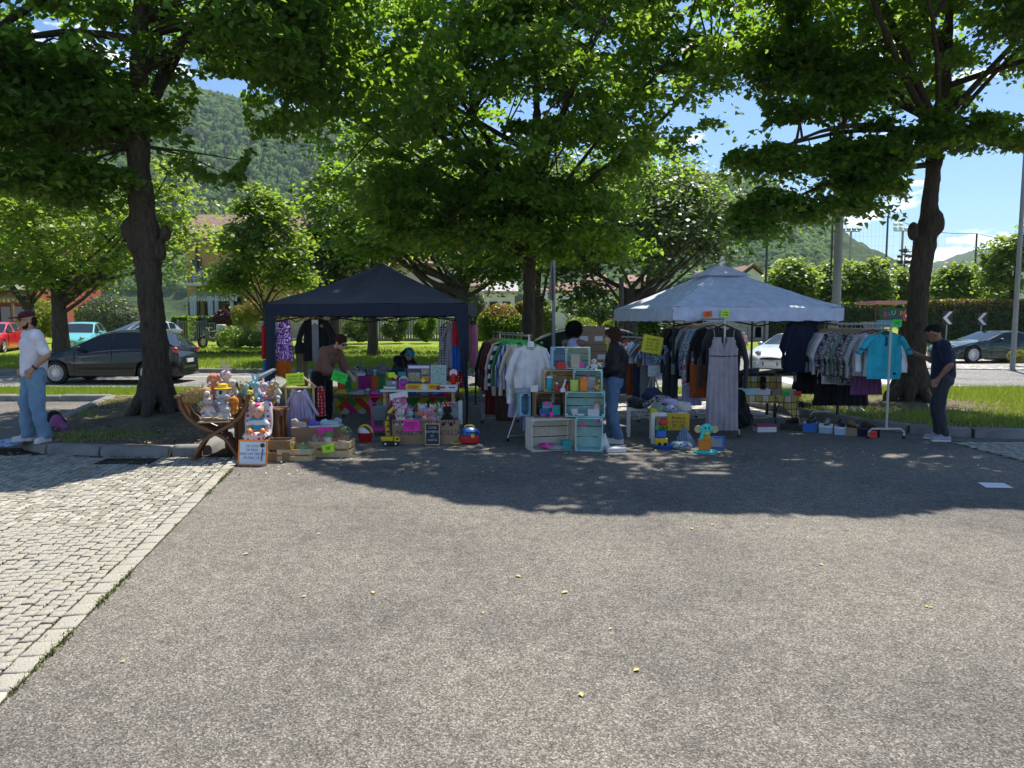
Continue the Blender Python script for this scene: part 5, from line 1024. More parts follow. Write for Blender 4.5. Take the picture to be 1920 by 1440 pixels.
SUV = dict(L=4.65, R=.35, wheels=(.9, 3.68), ws=(1.35, 2.15), rw=(4.1, 4.5), side=((1.55, 2.55), (2.63, 3.5), (3.56, 4.15)), doors=(1.5, 2.59, 3.5), zb=.24,
 top=[(0, .62), (.1, .76), (.4, .9), (1.0, 1.03), (1.35, 1.09), (2.15, 1.46), (2.6, 1.56), (3.3, 1.57), (3.9, 1.52), (4.1, 1.47), (4.5, 1.14), (4.6, 1.0), (4.65, .6)],
 belt=[(0, .6), (.4, .84), (1.35, 1.02), (2.2, 1.08), (4.1, 1.14), (4.5, 1.08), (4.6, .95), (4.65, .58)], wid=[(0, .5), (.06, .68), (.25, .82), (.6, .9), (1.5, .92), (3.8, .92), (4.4, .85), (4.6, .74), (4.65, .6)], hl=(.28, .8, (.22, .09, .07)), tl=1.05, grille=(.66, .1, .36))
COUPE = dict(L=4.78, R=.345, wheels=(.92, 3.67), ws=(1.62, 2.45), rw=(3.15, 4.0), side=((1.85, 2.85), (2.93, 3.6)), doors=(1.75, 3.0), zb=.17,
 top=[(0, .48), (.08, .58), (.3, .68), (.9, .83), (1.62, .93), (2.45, 1.27), (2.8, 1.31), (3.15, 1.29), (4.0, 1.02), (4.4, .93), (4.7, .84), (4.78, .5)],
 belt=[(0, .46), (.3, .62), (.9, .78), (1.62, .87), (2.6, .88), (3.6, .93), (4.1, .95), (4.4, .89), (4.7, .8), (4.78, .48)], wid=[(0, .42), (.05, .6), (.22, .78), (.6, .88), (1.5, .9), (2.4, .88), (3.7, .93), (4.3, .85), (4.7, .68), (4.78, .5)], hl=(.42, .64, (.3, .1, .09)), tl=.72, grille=(.5, .075, .38), pz=.36)
x = XP(228, 20.6, .5)
car('parked_car', 'black five door hatchback with silver multi spoke wheels behind the left lime tree', HATCH, paint('black_paint', (.012, .013, .015)), (x, 20.4, 0), 0, 16)
car('parked_car', 'black estate car behind the clothes rack and the middle tree trunk', SUV, paint('black_paint2', (.006, .007, .008)), (XP(1052, 19.2, .5), 19.6, 0), 0, 5, 'y')
car('parked_car', 'turquoise hatchback facing the square, parked behind the forked tree', HATCH, paint('turquoise_paint', (.12, .5, .52)), (XP(152, 34.5, .5), 34.5, .22), R(108), 5, 'y')
car('parked_car', 'red car with a white roof at the left edge of the view', HATCH, paint('red_paint', (.55, .01, .03)), (XP(-12, 34.5, .5), 34.5, .22), R(108), 5, 'y')
car('parked_car', 'pale grey car with only its roof showing left of the left tree trunk', HATCH, paint('greyblue_paint', (.3, .36, .42), .3), (XP(262, 37, .5), 37, .28), R(60), 5, 'y')
car('moving_car', 'silver coupe with an oval grille driving past under the right part of the grey tent', COUPE, paint('silver_paint', (.56, .58, .58), .35), (XP(1492, 24.6, .5), 24.8, 0), R(52), 5, 'y', 'cars on the roundabout')
car('moving_car', 'dark green coupe in side view below the chevron signs at the right edge', dict(COUPE, mir=M_DKPL), paint('green_paint', (.012, .03, .03)), (XP(1852, 30, .5), 30, .03), R(9), 12, 'y', 'cars on the roundabout')
# white roof and bonnet stickers of the red car
# motorbike
M_CREAM = M('bike_white', (.6, .6, .58), .35, var=0, bm=0)
mk = thing('motorbike', 'parked motorbike with a round windscreen and pale top box by the railing', 'motorbike', (XP(398, 37, .5), 37, zlawn(-15, 37)), R(72))
for x_ in (-.68, .66):
 m = MB(); m.lathe((x_, 0, .33), [(.2, -.05), (.3, -.055), (.33, 0), (.3, .055), (.2, .05)], 22, rot=(math.pi/2, 0, 0), cap=False); w_ = m.obj('wheel', M_TYRE, mk, smooth=True)
 m = MB(); m.lathe((x_, 0, .33), [(.02, -.04), (.21, -.02), (.21, .02), (.02, .04)], 16, rot=(math.pi/2, 0, 0)); m.obj('rim', M_ALLOY, w_)
sdf('body', [('c', (-.45, 0, .55), (.1, 0, .45), .13, .14), ('c', (.1, 0, .5), (.6, 0, .72), .15, .12), ('e', (-.42, 0, .8), (.14, .22, .28))], .03, M_GRF, mk, k=.08)
m = MB(); m.box((.25, 0, .84), (.75, .28, .1), (0, -.1, 0)); m.obj('seat', M_DKPL, mk, bevel=.03)
m = MB(); m.box((.72, 0, 1.06), (.36, .42, .3)); m.obj('top_box', M_CREAM, mk, bevel=.06)
m = MB(); m.tube([(-.68, 0, .33), (-.5, 0, .8), (-.42, 0, 1.05)], .035, 8); m.tube([(-.4, -.36, 1.06), (-.44, 0, 1.04), (-.4, .36, 1.06)], .018, 8); m.obj('handlebar', M_CHR, mk, smooth=True)
m = MB(); m.lathe((-.55, 0, 1.2), [(.002, 0), (.18, .0), (.27, .03)], 18, rot=(0, R(-75), 0), sq=(1.1, .85)); m.obj('windscreen', Mglass('tint_screen', (.1, .11, .09), .1, .5), mk)
for s in (-1, 1): m = MB(); m.ball((-.45, s*.4, 1.22), (.03, .08, .05), 8, 6); m.tube([(-.42, s*.3, 1.06), (-.45, s*.38, 1.2)], .008, 5); m.obj('mirror', M_DKPL, mk, smooth=True)
# ================================================================ market tents
M_NAVY = Mfab('navy_canvas', (.022, .03, .052)); M_GREYC = Mfab('grey_canvas', (.56, .61, .76)); M_LEG = M('dark_leg', (.02, .022, .026), .5, .3, var=.1)
M_STEEL = M('steel_tube', (.42, .42, .4), .35, .7, var=.08, bm=0); M_IVORY = M('ivory_tube', (.5, .49, .42), .4, var=.1)
def canopy(label, A, th, w, d, zl_, ze, za, mat, legm, sag=.05, legcover=None, vent=False, seedn=1):
 root = thing('market_tent', label, 'tent', (A[0], A[1], 0), th)
 def surf(name, quad, zfun, nu=26, nv=16, wr=.03):
  a, b, c = [np.array(q) for q in quad]; U, V = np.meshgrid(np.linspace(0, 1, nu), np.linspace(0, 1, nv))
  Pp = a[None, None]*(1-V[..., None])*(1-U[..., None])+b[None, None]*(1-V[..., None])*U[..., None]+c[None, None]*V[..., None]
  s_ = sag*np.sin(math.pi*V)*(1-(2*U-1)**2*.3); X, Y, Z = Pp[..., 0], Pp[..., 1], Pp[..., 2]-s_
  n = fbm(np.stack([U*5+seedn, V*3], -1), 3, 3)+.8*np.sin((U-.5)*(1-V)*26)*.35*(V*(1-V))*4; Z = Z+wr*n
  return grid_obj(name, X, Y, Z, mat, root)
 c4 = [(0, 0, ze), (w, 0, ze), (w, d, ze), (0, d, ze)]; ap = (w/2, d/2, za)
 for i in range(4): surf('roof_panel', (c4[i], c4[(i+1) % 4], ap), None)
 for i in range(4):     # valance
  a, b = np.array(c4[i]), np.array(c4[(i+1) % 4]); n = 60; U, V = np.meshgrid(np.linspace(0, 1, n), np.linspace(0, 1, 5)); Pp = a+(b-a)*U[..., None]; dr = np.array([(b-a)[1], -(b-a)[0], 0]); dr = dr/np.linalg.norm(dr)
  off = .006+.012*fbm(np.stack([U*9+i, V*1.5], -1), 3, 6+seedn)+.01*np.sin(U*math.pi*12)*V
  Z = ze-(ze-zl_)*V-.012*np.sin(U*math.pi)*V+.006*np.sin(U*50)*V; grid_obj('valance', Pp[..., 0]+dr[0]*off, Pp[..., 1]+dr[1]*off, Z, mat, root)
 for i, (x, y) in enumerate(((.03, .03), (w-.03, .03), (w-.03, d-.03), (.03, d-.03))):
  m = MB(); m.box((x, y, ze/2-.02), (.035, .035, ze-.06)); m.box((x, y, .006), (.1, .1, .012)); m.obj('leg', legm, root, bevel=.004)
 m = MB()
 for i in range(4):    # scissor trusses under the eaves
  a, b = Vector(c4[i]), Vector(c4[(i+1) % 4]); a = a+(Vector((w/2, d/2, ze))-a)*.03; b = b+(Vector((w/2, d/2, ze))-b)*.03
  for k in range(2): p, q = a.lerp(b, k/2), a.lerp(b, (k+1)/2); m.tube([p-Vector((0, 0, .05)), q-Vector((0, 0, .3))], .011, 4); m.tube([p-Vector((0, 0, .3)), q-Vector((0, 0, .05))], .011, 4)
  m.tube([Vector(c4[i])-Vector((0, 0, .06)), (w/2, d/2, za-.12)], .013, 4)
 m.tube([(w/2, d/2, za-.5), (w/2, d/2, za-.03)], .02, 6); m.obj('frame', legm, root)
 if legcover:
  for side in legcover:
   x = 0 if side == 'L' else w; sg = 1 if side == 'L' else -1; n = 24; U, V = np.meshgrid(np.linspace(0, 1, 8), np.linspace(0, 1, n)); wd = (.17*(1-V*.25)) if side == 'L' else (.2-.17*smooth(V*1.0)); zb = .08 if side == 'L' else .15
   X = x+sg*(U*wd)+.006*np.sin(V*9+U*5); Y = np.full_like(X, -.035)+.015*np.sin(U*7+V*4); grid_obj('leg_cover', X, Y, zl_+.12-(zl_+.12-zb)*V, mat, root)
 if vent:
  U, V = np.meshgrid(np.linspace(-1, 1, 13), np.linspace(0, 1, 5)); X = w/2+U*(.08+.36*V); Y = d/2-(.08+.36*V)*.96; grid_obj('vent_flap', X, Y, za+.03-.2*V-.0*U, mat, root)
  U, V = np.meshgrid(np.linspace(-1, 1, 13), np.linspace(0, 1, 5)); grid_obj('vent_flap', w/2-(.08+.36*V)*.96, d/2+U*(.08+.36*V), za+.03-.2*V, mat, root)
 return root
canopy('navy blue pop up market tent with a pointed roof over the toy and games tables', (-4.02, 11.8), 0, 3.3, 3.0, 1.80, 1.99, 2.76, M_NAVY, M_LEG, legcover='LR')
canopy('pale grey pop up market tent over the clothes racks and shoe table', (2.56, 11.5), R(10), 3.0, 3.0, 1.72, 1.93, 2.68, M_GREYC, M_LEG, sag=.03, vent=True, seedn=4)
# ================================================================ clothes
def garment(kind, W_=.5, Lh=.75, sleeve=.0, sw=.12, mat=None, puff=.035, folds=5, amp=.012, flare=1.0, waist=None, neck=.1, seed=0, hem=0., drop=.05, lowcut=None):
 """front view garment hung from its shoulders at z=0, facing -y. returns mesh"""
 n, k = 40, 26; U, V = np.meshgrid(np.linspace(-1, 1, k), np.linspace(0, 1, n)); fl = 1+(flare-1)*V
 if waist: fl = fl*(1-waist*np.exp(-((V-.3)/.13)**2))
 hw = W_/2*fl*(1+.05*fbm(np.stack([U*0+seed, V*4], -1), 2, seed))
 X = U*hw; sh = np.abs(U)*drop*np.clip(1-V*6, 0, 1)
 if kind == 'skirt': sh = sh*0
 Z = -V*Lh-sh-hem*(U*.5+.5)*V
 if kind in ('top', 'coat', 'dress'): Z = np.where((np.abs(X) < neck) & (V < .03), -.05*(1-(X/neck)**2)-V*Lh, Z)
 if kind == 'strap': Z = np.where(V < .28, -V*Lh-.0, Z)
 f = amp*np.sin(U*math.pi*folds+seed)*np.clip(V*1.6, .15, 1)+.022*fbm(np.stack([U*2+seed+V, V*5-U], -1), 3, seed)+.3*amp*np.sin(U*17+V*4+seed)
 th = puff*np.sqrt(np.clip(1-U**2, 0, 1))
 vs = []; fs = []; mbv = MB()
 for s in (-1, 1):
  Y = f+s*th; v = np.stack([X, Y, Z], -1).reshape(-1, 3); o = len(mbv.v)
  q = [(i*k+j, i*k+j+1, (i+1)*k+j+1, (i+1)*k+j) for i in range(n-1) for j in range(k-1)]
  if kind == 'strap':
   keepq = []
   for a in q:
    c = v[list(a)].mean(0); t = -c[2]/Lh
    if t < .09: continue
    if t < .2 and abs(c[0]) > W_*.33+(t-.09)*.8*W_: continue
    if t < .2 and abs(c[0]) < (.2-t)*1.4*W_: continue
    keepq.append(a)
   q = keepq
  if s > 0: q = [a[::-1] for a in q]
  mbv.add(v, q)
 if kind == 'strap':
  for s in (-1, 1): mbv.tube([(s*W_*.36, 0, 0), (s*W_*.3, -.01, -.13*Lh)], .005, 5)
 if sleeve:
  for s in (-1, 1):
   top_ = Vector((s*(W_/2-.02), 0, -drop-.04)); el = Vector((s*(W_/2+.08), -.01, -drop-.04-sleeve*.5)); en = Vector((s*(W_/2+.07), -.05, -drop-.02-sleeve))
   if sleeve < .32: el = top_.lerp(Vector((s*(W_/2+.12), 0, -drop-.02-sleeve)), .5); en = Vector((s*(W_/2+.13), 0, -drop-.02-sleeve))
   pts = [top_+Vector((-s*.04, 0, .02)), top_.lerp(el, .4), el, el.lerp(en, .5), en]; mbv.tube(pts, [sw*.85, sw*.8, sw*.72, sw*.62, sw*.6], 12, cap=False, flat=.55)
 return mbv
M_HANGW = M('hanger_wood', (.35, .2, .1), .5, var=.2); M_HANGG = M('hanger_green', (.06, .55, .08), .4, var=.05); M_HANGK = M('hanger_black', (.02, .02, .02), .4, var=0)
def hanger(parent, mat=M_HANGW, w=.4, z=.0):
 m = MB(); m.tube([(-w/2, 0, z-.045), (-w*.25, 0, z-.005), (0, 0, z+.03), (w*.25, 0, z-.005), (w/2, 0, z-.045)], .011, 6); h = m.obj('hanger', mat, parent, smooth=True)
 m = MB(); m.tube([(0, 0, z+.03), (0, 0, z+.09)]+[(.025*math.sin(a), 0, z+.115-.025*math.cos(a)) for a in np.linspace(0, 4.2, 8)], .003, 5); m.obj('hook', M_STEEL, h)
GN = [0]
def hang(name, label, cat, kind, loc, rz=0, mat=None, hg=M_HANGW, group=None, collar=None, extra=None, **kw):
 GN[0] += 1; root = thing(name, label, cat, loc, rz, group); kw.setdefault('seed', GN[0]); garment(kind, mat=mat, **kw).obj('cloth', mat, root, smooth=True, auto=None)
 if hg: hanger(root, hg, kw.get('W_', .5)*.82)
 if collar:
  m = MB(); W_ = kw.get('neck', .1)
  pts = [(W_*math.cos(a)*.95, .035*math.sin(a)-.01, -.012+.012*math.sin(a)) for a in np.linspace(0, 2*math.pi, 17)]; m.tube(pts, collar[1] if len(collar) > 1 else .022, 6, cap=False); m.obj('collar', collar[0], root, smooth=True)
 if extra: extra(root)
 return root
C = {}
def F_(n, *a, **k): C[n] = Mfab('fab_'+n, *a, **k); return C[n]
F_('black', (.01, .01, .012)); F_('navy', (.012, .016, .035)); F_('char', (.035, .036, .04)); F_('white', (.72, .72, .74)); F_('cream', (.5, .46, .38)); F_('grey', (.22, .22, .23)); F_('lgrey', (.38, .38, .4)); F_('mauve', (.36, .32, .36)); F_('brown', (.07, .035, .02)); F_('rust', (.3, .07, .015))
F_('maroon', (.12, .012, .018)); F_('red', (.5, .015, .02)); F_('blue', (.02, .12, .45)); F_('sky', (.08, .3, .55)); F_('turq', (.03, .42, .55)); F_('turqd', (.01, .1, .14)); F_('olive', (.1, .11, .05)); F_('khaki', (.22, .18, .1)); F_('pink', (.6, .2, .3)); F_('purple', (.15, .05, .14)); F_('lav', (.42, .38, .6)); F_('denim', (.07, .13, .24)); F_('denimd', (.02, .035, .075)); F_('green', (.04, .16, .06)); F_('sage', (.2, .26, .18)); F_('tan', (.24, .15, .08)); F_('orange', (.55, .12, .01)); F_('yellow', (.6, .5, .04))
F_('bwfloral', (.4, .4, .42), (.03, .03, .04), 'floral', 26, (.1, .1, .12)); F_('dkfloral', (.02, .02, .03), (.35, .34, .36), 'floral', 24, (.4, .1, .2)); F_('leopard', (.42, .4, .38), (.04, .04, .04), 'leopard', 34); F_('bwcheck', (.02, .02, .02), (.5, .5, .5), 'gingham', 22); F_('bwbands', (.02, .02, .025), (.55, .55, .55), 'bands', 7); F_('denimfl', (.12, .2, .3), (.4, .4, .42), 'floral', 20, (.02, .02, .04))
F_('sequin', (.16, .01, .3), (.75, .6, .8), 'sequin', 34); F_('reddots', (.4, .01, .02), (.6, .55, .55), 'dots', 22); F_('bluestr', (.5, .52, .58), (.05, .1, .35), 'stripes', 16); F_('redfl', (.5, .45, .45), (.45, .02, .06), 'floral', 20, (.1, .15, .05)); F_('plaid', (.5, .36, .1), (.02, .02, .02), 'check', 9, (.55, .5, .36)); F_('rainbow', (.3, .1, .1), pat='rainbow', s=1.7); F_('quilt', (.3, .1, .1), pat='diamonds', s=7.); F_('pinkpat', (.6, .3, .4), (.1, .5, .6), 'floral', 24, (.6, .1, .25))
# clothes rails
def rail_rack(name, label, p0, p1, zr, mat, foot='U', r=.014, fw=.5):
 """p0 near end, p1 far end"""
 p0 = Vector((*p0, 0)); p1 = Vector((*p1, 0)); root = thing(name, label, 'clothes rack', tuple(p0)); d = p1-p0; pr = Vector((-d.y, d.x, 0)).normalized()
 m = MB(); m.tube([(0, 0, zr), d+Vector((0, 0, zr))], r, 8); m.obj('rail', mat, root, smooth=True); m = MB(); m.tube([(0, 0, zr-.07), d+Vector((0, 0, zr-.07))], r*.6, 8); m.obj('lower_rail', mat, root, smooth=True)
 for e in (Vector((0, 0, 0)), d):
  m = MB(); m.tube([e+Vector((0, 0, .14 if foot == 'U' else .3)), e+Vector((0, 0, zr+.02))], r*1.1, 8); m.obj('upright', mat, root, smooth=True)
  m = MB()
  if foot == 'U':
   pts = [e-pr*fw/2+Vector((0, 0, .05)), e-pr*fw/2+Vector((0, 0, .1)), e-pr*(fw/2-.05)+Vector((0, 0, .15)), e+pr*(fw/2-.05)+Vector((0, 0, .15)), e+pr*fw/2+Vector((0, 0, .1)), e+pr*fw/2+Vector((0, 0, .05))]
  else: pts = [e-pr*fw/2+Vector((0, 0, .06)), e+Vector((0, 0, zr*.62))]; m.tube([e+pr*fw/2+Vector((0, 0, .06)), e+Vector((0, 0, zr*.62))], r*.8, 8); m.tube([e-pr*fw/2+Vector((0, 0, .09)), e+pr*fw/2+Vector((0, 0, .09))], r*.7, 6)
  m.tube(pts, r, 8); f = m.obj('foot', mat, root, smooth=True)
  for s in (-1, 1): m = MB(); c = e+pr*s*fw/2; m.lathe((c.x, c.y, .028), [(.01, -.012), (.026, -.012), (.026, .012), (.01, .012)], 10, rot=(math.pi/2, 0, .3)); m.obj('castor', M_DKPL, f, smooth=True)
 return root
M_SGN = {k: M('card_'+k, c, .7, var=.04, bm=0) for k, c in dict(lime=(.55, .9, .03), yel=(.72, .68, .03), ora=(.85, .18, .03), red=(.8, .05, .03), green=(.03, .62, .06), pink=(.85, .04, .38), dy=(.5, .34, .02)).items()}
M_INK = M('marker_ink', (.012, .012, .012), .7, var=0, bm=0); M_CHALK = M('chalk', (.5, .5, .5), .9, var=0, bm=0); M_BLINK = M('blue_marker', (.06, .12, .4), .6, var=0, bm=0)
def card(name, label, loc, w, h, mat, txt=None, size=.03, rot=(0, 0, 0), ink=None, cat='price sign', group=None, sp=1., th=.004, sh=.15):
 root = thing(name, label, cat, loc, rot=rot, group=group); m = MB(); m.box((0, 0, 0), (w, th, h)); m.obj('card', mat, root)
 if txt: text(txt, size, ink or M_INK, root, (0, -th/2-.0012, 0), sp=sp, sh=sh)
 return root
# --- right rack (rail runs away from the square)
RR0, RR1 = (5.43, 10.35), (5.42, 12.35); rail_rack('clothes_rail', 'long chrome clothes rail holding blouses and jackets left of the right lime tree', RR0, RR1, 1.66, M_IVORY, fw=.52, r=.016)
def polo(root):
 for s in (-1, 1): m = MB(); m.add([(0, -.04, -.055), (s*.03, -.045, -.01), (s*.105, -.03, -.0), (s*.095, -.05, -.075), (s*.03, -.052, -.11)], [(0, 1, 2, 3, 4) if s > 0 else (4, 3, 2, 1, 0)]); m.obj('collar_flap', C['turq'], root)
 m = MB(); m.box((0, -.045, -.13), (.035, .01, .13)); m.obj('placket', C['turqd'], root); m = MB(); m.box((.14, -.035, -.6), (.04, .01, .03)); m.obj('badge', C['black'], root)
 for s in (-1, 1): m = MB(); m.tube([(s*.29, -.07, -.25), (s*.40, -.06, -.235)], .012, 6); m.obj('cuff', C['turqd'], root)
hang('polo_shirt', 'turquoise short sleeved polo shirt hanging at the front of the right rail', 'shirt', 'top', (5.43, 10.5, 1.545), 0, C['turq'], W_=.5, Lh=.68, sleeve=.24, sw=.1, extra=polo, folds=3, collar=(C['turqd'], .015))
gl = [(10.62, 'white', 'top', .46, .66, .52, 'plain white top just behind the turquoise polo', .02), (10.72, 'lgrey', 'top', .52, .66, .62, 'black and grey colour block jumper behind the turquoise polo', -.08), (10.84, 'purple', 'skirt', .5, .0, .9, 'dusky purple skirt hanging low under the turquoise polo', .03), (10.95, 'leopard', 'coat', .5, .72, .6, 'grey leopard print blouse in the middle of the right rail', -.07),
 (11.08, 'dkfloral', 'coat', .52, .8, .62, 'black blouse with a purple flower print on the right rail', -.08), (11.2, 'sage', 'coat', .5, .84, .6, 'sage green long shirt on the right rail', -.1), (11.32, 'bwfloral', 'coat', .52, .8, .64, 'grey patterned blouse left of the sage shirt', -.11), (11.44, 'leopard', 'coat', .52, .82, .6, 'long grey cardigan with a speckled knit on the right rail', -.14),
 (11.56, 'dkfloral', 'coat', .52, .72, .55, 'black and white print blouse left of the grey cardigan', -.16), (11.68, 'white', 'coat', .54, .86, .64, 'long pale blue white shirt in the right rail', -.18), (11.8, 'cream', 'coat', .5, .66, .6, 'cream jacket left of the long white shirt', -.2), (11.9, 'grey', 'coat', .52, .7, .62, 'taupe jacket with a lime edge on the right rail', -.22),
 (12.0, 'brown', 'coat', .5, .62, .6, 'dark brown cardigan near the far end of the right rail', -.25), (12.12, 'bwfloral', 'coat', .5, .68, .8, 'grey and white flowered blouse at the far end of the right rail', -.34)]
for y, mt, kd, w, Lh, sl_, lb, dx in gl:
 if kd == 'skirt': hang('skirt', lb, 'skirt', 'skirt', (5.36, y, 1.1), 0, C[mt], None, 'clothes on the right rail', W_=.42, Lh=.5, flare=1.15, folds=7, amp=.02); continue
 hang('shirt', lb, 'clothes', kd, (5.42+dx*.9, y, 1.55), R(-14), C[mt], M_HANGW if y > 10.9 else M_HANGK, 'clothes on the right rail', W_=w, Lh=Lh, sleeve=sl_, sw=.085, amp=.016, folds=4+int(y*10) % 3)
for y, z, L_, w, dx, lb in ((11.75, .95, .62, .5, -.2, 'long black skirt hanging low in the middle of the right rail'), (12.15, 1.1, .62, .62, -.32, 'wide black skirt hanging low at the far end of the right rail'), (11.3, 1.0, .62, .45, -.05, 'short black skirt under the patterned blouses on the right rail')):
 hang('skirt', lb, 'skirt', 'skirt', (5.42+dx, y, z), 0, C['black'], None, 'clothes on the right rail', W_=w, Lh=L_, flare=1.15, folds=5)
def fur(root):
 q = unit(900)*np.array([.27, .09, .07])+np.array([0, -.02, -.03]); q[:, 2] -= .25*np.abs(q[:, 0])**1.3; link('fur_collar', leafmesh('fur_collar', q, unit(900), .055, .22, [C['black']], False), root, kind='stuff')
hang('padded_coat', 'dark navy hooded coat with a fur trimmed collar hanging from the grey tent corner', 'coat', 'coat', (4.82, 12.0, 1.72), R(8), C['navy'], M_HANGK, W_=.5, Lh=.86, sleeve=.72, sw=.11, puff=.09, folds=3, flare=1.25, extra=fur)
card('price_card', 'green price card clipped to the near end of the right rail', (5.48, 10.28, 1.68), .13, .1, M_SGN['green'], '5€', .06); card('price_card', 'red price card at the far end of the right rail', (5.28, 12.2, 1.77), .13, .1, M_SGN['red'], '3€', .055)
# --- middle rack with the long grey dress
rail_rack('clothes_rail', 'chrome clothes rail with coats and a long grey dress under the grey tent', (3.08, 10.45), (3.0, 12.6), 1.74, M_STEEL)
def dress_x(root): m = MB(); m.tube([(-.2, -.05, -.42), (0, -.065, -.425), (.2, -.05, -.42)], .008, 6); m.obj('waist_seam', C['char'], root)
hang('long_dress', 'long mauve grey sleeveless dress with thin straps at the front of the middle rail', 'dress', 'strap', (3.05, 10.38, 1.63), R(-6), C['mauve'], M_HANGK, W_=.42, Lh=1.5, folds=6, amp=.022, flare=1.12, waist=.08, extra=dress_x, puff=.05)
gl = [(10.6, 'char', 'coat', .5, .8, .82, 'charcoal coat directly behind the long grey dress', .06), (10.78, 'rust', 'skirt', .36, .0, .0, 'rust brown skirt hanging left of the long grey dress', -.2), (10.9, 'black', 'coat', .5, .8, .78, 'black jacket left of the long grey dress', -.06), (11.05, 'denimfl', 'coat', .46, .72, .66, 'blue grey knit with white flowers on the middle rail', -.1),
 (11.2, 'denimfl', 'coat', .48, .72, .7, 'pale denim shirt with floral embroidery on the middle rail', -.12), (11.35, 'rust', 'top', .4, .5, .3, 'rust coloured top half hidden in the middle rail', -.06), (11.5, 'grey', 'coat', .48, .7, .7, 'grey jacket in the left half of the middle rail', -.2), (11.7, 'char', 'coat', .5, .76, .75, 'dark grey coat toward the far end of the middle rail', -.24), (11.9, 'black', 'coat', .5, .86, .7, 'black coat toward the far end of the middle rail', -.3), (12.1, 'brown', 'coat', .5, .8, .75, 'dark brown coat at the far end of the middle rail', -.36)]
for y, mt, kd, w, Lh, sl_, lb, dx in gl:
 if kd == 'skirt': hang('skirt', lb, 'skirt', 'skirt', (3.05+dx, y, 1.06), R(-10), C[mt], None, 'clothes on the middle rail', W_=.34, Lh=.5, folds=3, flare=1.05); continue
 hang('coat', lb, 'clothes', kd, (3.06+dx*.8, y, 1.62), R(-18), C[mt], M_HANGK if y < 11 else M_HANGW, 'clothes on the middle rail', W_=w, Lh=Lh, sleeve=sl_, sw=.1, folds=4, puff=.05)
hang('skirt', 'white and raspberry floral skirt hanging under the dark coats', 'skirt', 'skirt', (2.78, 11.0, 1.15), R(-10), C['redfl'], None, 'clothes on the middle rail', W_=.3, Lh=.42, folds=5, flare=1.2); hang('skirt', 'pale lavender skirt hanging low beside the rust skirt', 'skirt', 'skirt', (2.8, 11.15, .9), R(-10), C['lav'], None, 'clothes on the middle rail', W_=.3, Lh=.5, folds=4); hang('trousers', 'dark plaid trousers hanging low at the left of the middle rail', 'trousers', 'skirt', (2.6, 11.8, 1.0), R(-10), C['char'], None, 'clothes on the middle rail', W_=.26, Lh=.62, folds=2)
card('price_card', 'orange price card on the front edge of the grey tent', P(1327, 589, 11.53)[:], .14, .1, M_SGN['ora'], 'tutto\n3,00€', .04, (0, R(-8), 0)); card('price_card', 'lime green price card on the front edge of the grey tent', P(1360, 588, 11.58)[:], .14, .11, M_SGN['lime'], 'tutto\n5,00€', .045, (0, R(2), 0))
# --- children's rail behind the woman in the leather jacket
rail_rack('clothes_rail', "white rail of small children's clothes under the left half of the grey tent", (2.38, 12.1), (2.06, 13.6), 1.42, M_IVORY, foot='X')
kd_ = [('denimfl', 'blue flowered child shirt at the front of the white rail'), ('bluestr', 'white and blue striped child shirt on the white rail'), ('tan', 'tan child trousers on the white rail'), ('sky', 'sky blue child top on the white rail'), ('white', 'white child top on the white rail'), ('redfl', 'red and white child dress on the white rail'), ('rust', 'rust child jacket on the white rail'), ('denim', 'denim child jacket on the white rail'), ('navy', 'navy child jumper at the far end of the white rail')]
for i, (mt, lb) in enumerate(kd_):
 t_ = i/8.; hang('child_shirt', lb, 'clothes', 'top', (2.42-.42*t_, 12.0+1.5*t_, 1.36), R(-25), C[mt], M_HANGK if i % 2 else M_HANGW, 'children\'s clothes on the white rail', W_=.34, Lh=.36+.04*(i % 3), sleeve=.2+.1*(i % 2), sw=.065, folds=3)
for i, (mt, lb) in enumerate((('white', 'small white shorts on the lower part of the white rail'), ('grey', 'grey child trousers hanging low on the white rail'), ('denimd', 'dark denim child trousers hanging low on the white rail'), ('rust', 'rust child trousers hanging low on the white rail'), ('denim', 'blue child trousers with a yellow knee patch on the white rail'))):
 hang('child_trousers', lb, 'trousers', 'skirt', (2.42-.42*(i/5.), 12.1+1.3*i/5, .98), R(-20), C[mt], None, 'children\'s clothes on the white rail', W_=.26, Lh=[.2, .6, .62, .6, .6][i], folds=2)
card('handwritten_sign', 'large yellow handwritten sign hanging on the white rail of children\'s clothes', P(1223, 646, 11.9)[:], .33, .29, M_SGN['yel'], 'BAMBINO\nda 1€ - 3€\nda 2€ - 5€\ngiacche 5€', .048, (0, R(10), 0), sp=1.1)
# --- crate side rack with the white sweater
rail_rack('clothes_rail', 'folding clothes rail with a white turtleneck sweater left of the crates', (.24, 10.15), (-.2, 12.0), 1.5, M_STEEL, foot='X', fw=.62)
def tneck(root): m = MB(); m.tube([(0, -.012, -.03), (0, -.012, .045)], [.095, .085], 16, flat=.5); m.obj('turtleneck', C['white'], root, smooth=True)
hang('sweater', 'white turtleneck sweater on a bright green hanger at the front of the folding rail', 'sweater', 'top', (.26, 9.98, 1.38), R(3), C['white'], M_HANGG, W_=.46, Lh=.66, sleeve=.74, sw=.11, extra=tneck, folds=3, puff=.045)
gl = [('cream', .75, .7, 'pale cream cardigan behind the white turtleneck'), ('bluestr', .7, .6, 'grey striped blouse behind the white turtleneck'), ('green', .62, .6, 'green top on the folding rail'), ('bwbands', .66, .62, 'black and white banded jumper on the folding rail'), ('cream', .86, .7, 'long beige cardigan on the folding rail'), ('maroon', .85, .7, 'maroon coat on the folding rail'), ('brown', .8, .7, 'brown jacket toward the far end of the folding rail'), ('navy', .85, .7, 'navy coat at the far end of the folding rail')]
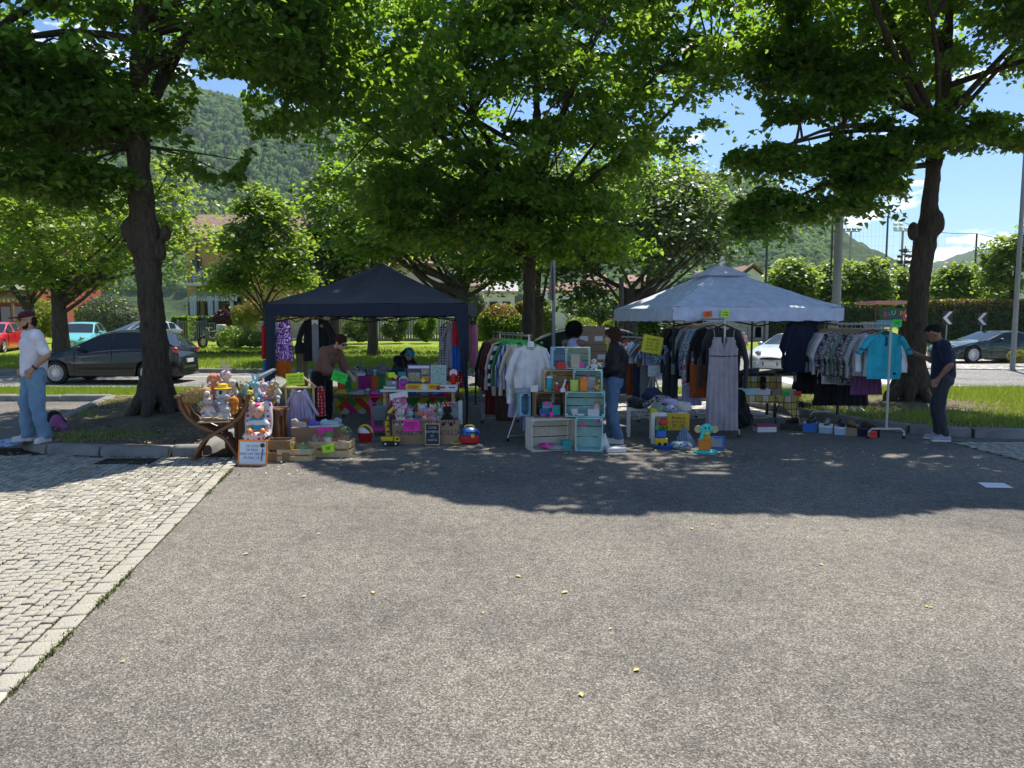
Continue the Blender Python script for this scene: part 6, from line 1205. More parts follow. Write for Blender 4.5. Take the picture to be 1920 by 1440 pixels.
for i, (mt, Lh, sl_, lb) in enumerate(gl):
 t_ = (i+1)/8.; hang('jumper', lb, 'clothes', 'coat', (.2-.5*t_, 10.15+1.7*t_, 1.4), R(-12-16*t_), C[mt], M_HANGG if i < 5 else M_HANGW, 'clothes on the folding rail', W_=.46, Lh=Lh, sleeve=sl_, sw=.08, folds=4)
for x, y, z, L_, w, mt, lb in ((.22, 10.3, .78, .42, .36, 'sage', 'cream knitted skirt hanging low under the white sweater'), (.17, 10.5, .66, .36, .42, 'lav', 'slate blue skirt hanging low under the white sweater'), (.25, 10.55, .4, .3, .24, 'bluestr', 'dark blue patterned trousers reaching the ground beside the crates'), (-.1, 11.2, .85, .7, .3, 'brown', 'dark brown trousers hanging on the folding rail'), (-.28, 11.6, .8, .6, .3, 'maroon', 'dark red long skirt hanging on the folding rail')):
 hang('skirt', lb, 'skirt', 'skirt', (x, y, z), R(-10), C[mt], None, 'clothes on the folding rail', W_=w, Lh=L_, folds=4, flare=1.1)
# --- navy tent clothes
hang('costume_robe', 'black costume robe with a grey pleated front and white collar hanging in the navy tent', 'costume', 'coat', (-3.28, 12.1, 1.76), 0, C['black'], M_HANGW, W_=.42, Lh=.72, sleeve=.52, sw=.12, flare=1.12, folds=3, extra=lambda r: ([MB().box((0, -.062, -.4), (.11, .02, .64)).obj('pleated_front', C['grey'], r), MB().add([(-.055, -.075, -.03), (.055, -.075, -.03), (.05, -.078, -.12), (0, -.08, -.075), (-.05, -.078, -.12)], [(4, 3, 2, 1, 0)]).obj('white_collar', C['white'], r), MB().lathe((.11, -.066, -.13), [(.002, 0), (.028, .002)], 8, rot=(math.pi/2, 0, 0)).obj('crest_patch', C['khaki'], r)]))
hang('sequin_dress', 'purple sequinned dress with painted sparkle hanging by the left leg of the navy tent', 'costume', 'dress', (-3.78, 11.95, 1.76), R(20), C['sequin'], M_HANGK, W_=.2, Lh=.72, flare=1.6, folds=4, amp=.02)
hang('costume_skirt', 'orange red short skirt hanging below the sequinned dress', 'costume', 'skirt', (-3.8, 11.9, 1.06), R(10), C['orange'], None, W_=.27, Lh=.22, hem=.12, folds=3)
hang('cape', 'olive gold long skirt hanging beside the sequinned dress', 'costume', 'skirt', (-3.56, 12.2, 1.35), 0, C['khaki'], None, W_=.2, Lh=.85, folds=3); hang('red_jacket', 'red costume hanging outside the left leg of the navy tent', 'costume', 'dress', (-4.08, 12.0, 1.66), R(40), C['red'], M_HANGK, W_=.16, Lh=.58, flare=1.2, folds=2); hang('blue_trousers', 'blue star speckled costume trousers below the red costume', 'costume', 'skirt', (-4.08, 12.02, 1.06), R(40), C['blue'], None, W_=.15, Lh=.42, folds=2)
hang('checked_dress', 'black and white checked dress hanging at the right side of the navy tent', 'dress', 'dress', (-1.13, 12.6, 1.66), R(-8), C['bwcheck'], M_HANGK, W_=.27, Lh=.9, flare=1.35, folds=3); hang('pink_costume', 'dusky pink costume behind the red and blue one', 'costume', 'dress', (-1.0, 12.4, 1.7), R(-12), C['mauve'], M_HANGW, W_=.26, Lh=.78, sleeve=.4, sw=.06, flare=1.1, folds=3)
hang('costume_tunic', 'bright red costume top over a blue costume at the right leg of the navy tent', 'costume', 'dress', (-.9, 12.05, 1.72), R(-10), C['red'], M_HANGK, W_=.2, Lh=.42, waist=.15, folds=3); hang('blue_costume', 'bright blue costume hanging at the right leg of the navy tent', 'costume', 'dress', (-.9, 12.12, 1.64), R(-10), C['blue'], M_HANGK, W_=.24, Lh=.78, sleeve=.0, folds=4); hang('dotted_skirt', 'red skirt with white dots hanging lowest at the right leg of the navy tent', 'costume', 'skirt', (-.9, 12.16, 1.0), R(-10), C['reddots'], None, W_=.24, Lh=.42, folds=5, flare=1.2); hang('mauve_dress', 'mauve dress hanging outside the right leg of the navy tent', 'dress', 'dress', (-.66, 12.3, 1.68), R(-35), C['pink'], M_HANGK, W_=.18, Lh=.75, folds=3)
# ================================================================ people
def skinmat(name, c): 
 m = M(name, c, .5, var=.08, ns=12, bm=.1, bs=200); m.node_tree.nodes['Principled BSDF'].inputs['Subsurface Weight'].default_value = .12; m.node_tree.nodes['Principled BSDF'].inputs['Subsurface Scale'].default_value = .02; return m
SK1 = skinmat('skin_tan', (.42, .23, .15)); SK2 = skinmat('skin_light', (.52, .31, .22)); SK3 = skinmat('skin_brown', (.26, .13, .08))
M_EYE = M('eye_dark', (.02, .012, .01), .2, var=0, bm=0); M_SHOEW = M('shoe_white', (.6, .6, .58), .6, var=.1); M_SHOEG = M('shoe_grey', (.3, .33, .38), .7, var=.1)
def hairmat(name, c): return M(name, c, .85, var=.4, ns=40, bm=.5, bs=90, bd=.01, spec=.2)
H_BR = hairmat('hair_dark_brown', (.022, .012, .008)); H_BK = hairmat('hair_black', (.01, .008, .007)); H_RD = hairmat('hair_auburn', (.04, .012, .008))
def lerp3(a, b, t): return tuple(a[i]+(b[i]-a[i])*t for i in range(3))
def vadd(a, b): return tuple(a[i]+b[i] for i in range(3))
def person(label, loc, rz, J, skin, clothes, hair, h=1.75, fem=False, cat='person', vox=.0125, face=True, extra=None, curl=.9):
 """J: joints in metres, figure facing -y"""
 root = thing('person', label, cat, loc, rz); s = h/1.75; root.scale = (s, s, s)
 D = dict(pel=(0, 0, .95), ch=(0, 0, 1.28), nk=(0, .0, 1.47), hd=(0, -.02, 1.63), he=(0, 0, 0), shL=(-.17, 0, 1.42), shR=(.17, 0, 1.42), elL=(-.24, .02, 1.14), elR=(.24, .02, 1.14), wrL=(-.25, -.06, .9), wrR=(.25, -.06, .9),
   hipL=(-.09, 0, .92), hipR=(.09, 0, .92), knL=(-.1, -.02, .5), knR=(.1, -.02, .5), anL=(-.1, .03, .09), anR=(.1, .03, .09), ftL=(0, -1), ftR=(0, -1)); D.update(J)
 hm = np.array(Euler(D['he']).to_matrix()); hc = np.array(D['hd'])
 def hp(x, y, z): return tuple(hc+hm@np.array((x, y, z)))
 he = tuple(D['he'])
 sw_ = .86 if fem else 1.
 torso = [('c', D['pel'], lerp3(D['pel'], D['ch'], .45), .135, .115*sw_), ('c', lerp3(D['pel'], D['ch'], .45), D['ch'], .115*sw_, .13*sw_), ('c', D['shL'], D['shR'], .062, .062), ('c', D['ch'], lerp3(D['ch'], D['nk'], .7), .125*sw_, .08)]
 if fem: fw_ = hm@np.array((0, -1, 0)); torso += [('e', vadd(D['ch'], (sx_*.07, -.085, -.02)), (.06, .06, .06)) for sx_ in (-1, 1)]
 legs = []
 for q in 'LR': legs += [('c', D['hip'+q], D['kn'+q], .092, .056), ('c', D['kn'+q], lerp3(D['kn'+q], D['an'+q], .35), .056, .056), ('c', lerp3(D['kn'+q], D['an'+q], .35), D['an'+q], .056, .036)]
 arms = []
 for q in 'LR': arms += [('c', D['sh'+q], D['el'+q], .05*sw_, .04*sw_), ('c', D['el'+q], lerp3(D['el'+q], D['wr'+q], .3), .04*sw_, .042*sw_), ('c', lerp3(D['el'+q], D['wr'+q], .3), D['wr'+q], .042*sw_, .027)]
 hands = []
 for q in 'LR':
  if D.get('hide'+q): continue
  w = np.array(D['wr'+q], float); d = w-np.array(D['el'+q], float); d /= np.linalg.norm(d); d = np.array(D.get('hd'+q, d), float); d /= np.linalg.norm(d)
  side = np.cross(d, (0, 0, 1.)) if abs(d[2]) < .8 else np.array((0, 1., 0)); side -= d*(side@d); side /= np.linalg.norm(side); nrm = np.cross(side, d)*(1 if q == 'R' else -1)
  pc = w+d*.05; hands += [('e', tuple(pc), (.036, .036, .03)), ('c', tuple(w), tuple(pc+d*.03), .025, .024)]
  for i, (o, l) in enumerate(((-.03, .062), (-.01, .072), (.01, .068), (.029, .052))):
   a = w+d*.078+side*o; b = a+d*l*.5-nrm*l*.18*curl; c = b+d*l*.35-nrm*l*.42*curl; hands += [('c', tuple(a), tuple(b), .0105, .0095), ('c', tuple(b), tuple(c), .0095, .008)]
  a = w+d*.03-side*.03; b = a+d*.035-side*.025; hands += [('c', tuple(a), tuple(b), .013, .011), ('c', tuple(b), tuple(b+d*.028-nrm*.01), .011, .009)]
 head = [('e', hp(0, .012, .03), (.076, .094, .092), he), ('e', hp(0, -.022, -.025), (.056, .066, .082), he), ('c', D['nk'], hp(0, .02, -.05), .055*sw_, .052*sw_), ('c', hp(0, -.088, .0), hp(0, -.104, -.026), .009, .014), ('e', hp(0, -.07, -.085), (.028, .022, .022)),
   ('e', hp(-.076, .012, -.01), (.011, .02, .03), he), ('e', hp(.076, .012, -.01), (.011, .02, .03), he), ('c', hp(-.022, -.088, .022), hp(.022, -.088, .022), .01, .01), ('c', hp(-.017, -.084, -.055), hp(.017, -.084, -.055), .008, .008)]
 sdf('body', head+torso+arms+legs+hands, vox, skin, root, k=.022)
 if face:
  for sx_ in (-1, 1): m = MB(); m.ball(hp(sx_*.03, -.083, .005), (.011, .006, .007), 8, 6, rot=he); m.obj('eye', M_EYE, root, smooth=True); m = MB(); m.tube([hp(sx_*.014, -.096, .024), hp(sx_*.03, -.095, .03), hp(sx_*.045, -.08, .025)], .004, 5); m.obj('eyebrow', hair, root)
  m = MB(); m.tube([hp(-.02, -.09, -.052), hp(0, -.096, -.05), hp(.02, -.09, -.052)], .005, 5, flat=.8); m.obj('lips', M('lips', (.3, .1, .08), .5, var=0, bm=0), root, smooth=True)
 def grow(ps, a, mn=0): return [(p[0], p[1], p[2], max(p[3]+a, mn), max(p[4]+a, mn)) if p[0] == 'c' else (p[0], p[1], tuple(x+a for x in p[2]))+tuple(p[3:]) for p in ps]
 for c in clothes:
  kind, mt = c[0], c[1]; kw = c[2] if len(c) > 2 else {}
  if kind in ('shirt', 'jacket', 'tee', 'vest'):
   g = kw.get('g', .02); ps = grow([t_ for i_, t_ in enumerate(torso) if not (kind == 'vest' and i_ == 2)], g); sl_ = kw.get('sl', 1.)
   up = vadd(D['pel'], (0, 0, -kw.get('len', .0)))
   ps.append(('c', D['ch'], vadd(D['pel'], (0, 0, .03)), .13+g, .135+g))
   if kind != 'vest':
    for q in 'LR':
     f = min(sl_, 1.); e = lerp3(D['sh'+q], D['el'+q], f); ps.append(('c', D['sh'+q], e, .056+g, .05+g*1.1))
     if sl_ > 1: ps.append(('c', D['el'+q], lerp3(D['el'+q], D['wr'+q], sl_-1), .052+g, .038+g))
   cuts = [(up, (0, 0, -1)), (vadd(D['nk'], (0, 0, kw.get('nkz', .07))), (0, -.25, 1))]
   if kind in ('tee',) or sl_ < 1:
    pass
   sdf('shirt' if kind != 'jacket' else 'jacket', ps, vox, mt, root, k=.03, wr=kw.get('wr', .012)*1.5, ws=11, cuts=cuts, seed=3)
   if kw.get('collar'): m = MB(); nk = D['nk']; m.tube([(nk[0]+.075*math.cos(a), nk[1]+.08*math.sin(a)-.01, nk[2]+.0+.018*math.sin(a)) for a in np.linspace(0, 2*math.pi, 17)], .018, 6, cap=False); m.obj('collar', mt, root, smooth=True)
  elif kind in ('trousers', 'jeans', 'shorts'):
   g = kw.get('g', .018); ps = grow(legs, g, kw.get('mn', .06)); ps.append(('c', lerp3(D['hipL'], D['hipR'], .5), D['pel'], .13+g*.6, .135+g*.5)); ps.append(('e', vadd(lerp3(D['hipL'], D['hipR'], .5), (0, .05, -.02)), (.15, .1, .11)))
   cuts = [(vadd(D['pel'], (0, 0, .05)), (0, 0, 1))]; lowz = kw.get('hem', .07); cuts.append(((0, 0, lowz), (0, 0, -1)))
   sdf(kind, ps, vox, mt, root, k=.018, wr=kw.get('wr', .011)*1.5, ws=12, cuts=cuts, seed=5)
  elif kind == 'shoes':
   for q in 'LR':
    a = D['an'+q]; d = np.array((*D['ft'+q], 0.)); d /= np.linalg.norm(d); a0 = (a[0]-d[0]*.03, a[1]-d[1]*.03, .045); b0 = (a[0]+d[0]*.15, a[1]+d[1]*.15, .038)
    o = sdf('shoe', [('c', a0, b0, .047, .038), ('c', (a0[0], a0[1], .06), (a[0]+d[0]*.04, a[1]+d[1]*.04, .085), .045, .038)], .011, mt, root, k=.02, cuts=[((0, 0, .012), (0, 0, -1))])
    sdf('sole', [('c', (a0[0], a0[1], .018), (b0[0], b0[1], .018), .052, .044)], .01, kw.get('sole', M_SHOEW), o, k=.01, cuts=[((0, 0, .03), (0, 0, 1)), ((0, 0, .0), (0, 0, -1))])
 if extra: extra(root, hp, he, D)
 return root
def hair_sdf(root, prims, mat, vox=.011, wr=.008, ws=30, name='hair', k=.02, cuts=()): return sdf(name, prims, vox, mat, root, k=k, wr=wr, ws=ws, cuts=cuts)
F_('tshirt', (.72, .71, .78)); F_('jeansl', (.16, .27, .40)); F_('jeansm', (.09, .17, .30)); F_('slate', (.04, .042, .055)); F_('polo', (.012, .018, .045)); F_('top_brown', (.17, .085, .055)); F_('blacktr', (.008, .008, .01)); F_('lilac', (.42, .4, .58))
M_LEATHER = M('black_leather', (.008, .008, .01), .5, spec=.3, var=.15, bm=.3, bs=50)
def x1(root, hp, he, D):   # man with the maroon cap
 hair_sdf(root, [('e', hp(0, .045, -.0), (.08, .07, .075), he), ('e', hp(0, .07, -.045), (.06, .04, .045), he)], H_BR, cuts=[(hp(0, -.02, 0), tuple(np.array(Euler(he).to_matrix())@np.array((0, -1, 0))))])
 hair_sdf(root, [('e', hp(0, -.03, -.08), (.055, .054, .03), he), ('c', hp(-.062, -.005, -.01), hp(-.052, -.025, -.07), .009, .013), ('c', hp(.062, -.005, -.01), hp(.052, -.025, -.07), .009, .013)], H_BR, .009, .004, 40, 'beard', .012)
 MC = Mfab('maroon_cap', (.075, .012, .03)); c = sdf('cap', [('e', hp(0, .012, .06), (.092, .108, .075), he)], .011, MC, root, cuts=[(hp(0, 0, .045), tuple(np.array(Euler(he).to_matrix())@np.array((0, 0.15, -1))))])
 o = sdf('brim', [('e', hp(0, -.13, .052), (.07, .085, .011), he)], .009, MC, c); m = MB(); 
 for sx_ in (-1, 1): m.add([hp(sx_*.012, -.1, .022), hp(sx_*.055, -.092, .022), hp(sx_*.05, -.094, -.008), hp(sx_*.018, -.1, -.008)], [(0, 1, 2, 3), (3, 2, 1, 0)]); m.tube([hp(sx_*.055, -.09, .018), hp(sx_*.08, .0, .01)], .003, 4)
 m.obj('glasses', M_BLK, root)
 w = D['wrR']; m = MB(); m.tube([vadd(lerp3(D['elR'], w, .84), (0, 0, 0)), lerp3(D['elR'], w, .94)], .036, 10, cap=False); m.obj('watch', M_BLK, root)
 text('-------------\n------------ --\n---------', .022, C['char'], root, (-.02, -.165, 1.3), (math.pi/2, 0, 0), 'LEFT', name='chest_print')
q = G(58, 832, .13)
person('man in a maroon cap, white T-shirt and jeans standing on the left kerb', (-6.22, 9.35, .135), R(-42), dict(hd=(.0, -.05, 1.615), he=(R(6), 0, 0), nk=(0, -.01, 1.46), elR=(.27, .09, 1.16), wrR=(.19, -.06, .99), elL=(-.27, .09, 1.16), wrL=(-.19, -.06, .99), hdR=(-.3, -.5, -.9), hdL=(.3, -.5, -.9), anL=(-.13, -.08, .09), knL=(-.13, -.08, .5), anR=(.12, .06, .09), ftL=(-.25, -1), ftR=(.75, -1)),
 SK1, [('tee', C['tshirt'], dict(g=.016, sl=.8, len=.1, wr=.014)), ('jeans', C['jeansl'], dict(g=.022, mn=.085, hem=.05, wr=.018)), ('shoes', M_SHOEW)], H_BR, 1.71, extra=x1)
def x2(root, hp, he, D):   # man with the phone
 hair_sdf(root, [('e', hp(0, .03, .045), (.085, .096, .075), he), ('e', hp(0, -.01, .085), (.072, .075, .045), he)], H_BK, wr=.014, cuts=[(hp(0, 0, -.01), tuple(np.array(Euler(he).to_matrix())@np.array((0, -.5, -1))))])
 m = MB(); m.box(vadd(D['wrL'], (.0, -.1, .055)), (.085, .012, .17), (R(-35), 0, 0)); p_ = m.obj('phone', M_BLK, None, label='black smartphone held by the man in the navy polo shirt', cat='phone', bevel=.004); p_.location = root.location; p_.rotation_euler = root.rotation_euler; p_.scale = root.scale
person('man in a navy polo shirt looking at his phone beside the right trunk', (6.1, 10.25, 0), R(-114), dict(pel=(0, .05, .95), ch=(0, .03, 1.27), nk=(0, -.03, 1.45), hd=(.0, -.1, 1.575), he=(R(28), 0, 0), shL=(-.17, .02, 1.41), shR=(.17, .02, 1.41), elL=(-.2, -.03, 1.15), wrL=(-.12, -.26, 1.25), elR=(.23, .1, 1.13), wrR=(.19, -.03, .93), hdR=(-.1, -.5, -1), hipL=(-.09, .05, .92), hipR=(.09, .05, .92), knL=(-.1, -.02, .5), anL=(-.1, .03, .09), knR=(.1, .01, .5), anR=(.1, .1, .09), ftR=(.3, -1)),
 SK3, [('shirt', C['polo'], dict(g=.018, sl=.75, len=.04, collar=True)), ('trousers', C['slate'], dict(g=.01, mn=.055, hem=.08)), ('shoes', M_SHOEG)], H_BK, 1.70, extra=x2)
def x3(root, hp, he, D):   # woman leaning
 hair_sdf(root, [('e', hp(0, .02, .035), (.09, .108, .102), he), ('e', hp(0, .12, -.01), (.035, .04, .035), he), ('c', hp(0, .14, -.02), hp(0, .17, -.1), .024, .01)], H_RD, wr=.008, cuts=[(hp(0, -.055, 0), tuple(np.array(Euler(he).to_matrix())@np.array((0, -1, -.5))))])
 m = MB()
 for sx_ in (-1, 1): m.ball(hp(sx_*.032, -.098, .008), (.026, .008, .018), 10, 6, rot=he); m.tube([hp(sx_*.055, -.09, .012), hp(sx_*.08, .0, .01)], .004, 4)
 m.obj('sunglasses', M_BLK, root)
person('woman in a brown top with a low ponytail bending over the toy table', (-2.95, 11.4, 0), R(62), dict(pel=(0, .1, .93), ch=(0, -.06, 1.2), nk=(0, -.2, 1.36), hd=(0, -.33, 1.45), he=(R(30), 0, 0), shL=(-.16, -.12, 1.3), shR=(.16, -.12, 1.3), elL=(-.2, -.2, 1.02), wrL=(-.12, -.4, .88), elR=(.2, -.22, 1.03), wrR=(.14, -.42, .9), hipL=(-.09, .1, .9), hipR=(.09, .1, .9), knL=(-.1, .08, .48), knR=(.1, .08, .48), anL=(-.1, .12, .09), anR=(.1, .12, .09)),
 SK2, [('shirt', C['top_brown'], dict(g=.02, sl=1.35, len=.05, wr=.014)), ('trousers', C['blacktr'], dict(g=.035, mn=.1, hem=.06)), ('shoes', M_SHOEW)], H_RD, 1.66, fem=True, extra=x3)
def x4(root, hp, he, D):   # blue-haired crouching person: bandana
 hair_sdf(root, [('e', hp(0, .03, .01), (.088, .1, .09), he), ('c', hp(0, .08, 0), hp(0, .1, -.16), .05, .035)], H_BK, cuts=[(hp(0, -.05, 0), tuple(np.array(Euler(he).to_matrix())@np.array((0, -1, -.2))))])
 sdf('head_scarf', [('e', hp(0, .012, .035), (.092, .107, .085), he)], .011, Mfab('blue_scarf', (.03, .2, .32), (.1, .35, .5), 'floral', 18, (.02, .08, .2)), root, cuts=[(hp(0, 0, .0), tuple(np.array(Euler(he).to_matrix())@np.array((0, .3, -1))))])
 m = MB(); m.tube([vadd(D['elR'], (0, 0, .03)), lerp3(D['elR'], D['wrR'], .95)], .034, 8); m.obj('pink_sleeve', M_SGN['pink'], root, smooth=True)
person('person in black with a blue patterned head scarf bent low behind the games shelf', (-2.05, 13.3, 0), R(58), dict(pel=(0, .12, .6), ch=(0, -.02, .92), nk=(0, -.1, 1.06), hd=(0, -.2, 1.14), he=(R(55), 0, 0), shL=(-.16, -.06, 1.03), shR=(.16, -.06, 1.03), elL=(-.2, -.2, .85), wrL=(-.1, -.38, .8), elR=(.2, -.2, .85), wrR=(.1, -.38, .8), hipL=(-.09, .12, .57), hipR=(.09, .12, .57), knL=(-.13, -.25, .5), knR=(.13, -.25, .5), anL=(-.12, -.05, .09), anR=(.12, -.05, .09)),
 SK2, [('shirt', C['black'], dict(g=.025, sl=.9, len=.05)), ('trousers', C['blacktr'], dict(g=.02, hem=.1)), ('shoes', M_SHOEG)], H_BK, 1.7, fem=True, face=False, extra=x4)
def x5(root, hp, he, D):
 q = unit(2600)*np.array([.15, .155, .15])*(.75+.3*rng.random(2600))[:, None]; q = q[(q[:, 1] > -.07) | (q[:, 2] > .06)]; c = np.array(hp(0, .03, .04))
 hair_sdf(root, [('e', hp(0, .045, .045), (.125, .12, .125))], H_BK, wr=.03, ws=22)
 link('curls', leafmesh('curls', q+c, unit(len(q)), .03, .6, [H_BK], False), root, kind='stuff')
person('woman with curly black hair and a sleeveless pale lilac top seen from behind the crates', (1.02, 11.9, 0), R(150), dict(elL=(-.22, -.04, 1.15), wrL=(-.2, -.25, 1.05), elR=(.23, -.02, 1.15), wrR=(.2, -.22, 1.0), hd=(0, -.03, 1.62)),
 SK3, [('vest', C['lilac'], dict(g=.02, len=.05, wr=.014)), ('trousers', C['denimd'], dict(g=.02))  , ('shoes', M_SHOEW)], H_BK, 1.66, fem=True, face=False, extra=x5)
def x6(root, hp, he, D):
 hair_sdf(root, [('e', hp(0, .025, .035), (.1, .115, .105), he), ('e', hp(0, .05, -.09), (.11, .09, .1), he), ('c', hp(-.08, .0, .0), hp(-.085, -.01, -.14), .03, .035), ('c', hp(.08, .0, .0), hp(.085, -.01, -.14), .03, .035), ('c', hp(-.03, -.08, .06), hp(.03, -.08, .06), .024, .024)], H_RD, wr=.01, cuts=[(hp(0, -.1, -.02), tuple(np.array(Euler(he).to_matrix())@np.array((0, -1, -.35))))])
person('woman with a dark bob in a black leather jacket beside the crates', (1.42, 10.05, 0), R(-96), dict(pel=(0, .0, .95), ch=(0, .05, 1.26), nk=(0, .03, 1.45), hd=(0, -.02, 1.58), he=(R(8), 0, 0), shL=(-.16, .04, 1.4), shR=(.16, .04, 1.4), elL=(-.22, -.02, 1.14), wrL=(-.12, -.27, 1.12), elR=(.22, -.0, 1.12), wrR=(.14, -.25, 1.14), hdL=(.1, -1, .1), hdR=(-.2, -1, .15), anL=(-.1, -.04, .09), anR=(.1, .08, .09)),
 SK2, [('jacket', M_LEATHER, dict(g=.034, sl=1.85, len=-.02, wr=.02, collar=True)), ('jeans', C['jeansm'], dict(g=.018, mn=.075, hem=.07, wr=.012)), ('shoes', M_SHOEW)], H_RD, 1.66, fem=True, extra=x6)
person('person in purple behind the right rail, only lower legs and shoes showing', (6.05, 12.6, .1), R(10), dict(), SK2, [('shirt', C['char'], dict(g=.03, sl=1.8, len=.05)), ('shorts', C['purple'], dict(g=.05, mn=.1, hem=.5)), ('shoes', M_SHOEW)], H_BR, 1.55, fem=True, face=False,
 extra=lambda root, hp, he, D: hair_sdf(root, [('e', hp(0, .02, .035), (.092, .108, .1)), ('e', hp(0, .05, -.07), (.09, .07, .08))], H_BR, cuts=[(hp(0, -.06, 0), (0, -1, -.4))]))
def x8(root, hp, he, D):
 hair_sdf(root, [('e', hp(0, .02, .03), (.085, .1, .09))], M('hair_blond', (.42, .3, .16), .6, var=.3), vox=.02, cuts=[(hp(0, -.05, 0), (0, -1, -.5))]); sdf('backpack', [('e', (.0, .17, 1.22), (.16, .1, .2))], .02, M_SGN['pink'], root)
person('small blond child with a pink backpack far away beside the silver coupe', (XP(1394, 34, .8), 34, 0), R(5), dict(), SK2, [('shirt', C['redfl'], dict(g=.03, sl=1.7)), ('trousers', C['black'], dict(g=.02)), ('shoes', M_SHOEW)], H_BR, 1.2, vox=.02, face=False, extra=x8)
# ================================================================ goods on and around the stalls
M_CARDB = M('cardboard', (.3, .2, .12), .85, var=.12, ns=4); M_PINE = M('pale_wood', (.5, .36, .2), .7, var=.25, ns=9); M_WALNUT = M('walnut', (.13, .055, .02), .4, var=.3, ns=10); M_CRW = M('crate_white', (.66, .63, .53), .75, var=.15, ns=8); M_CRT = M('crate_turquoise', (.42, .66, .64), .75, var=.15, ns=8)
M_CRB = M('crate_blue', (.32, .55, .7), .75, var=.12, ns=8); M_CRG = M('crate_mint', (.52, .66, .58), .75, var=.12, ns=8); M_CRN = M('crate_brown', (.22, .13, .065), .8, var=.3, ns=8)
def crate(label, loc, w, h, d, mat, rz=0, up=False, group='painted fruit crates in the stack'):
 """fruit crate lying on its side, open towards -y (up=True: standing, open at the top)"""
 root = thing('fruit_crate', label, 'crate', loc, rz, group); t = .011
 def slat(c, dm): m = MB(); m.box(c, dm); m.obj('slat', mat, root, bevel=.002)
 if up:
  n = 2
  for i in range(n):
   zc = h*(.22+.56*i); hh = h*.42
   for y in (-d/2, d/2): slat((0, y, zc), (w, t, hh))
   for x in (-w/2, w/2): slat((x, 0, zc), (t, d-t*1.2, hh))
  for i in range(4): slat((0, -d/2+d*(i+.5)/4, .012), (w-.02, d/4-.012, t))
  for x in (-1, 1):
   for y in (-1, 1): m = MB(); m.box((x*(w/2-.02), y*(d/2-.02), h*.5), (.024, .024, h)); m.obj('corner_post', mat, root)
  return root
 n = 3
 for i in range(n): zc = h*(i+.5)/n; slat((0, d/2, zc), (w-.01, t, h/n-.014))
 for k in range(2):
  yc = -d/2+d*(k+.5)/2*.98
  slat((0, yc, h-t/2), (w, d/2-.016, t)); slat((0, yc, t/2), (w, d/2-.016, t))
  for x in (-w/2+t/2, w/2-t/2): slat((x, yc, h/2), (t, d/2-.016, h-2.2*t))
 for x in (-1, 1):
  for z in (.02, h-.02): m = MB(); m.box((x*(w/2-.024), 0, z+(-.002 if z > .1 else .002)*4), (.024, d-.01, .02)); m.obj('corner_post', mat, root)
 return root
Zc = .0
crate('cream white crate lying on its side at the bottom left of the crate stack', (.52, 9.55, 0), .62, .42, .36, M_CRW, R(14))
crate('turquoise crate standing beside the bottom cream crate', (1.03, 9.5, 0), .36, .44, .3, M_CRT, R(-8))
crate('brown wooden crate holding teal boxes in the second layer', (.49, 9.72, .425), .42, .33, .34, M_CRN, R(10)); crate('narrow pale blue crate at the left end of the second layer', (.16, 9.85, .425), .14, .31, .3, M_CRB, R(10))
crate('turquoise crate with cups and tins at the right of the second layer', (.98, 9.6, .445), .52, .33, .34, M_CRT, R(-6))
crate('unpainted wooden crate with a blue bottle in the third layer', (.63, 9.78, .76), .42, .29, .3, M_PINE, R(6)); crate('pale turquoise crate with a spotted tin in the third layer', (1.03, 9.7, .78), .38, .28, .3, M_CRT, R(-10))
crate('light blue crate at the left of the top layer', (.64, 9.85, 1.055), .2, .3, .26, M_CRB, R(4)); crate('mint green crate at the right of the top layer', (.9, 9.8, 1.065), .32, .29, .26, M_CRG, R(-10))
def box_(name, label, loc, dm, mat, rz=0, cat='box', lid=None, bev=.003, group=None, txt=None):
 root = thing(name, label, cat, loc, rz, group); m = MB(); m.box((0, 0, dm[2]/2-(.012 if lid else 0)), (dm[0], dm[1], dm[2]-(.024 if lid else 0))); m.obj('body', mat, root, bevel=bev)
 if lid: m = MB(); m.box((0, 0, dm[2]-.014), (dm[0]+.008, dm[1]+.008, .028)); m.obj('lid', lid, root, bevel=bev)
 if txt: text(txt[0], txt[1], txt[2], root, (0, -dm[1]/2-.0014-(.004 if lid else 0), dm[2]*.45), txt[3] if len(txt) > 3 else (math.pi/2, 0, 0))
 return root
def bottle(name, label, loc, prof, mat, cat='bottle', lid=None, n=14, lz=None):
 root = thing(name, label, cat, loc); m = MB(); m.lathe((0, 0, 0), prof, n); m.obj('body', mat, root, smooth=True)
 if lid: m = MB(); r, z = prof[-1]; m.lathe((0, 0, z+.001), [(r*1.08+.004, 0), (r*1.08+.004, .022), (r*.7, .028)], n); m.obj('lid', lid, root, smooth=True)
 return root
PM = {}
def pm(n, c, r=.35): PM[n] = M('plastic_'+n, c, r, var=.04, bm=0); return PM[n]
for n, c in dict(teal=(.01, .3, .33), tealb=(.05, .45, .42), blue=(.02, .13, .5), red=(.5, .015, .015), yellow=(.75, .5, .02), green=(.12, .45, .06), pink=(.75, .15, .35), white=(.65, .65, .66), orange=(.75, .22, .02), dblue=(.01, .1, .25), aqua=(.05, .55, .5), purple=(.25, .05, .35), grey=(.2, .24, .26), lime=(.45, .6, .1), brown=(.15, .07, .03)).items(): pm(n, c)
G1 = 'things shown in the crates'
box_('storage_box', 'dark teal box at the bottom left inside the brown crate', (.43, 9.66, .44), (.15, .14, .1), PM['dblue'], R(10), group=None); box_('storage_box', 'dark green box at the bottom right inside the brown crate', (.58, 9.69, .44), (.12, .14, .14), PM['teal'], R(10)); box_('storage_box', 'bright teal box on top of the dark teal box in the brown crate', (.46, 9.66, .541), (.12, .12, .08), PM['tealb'], R(10))
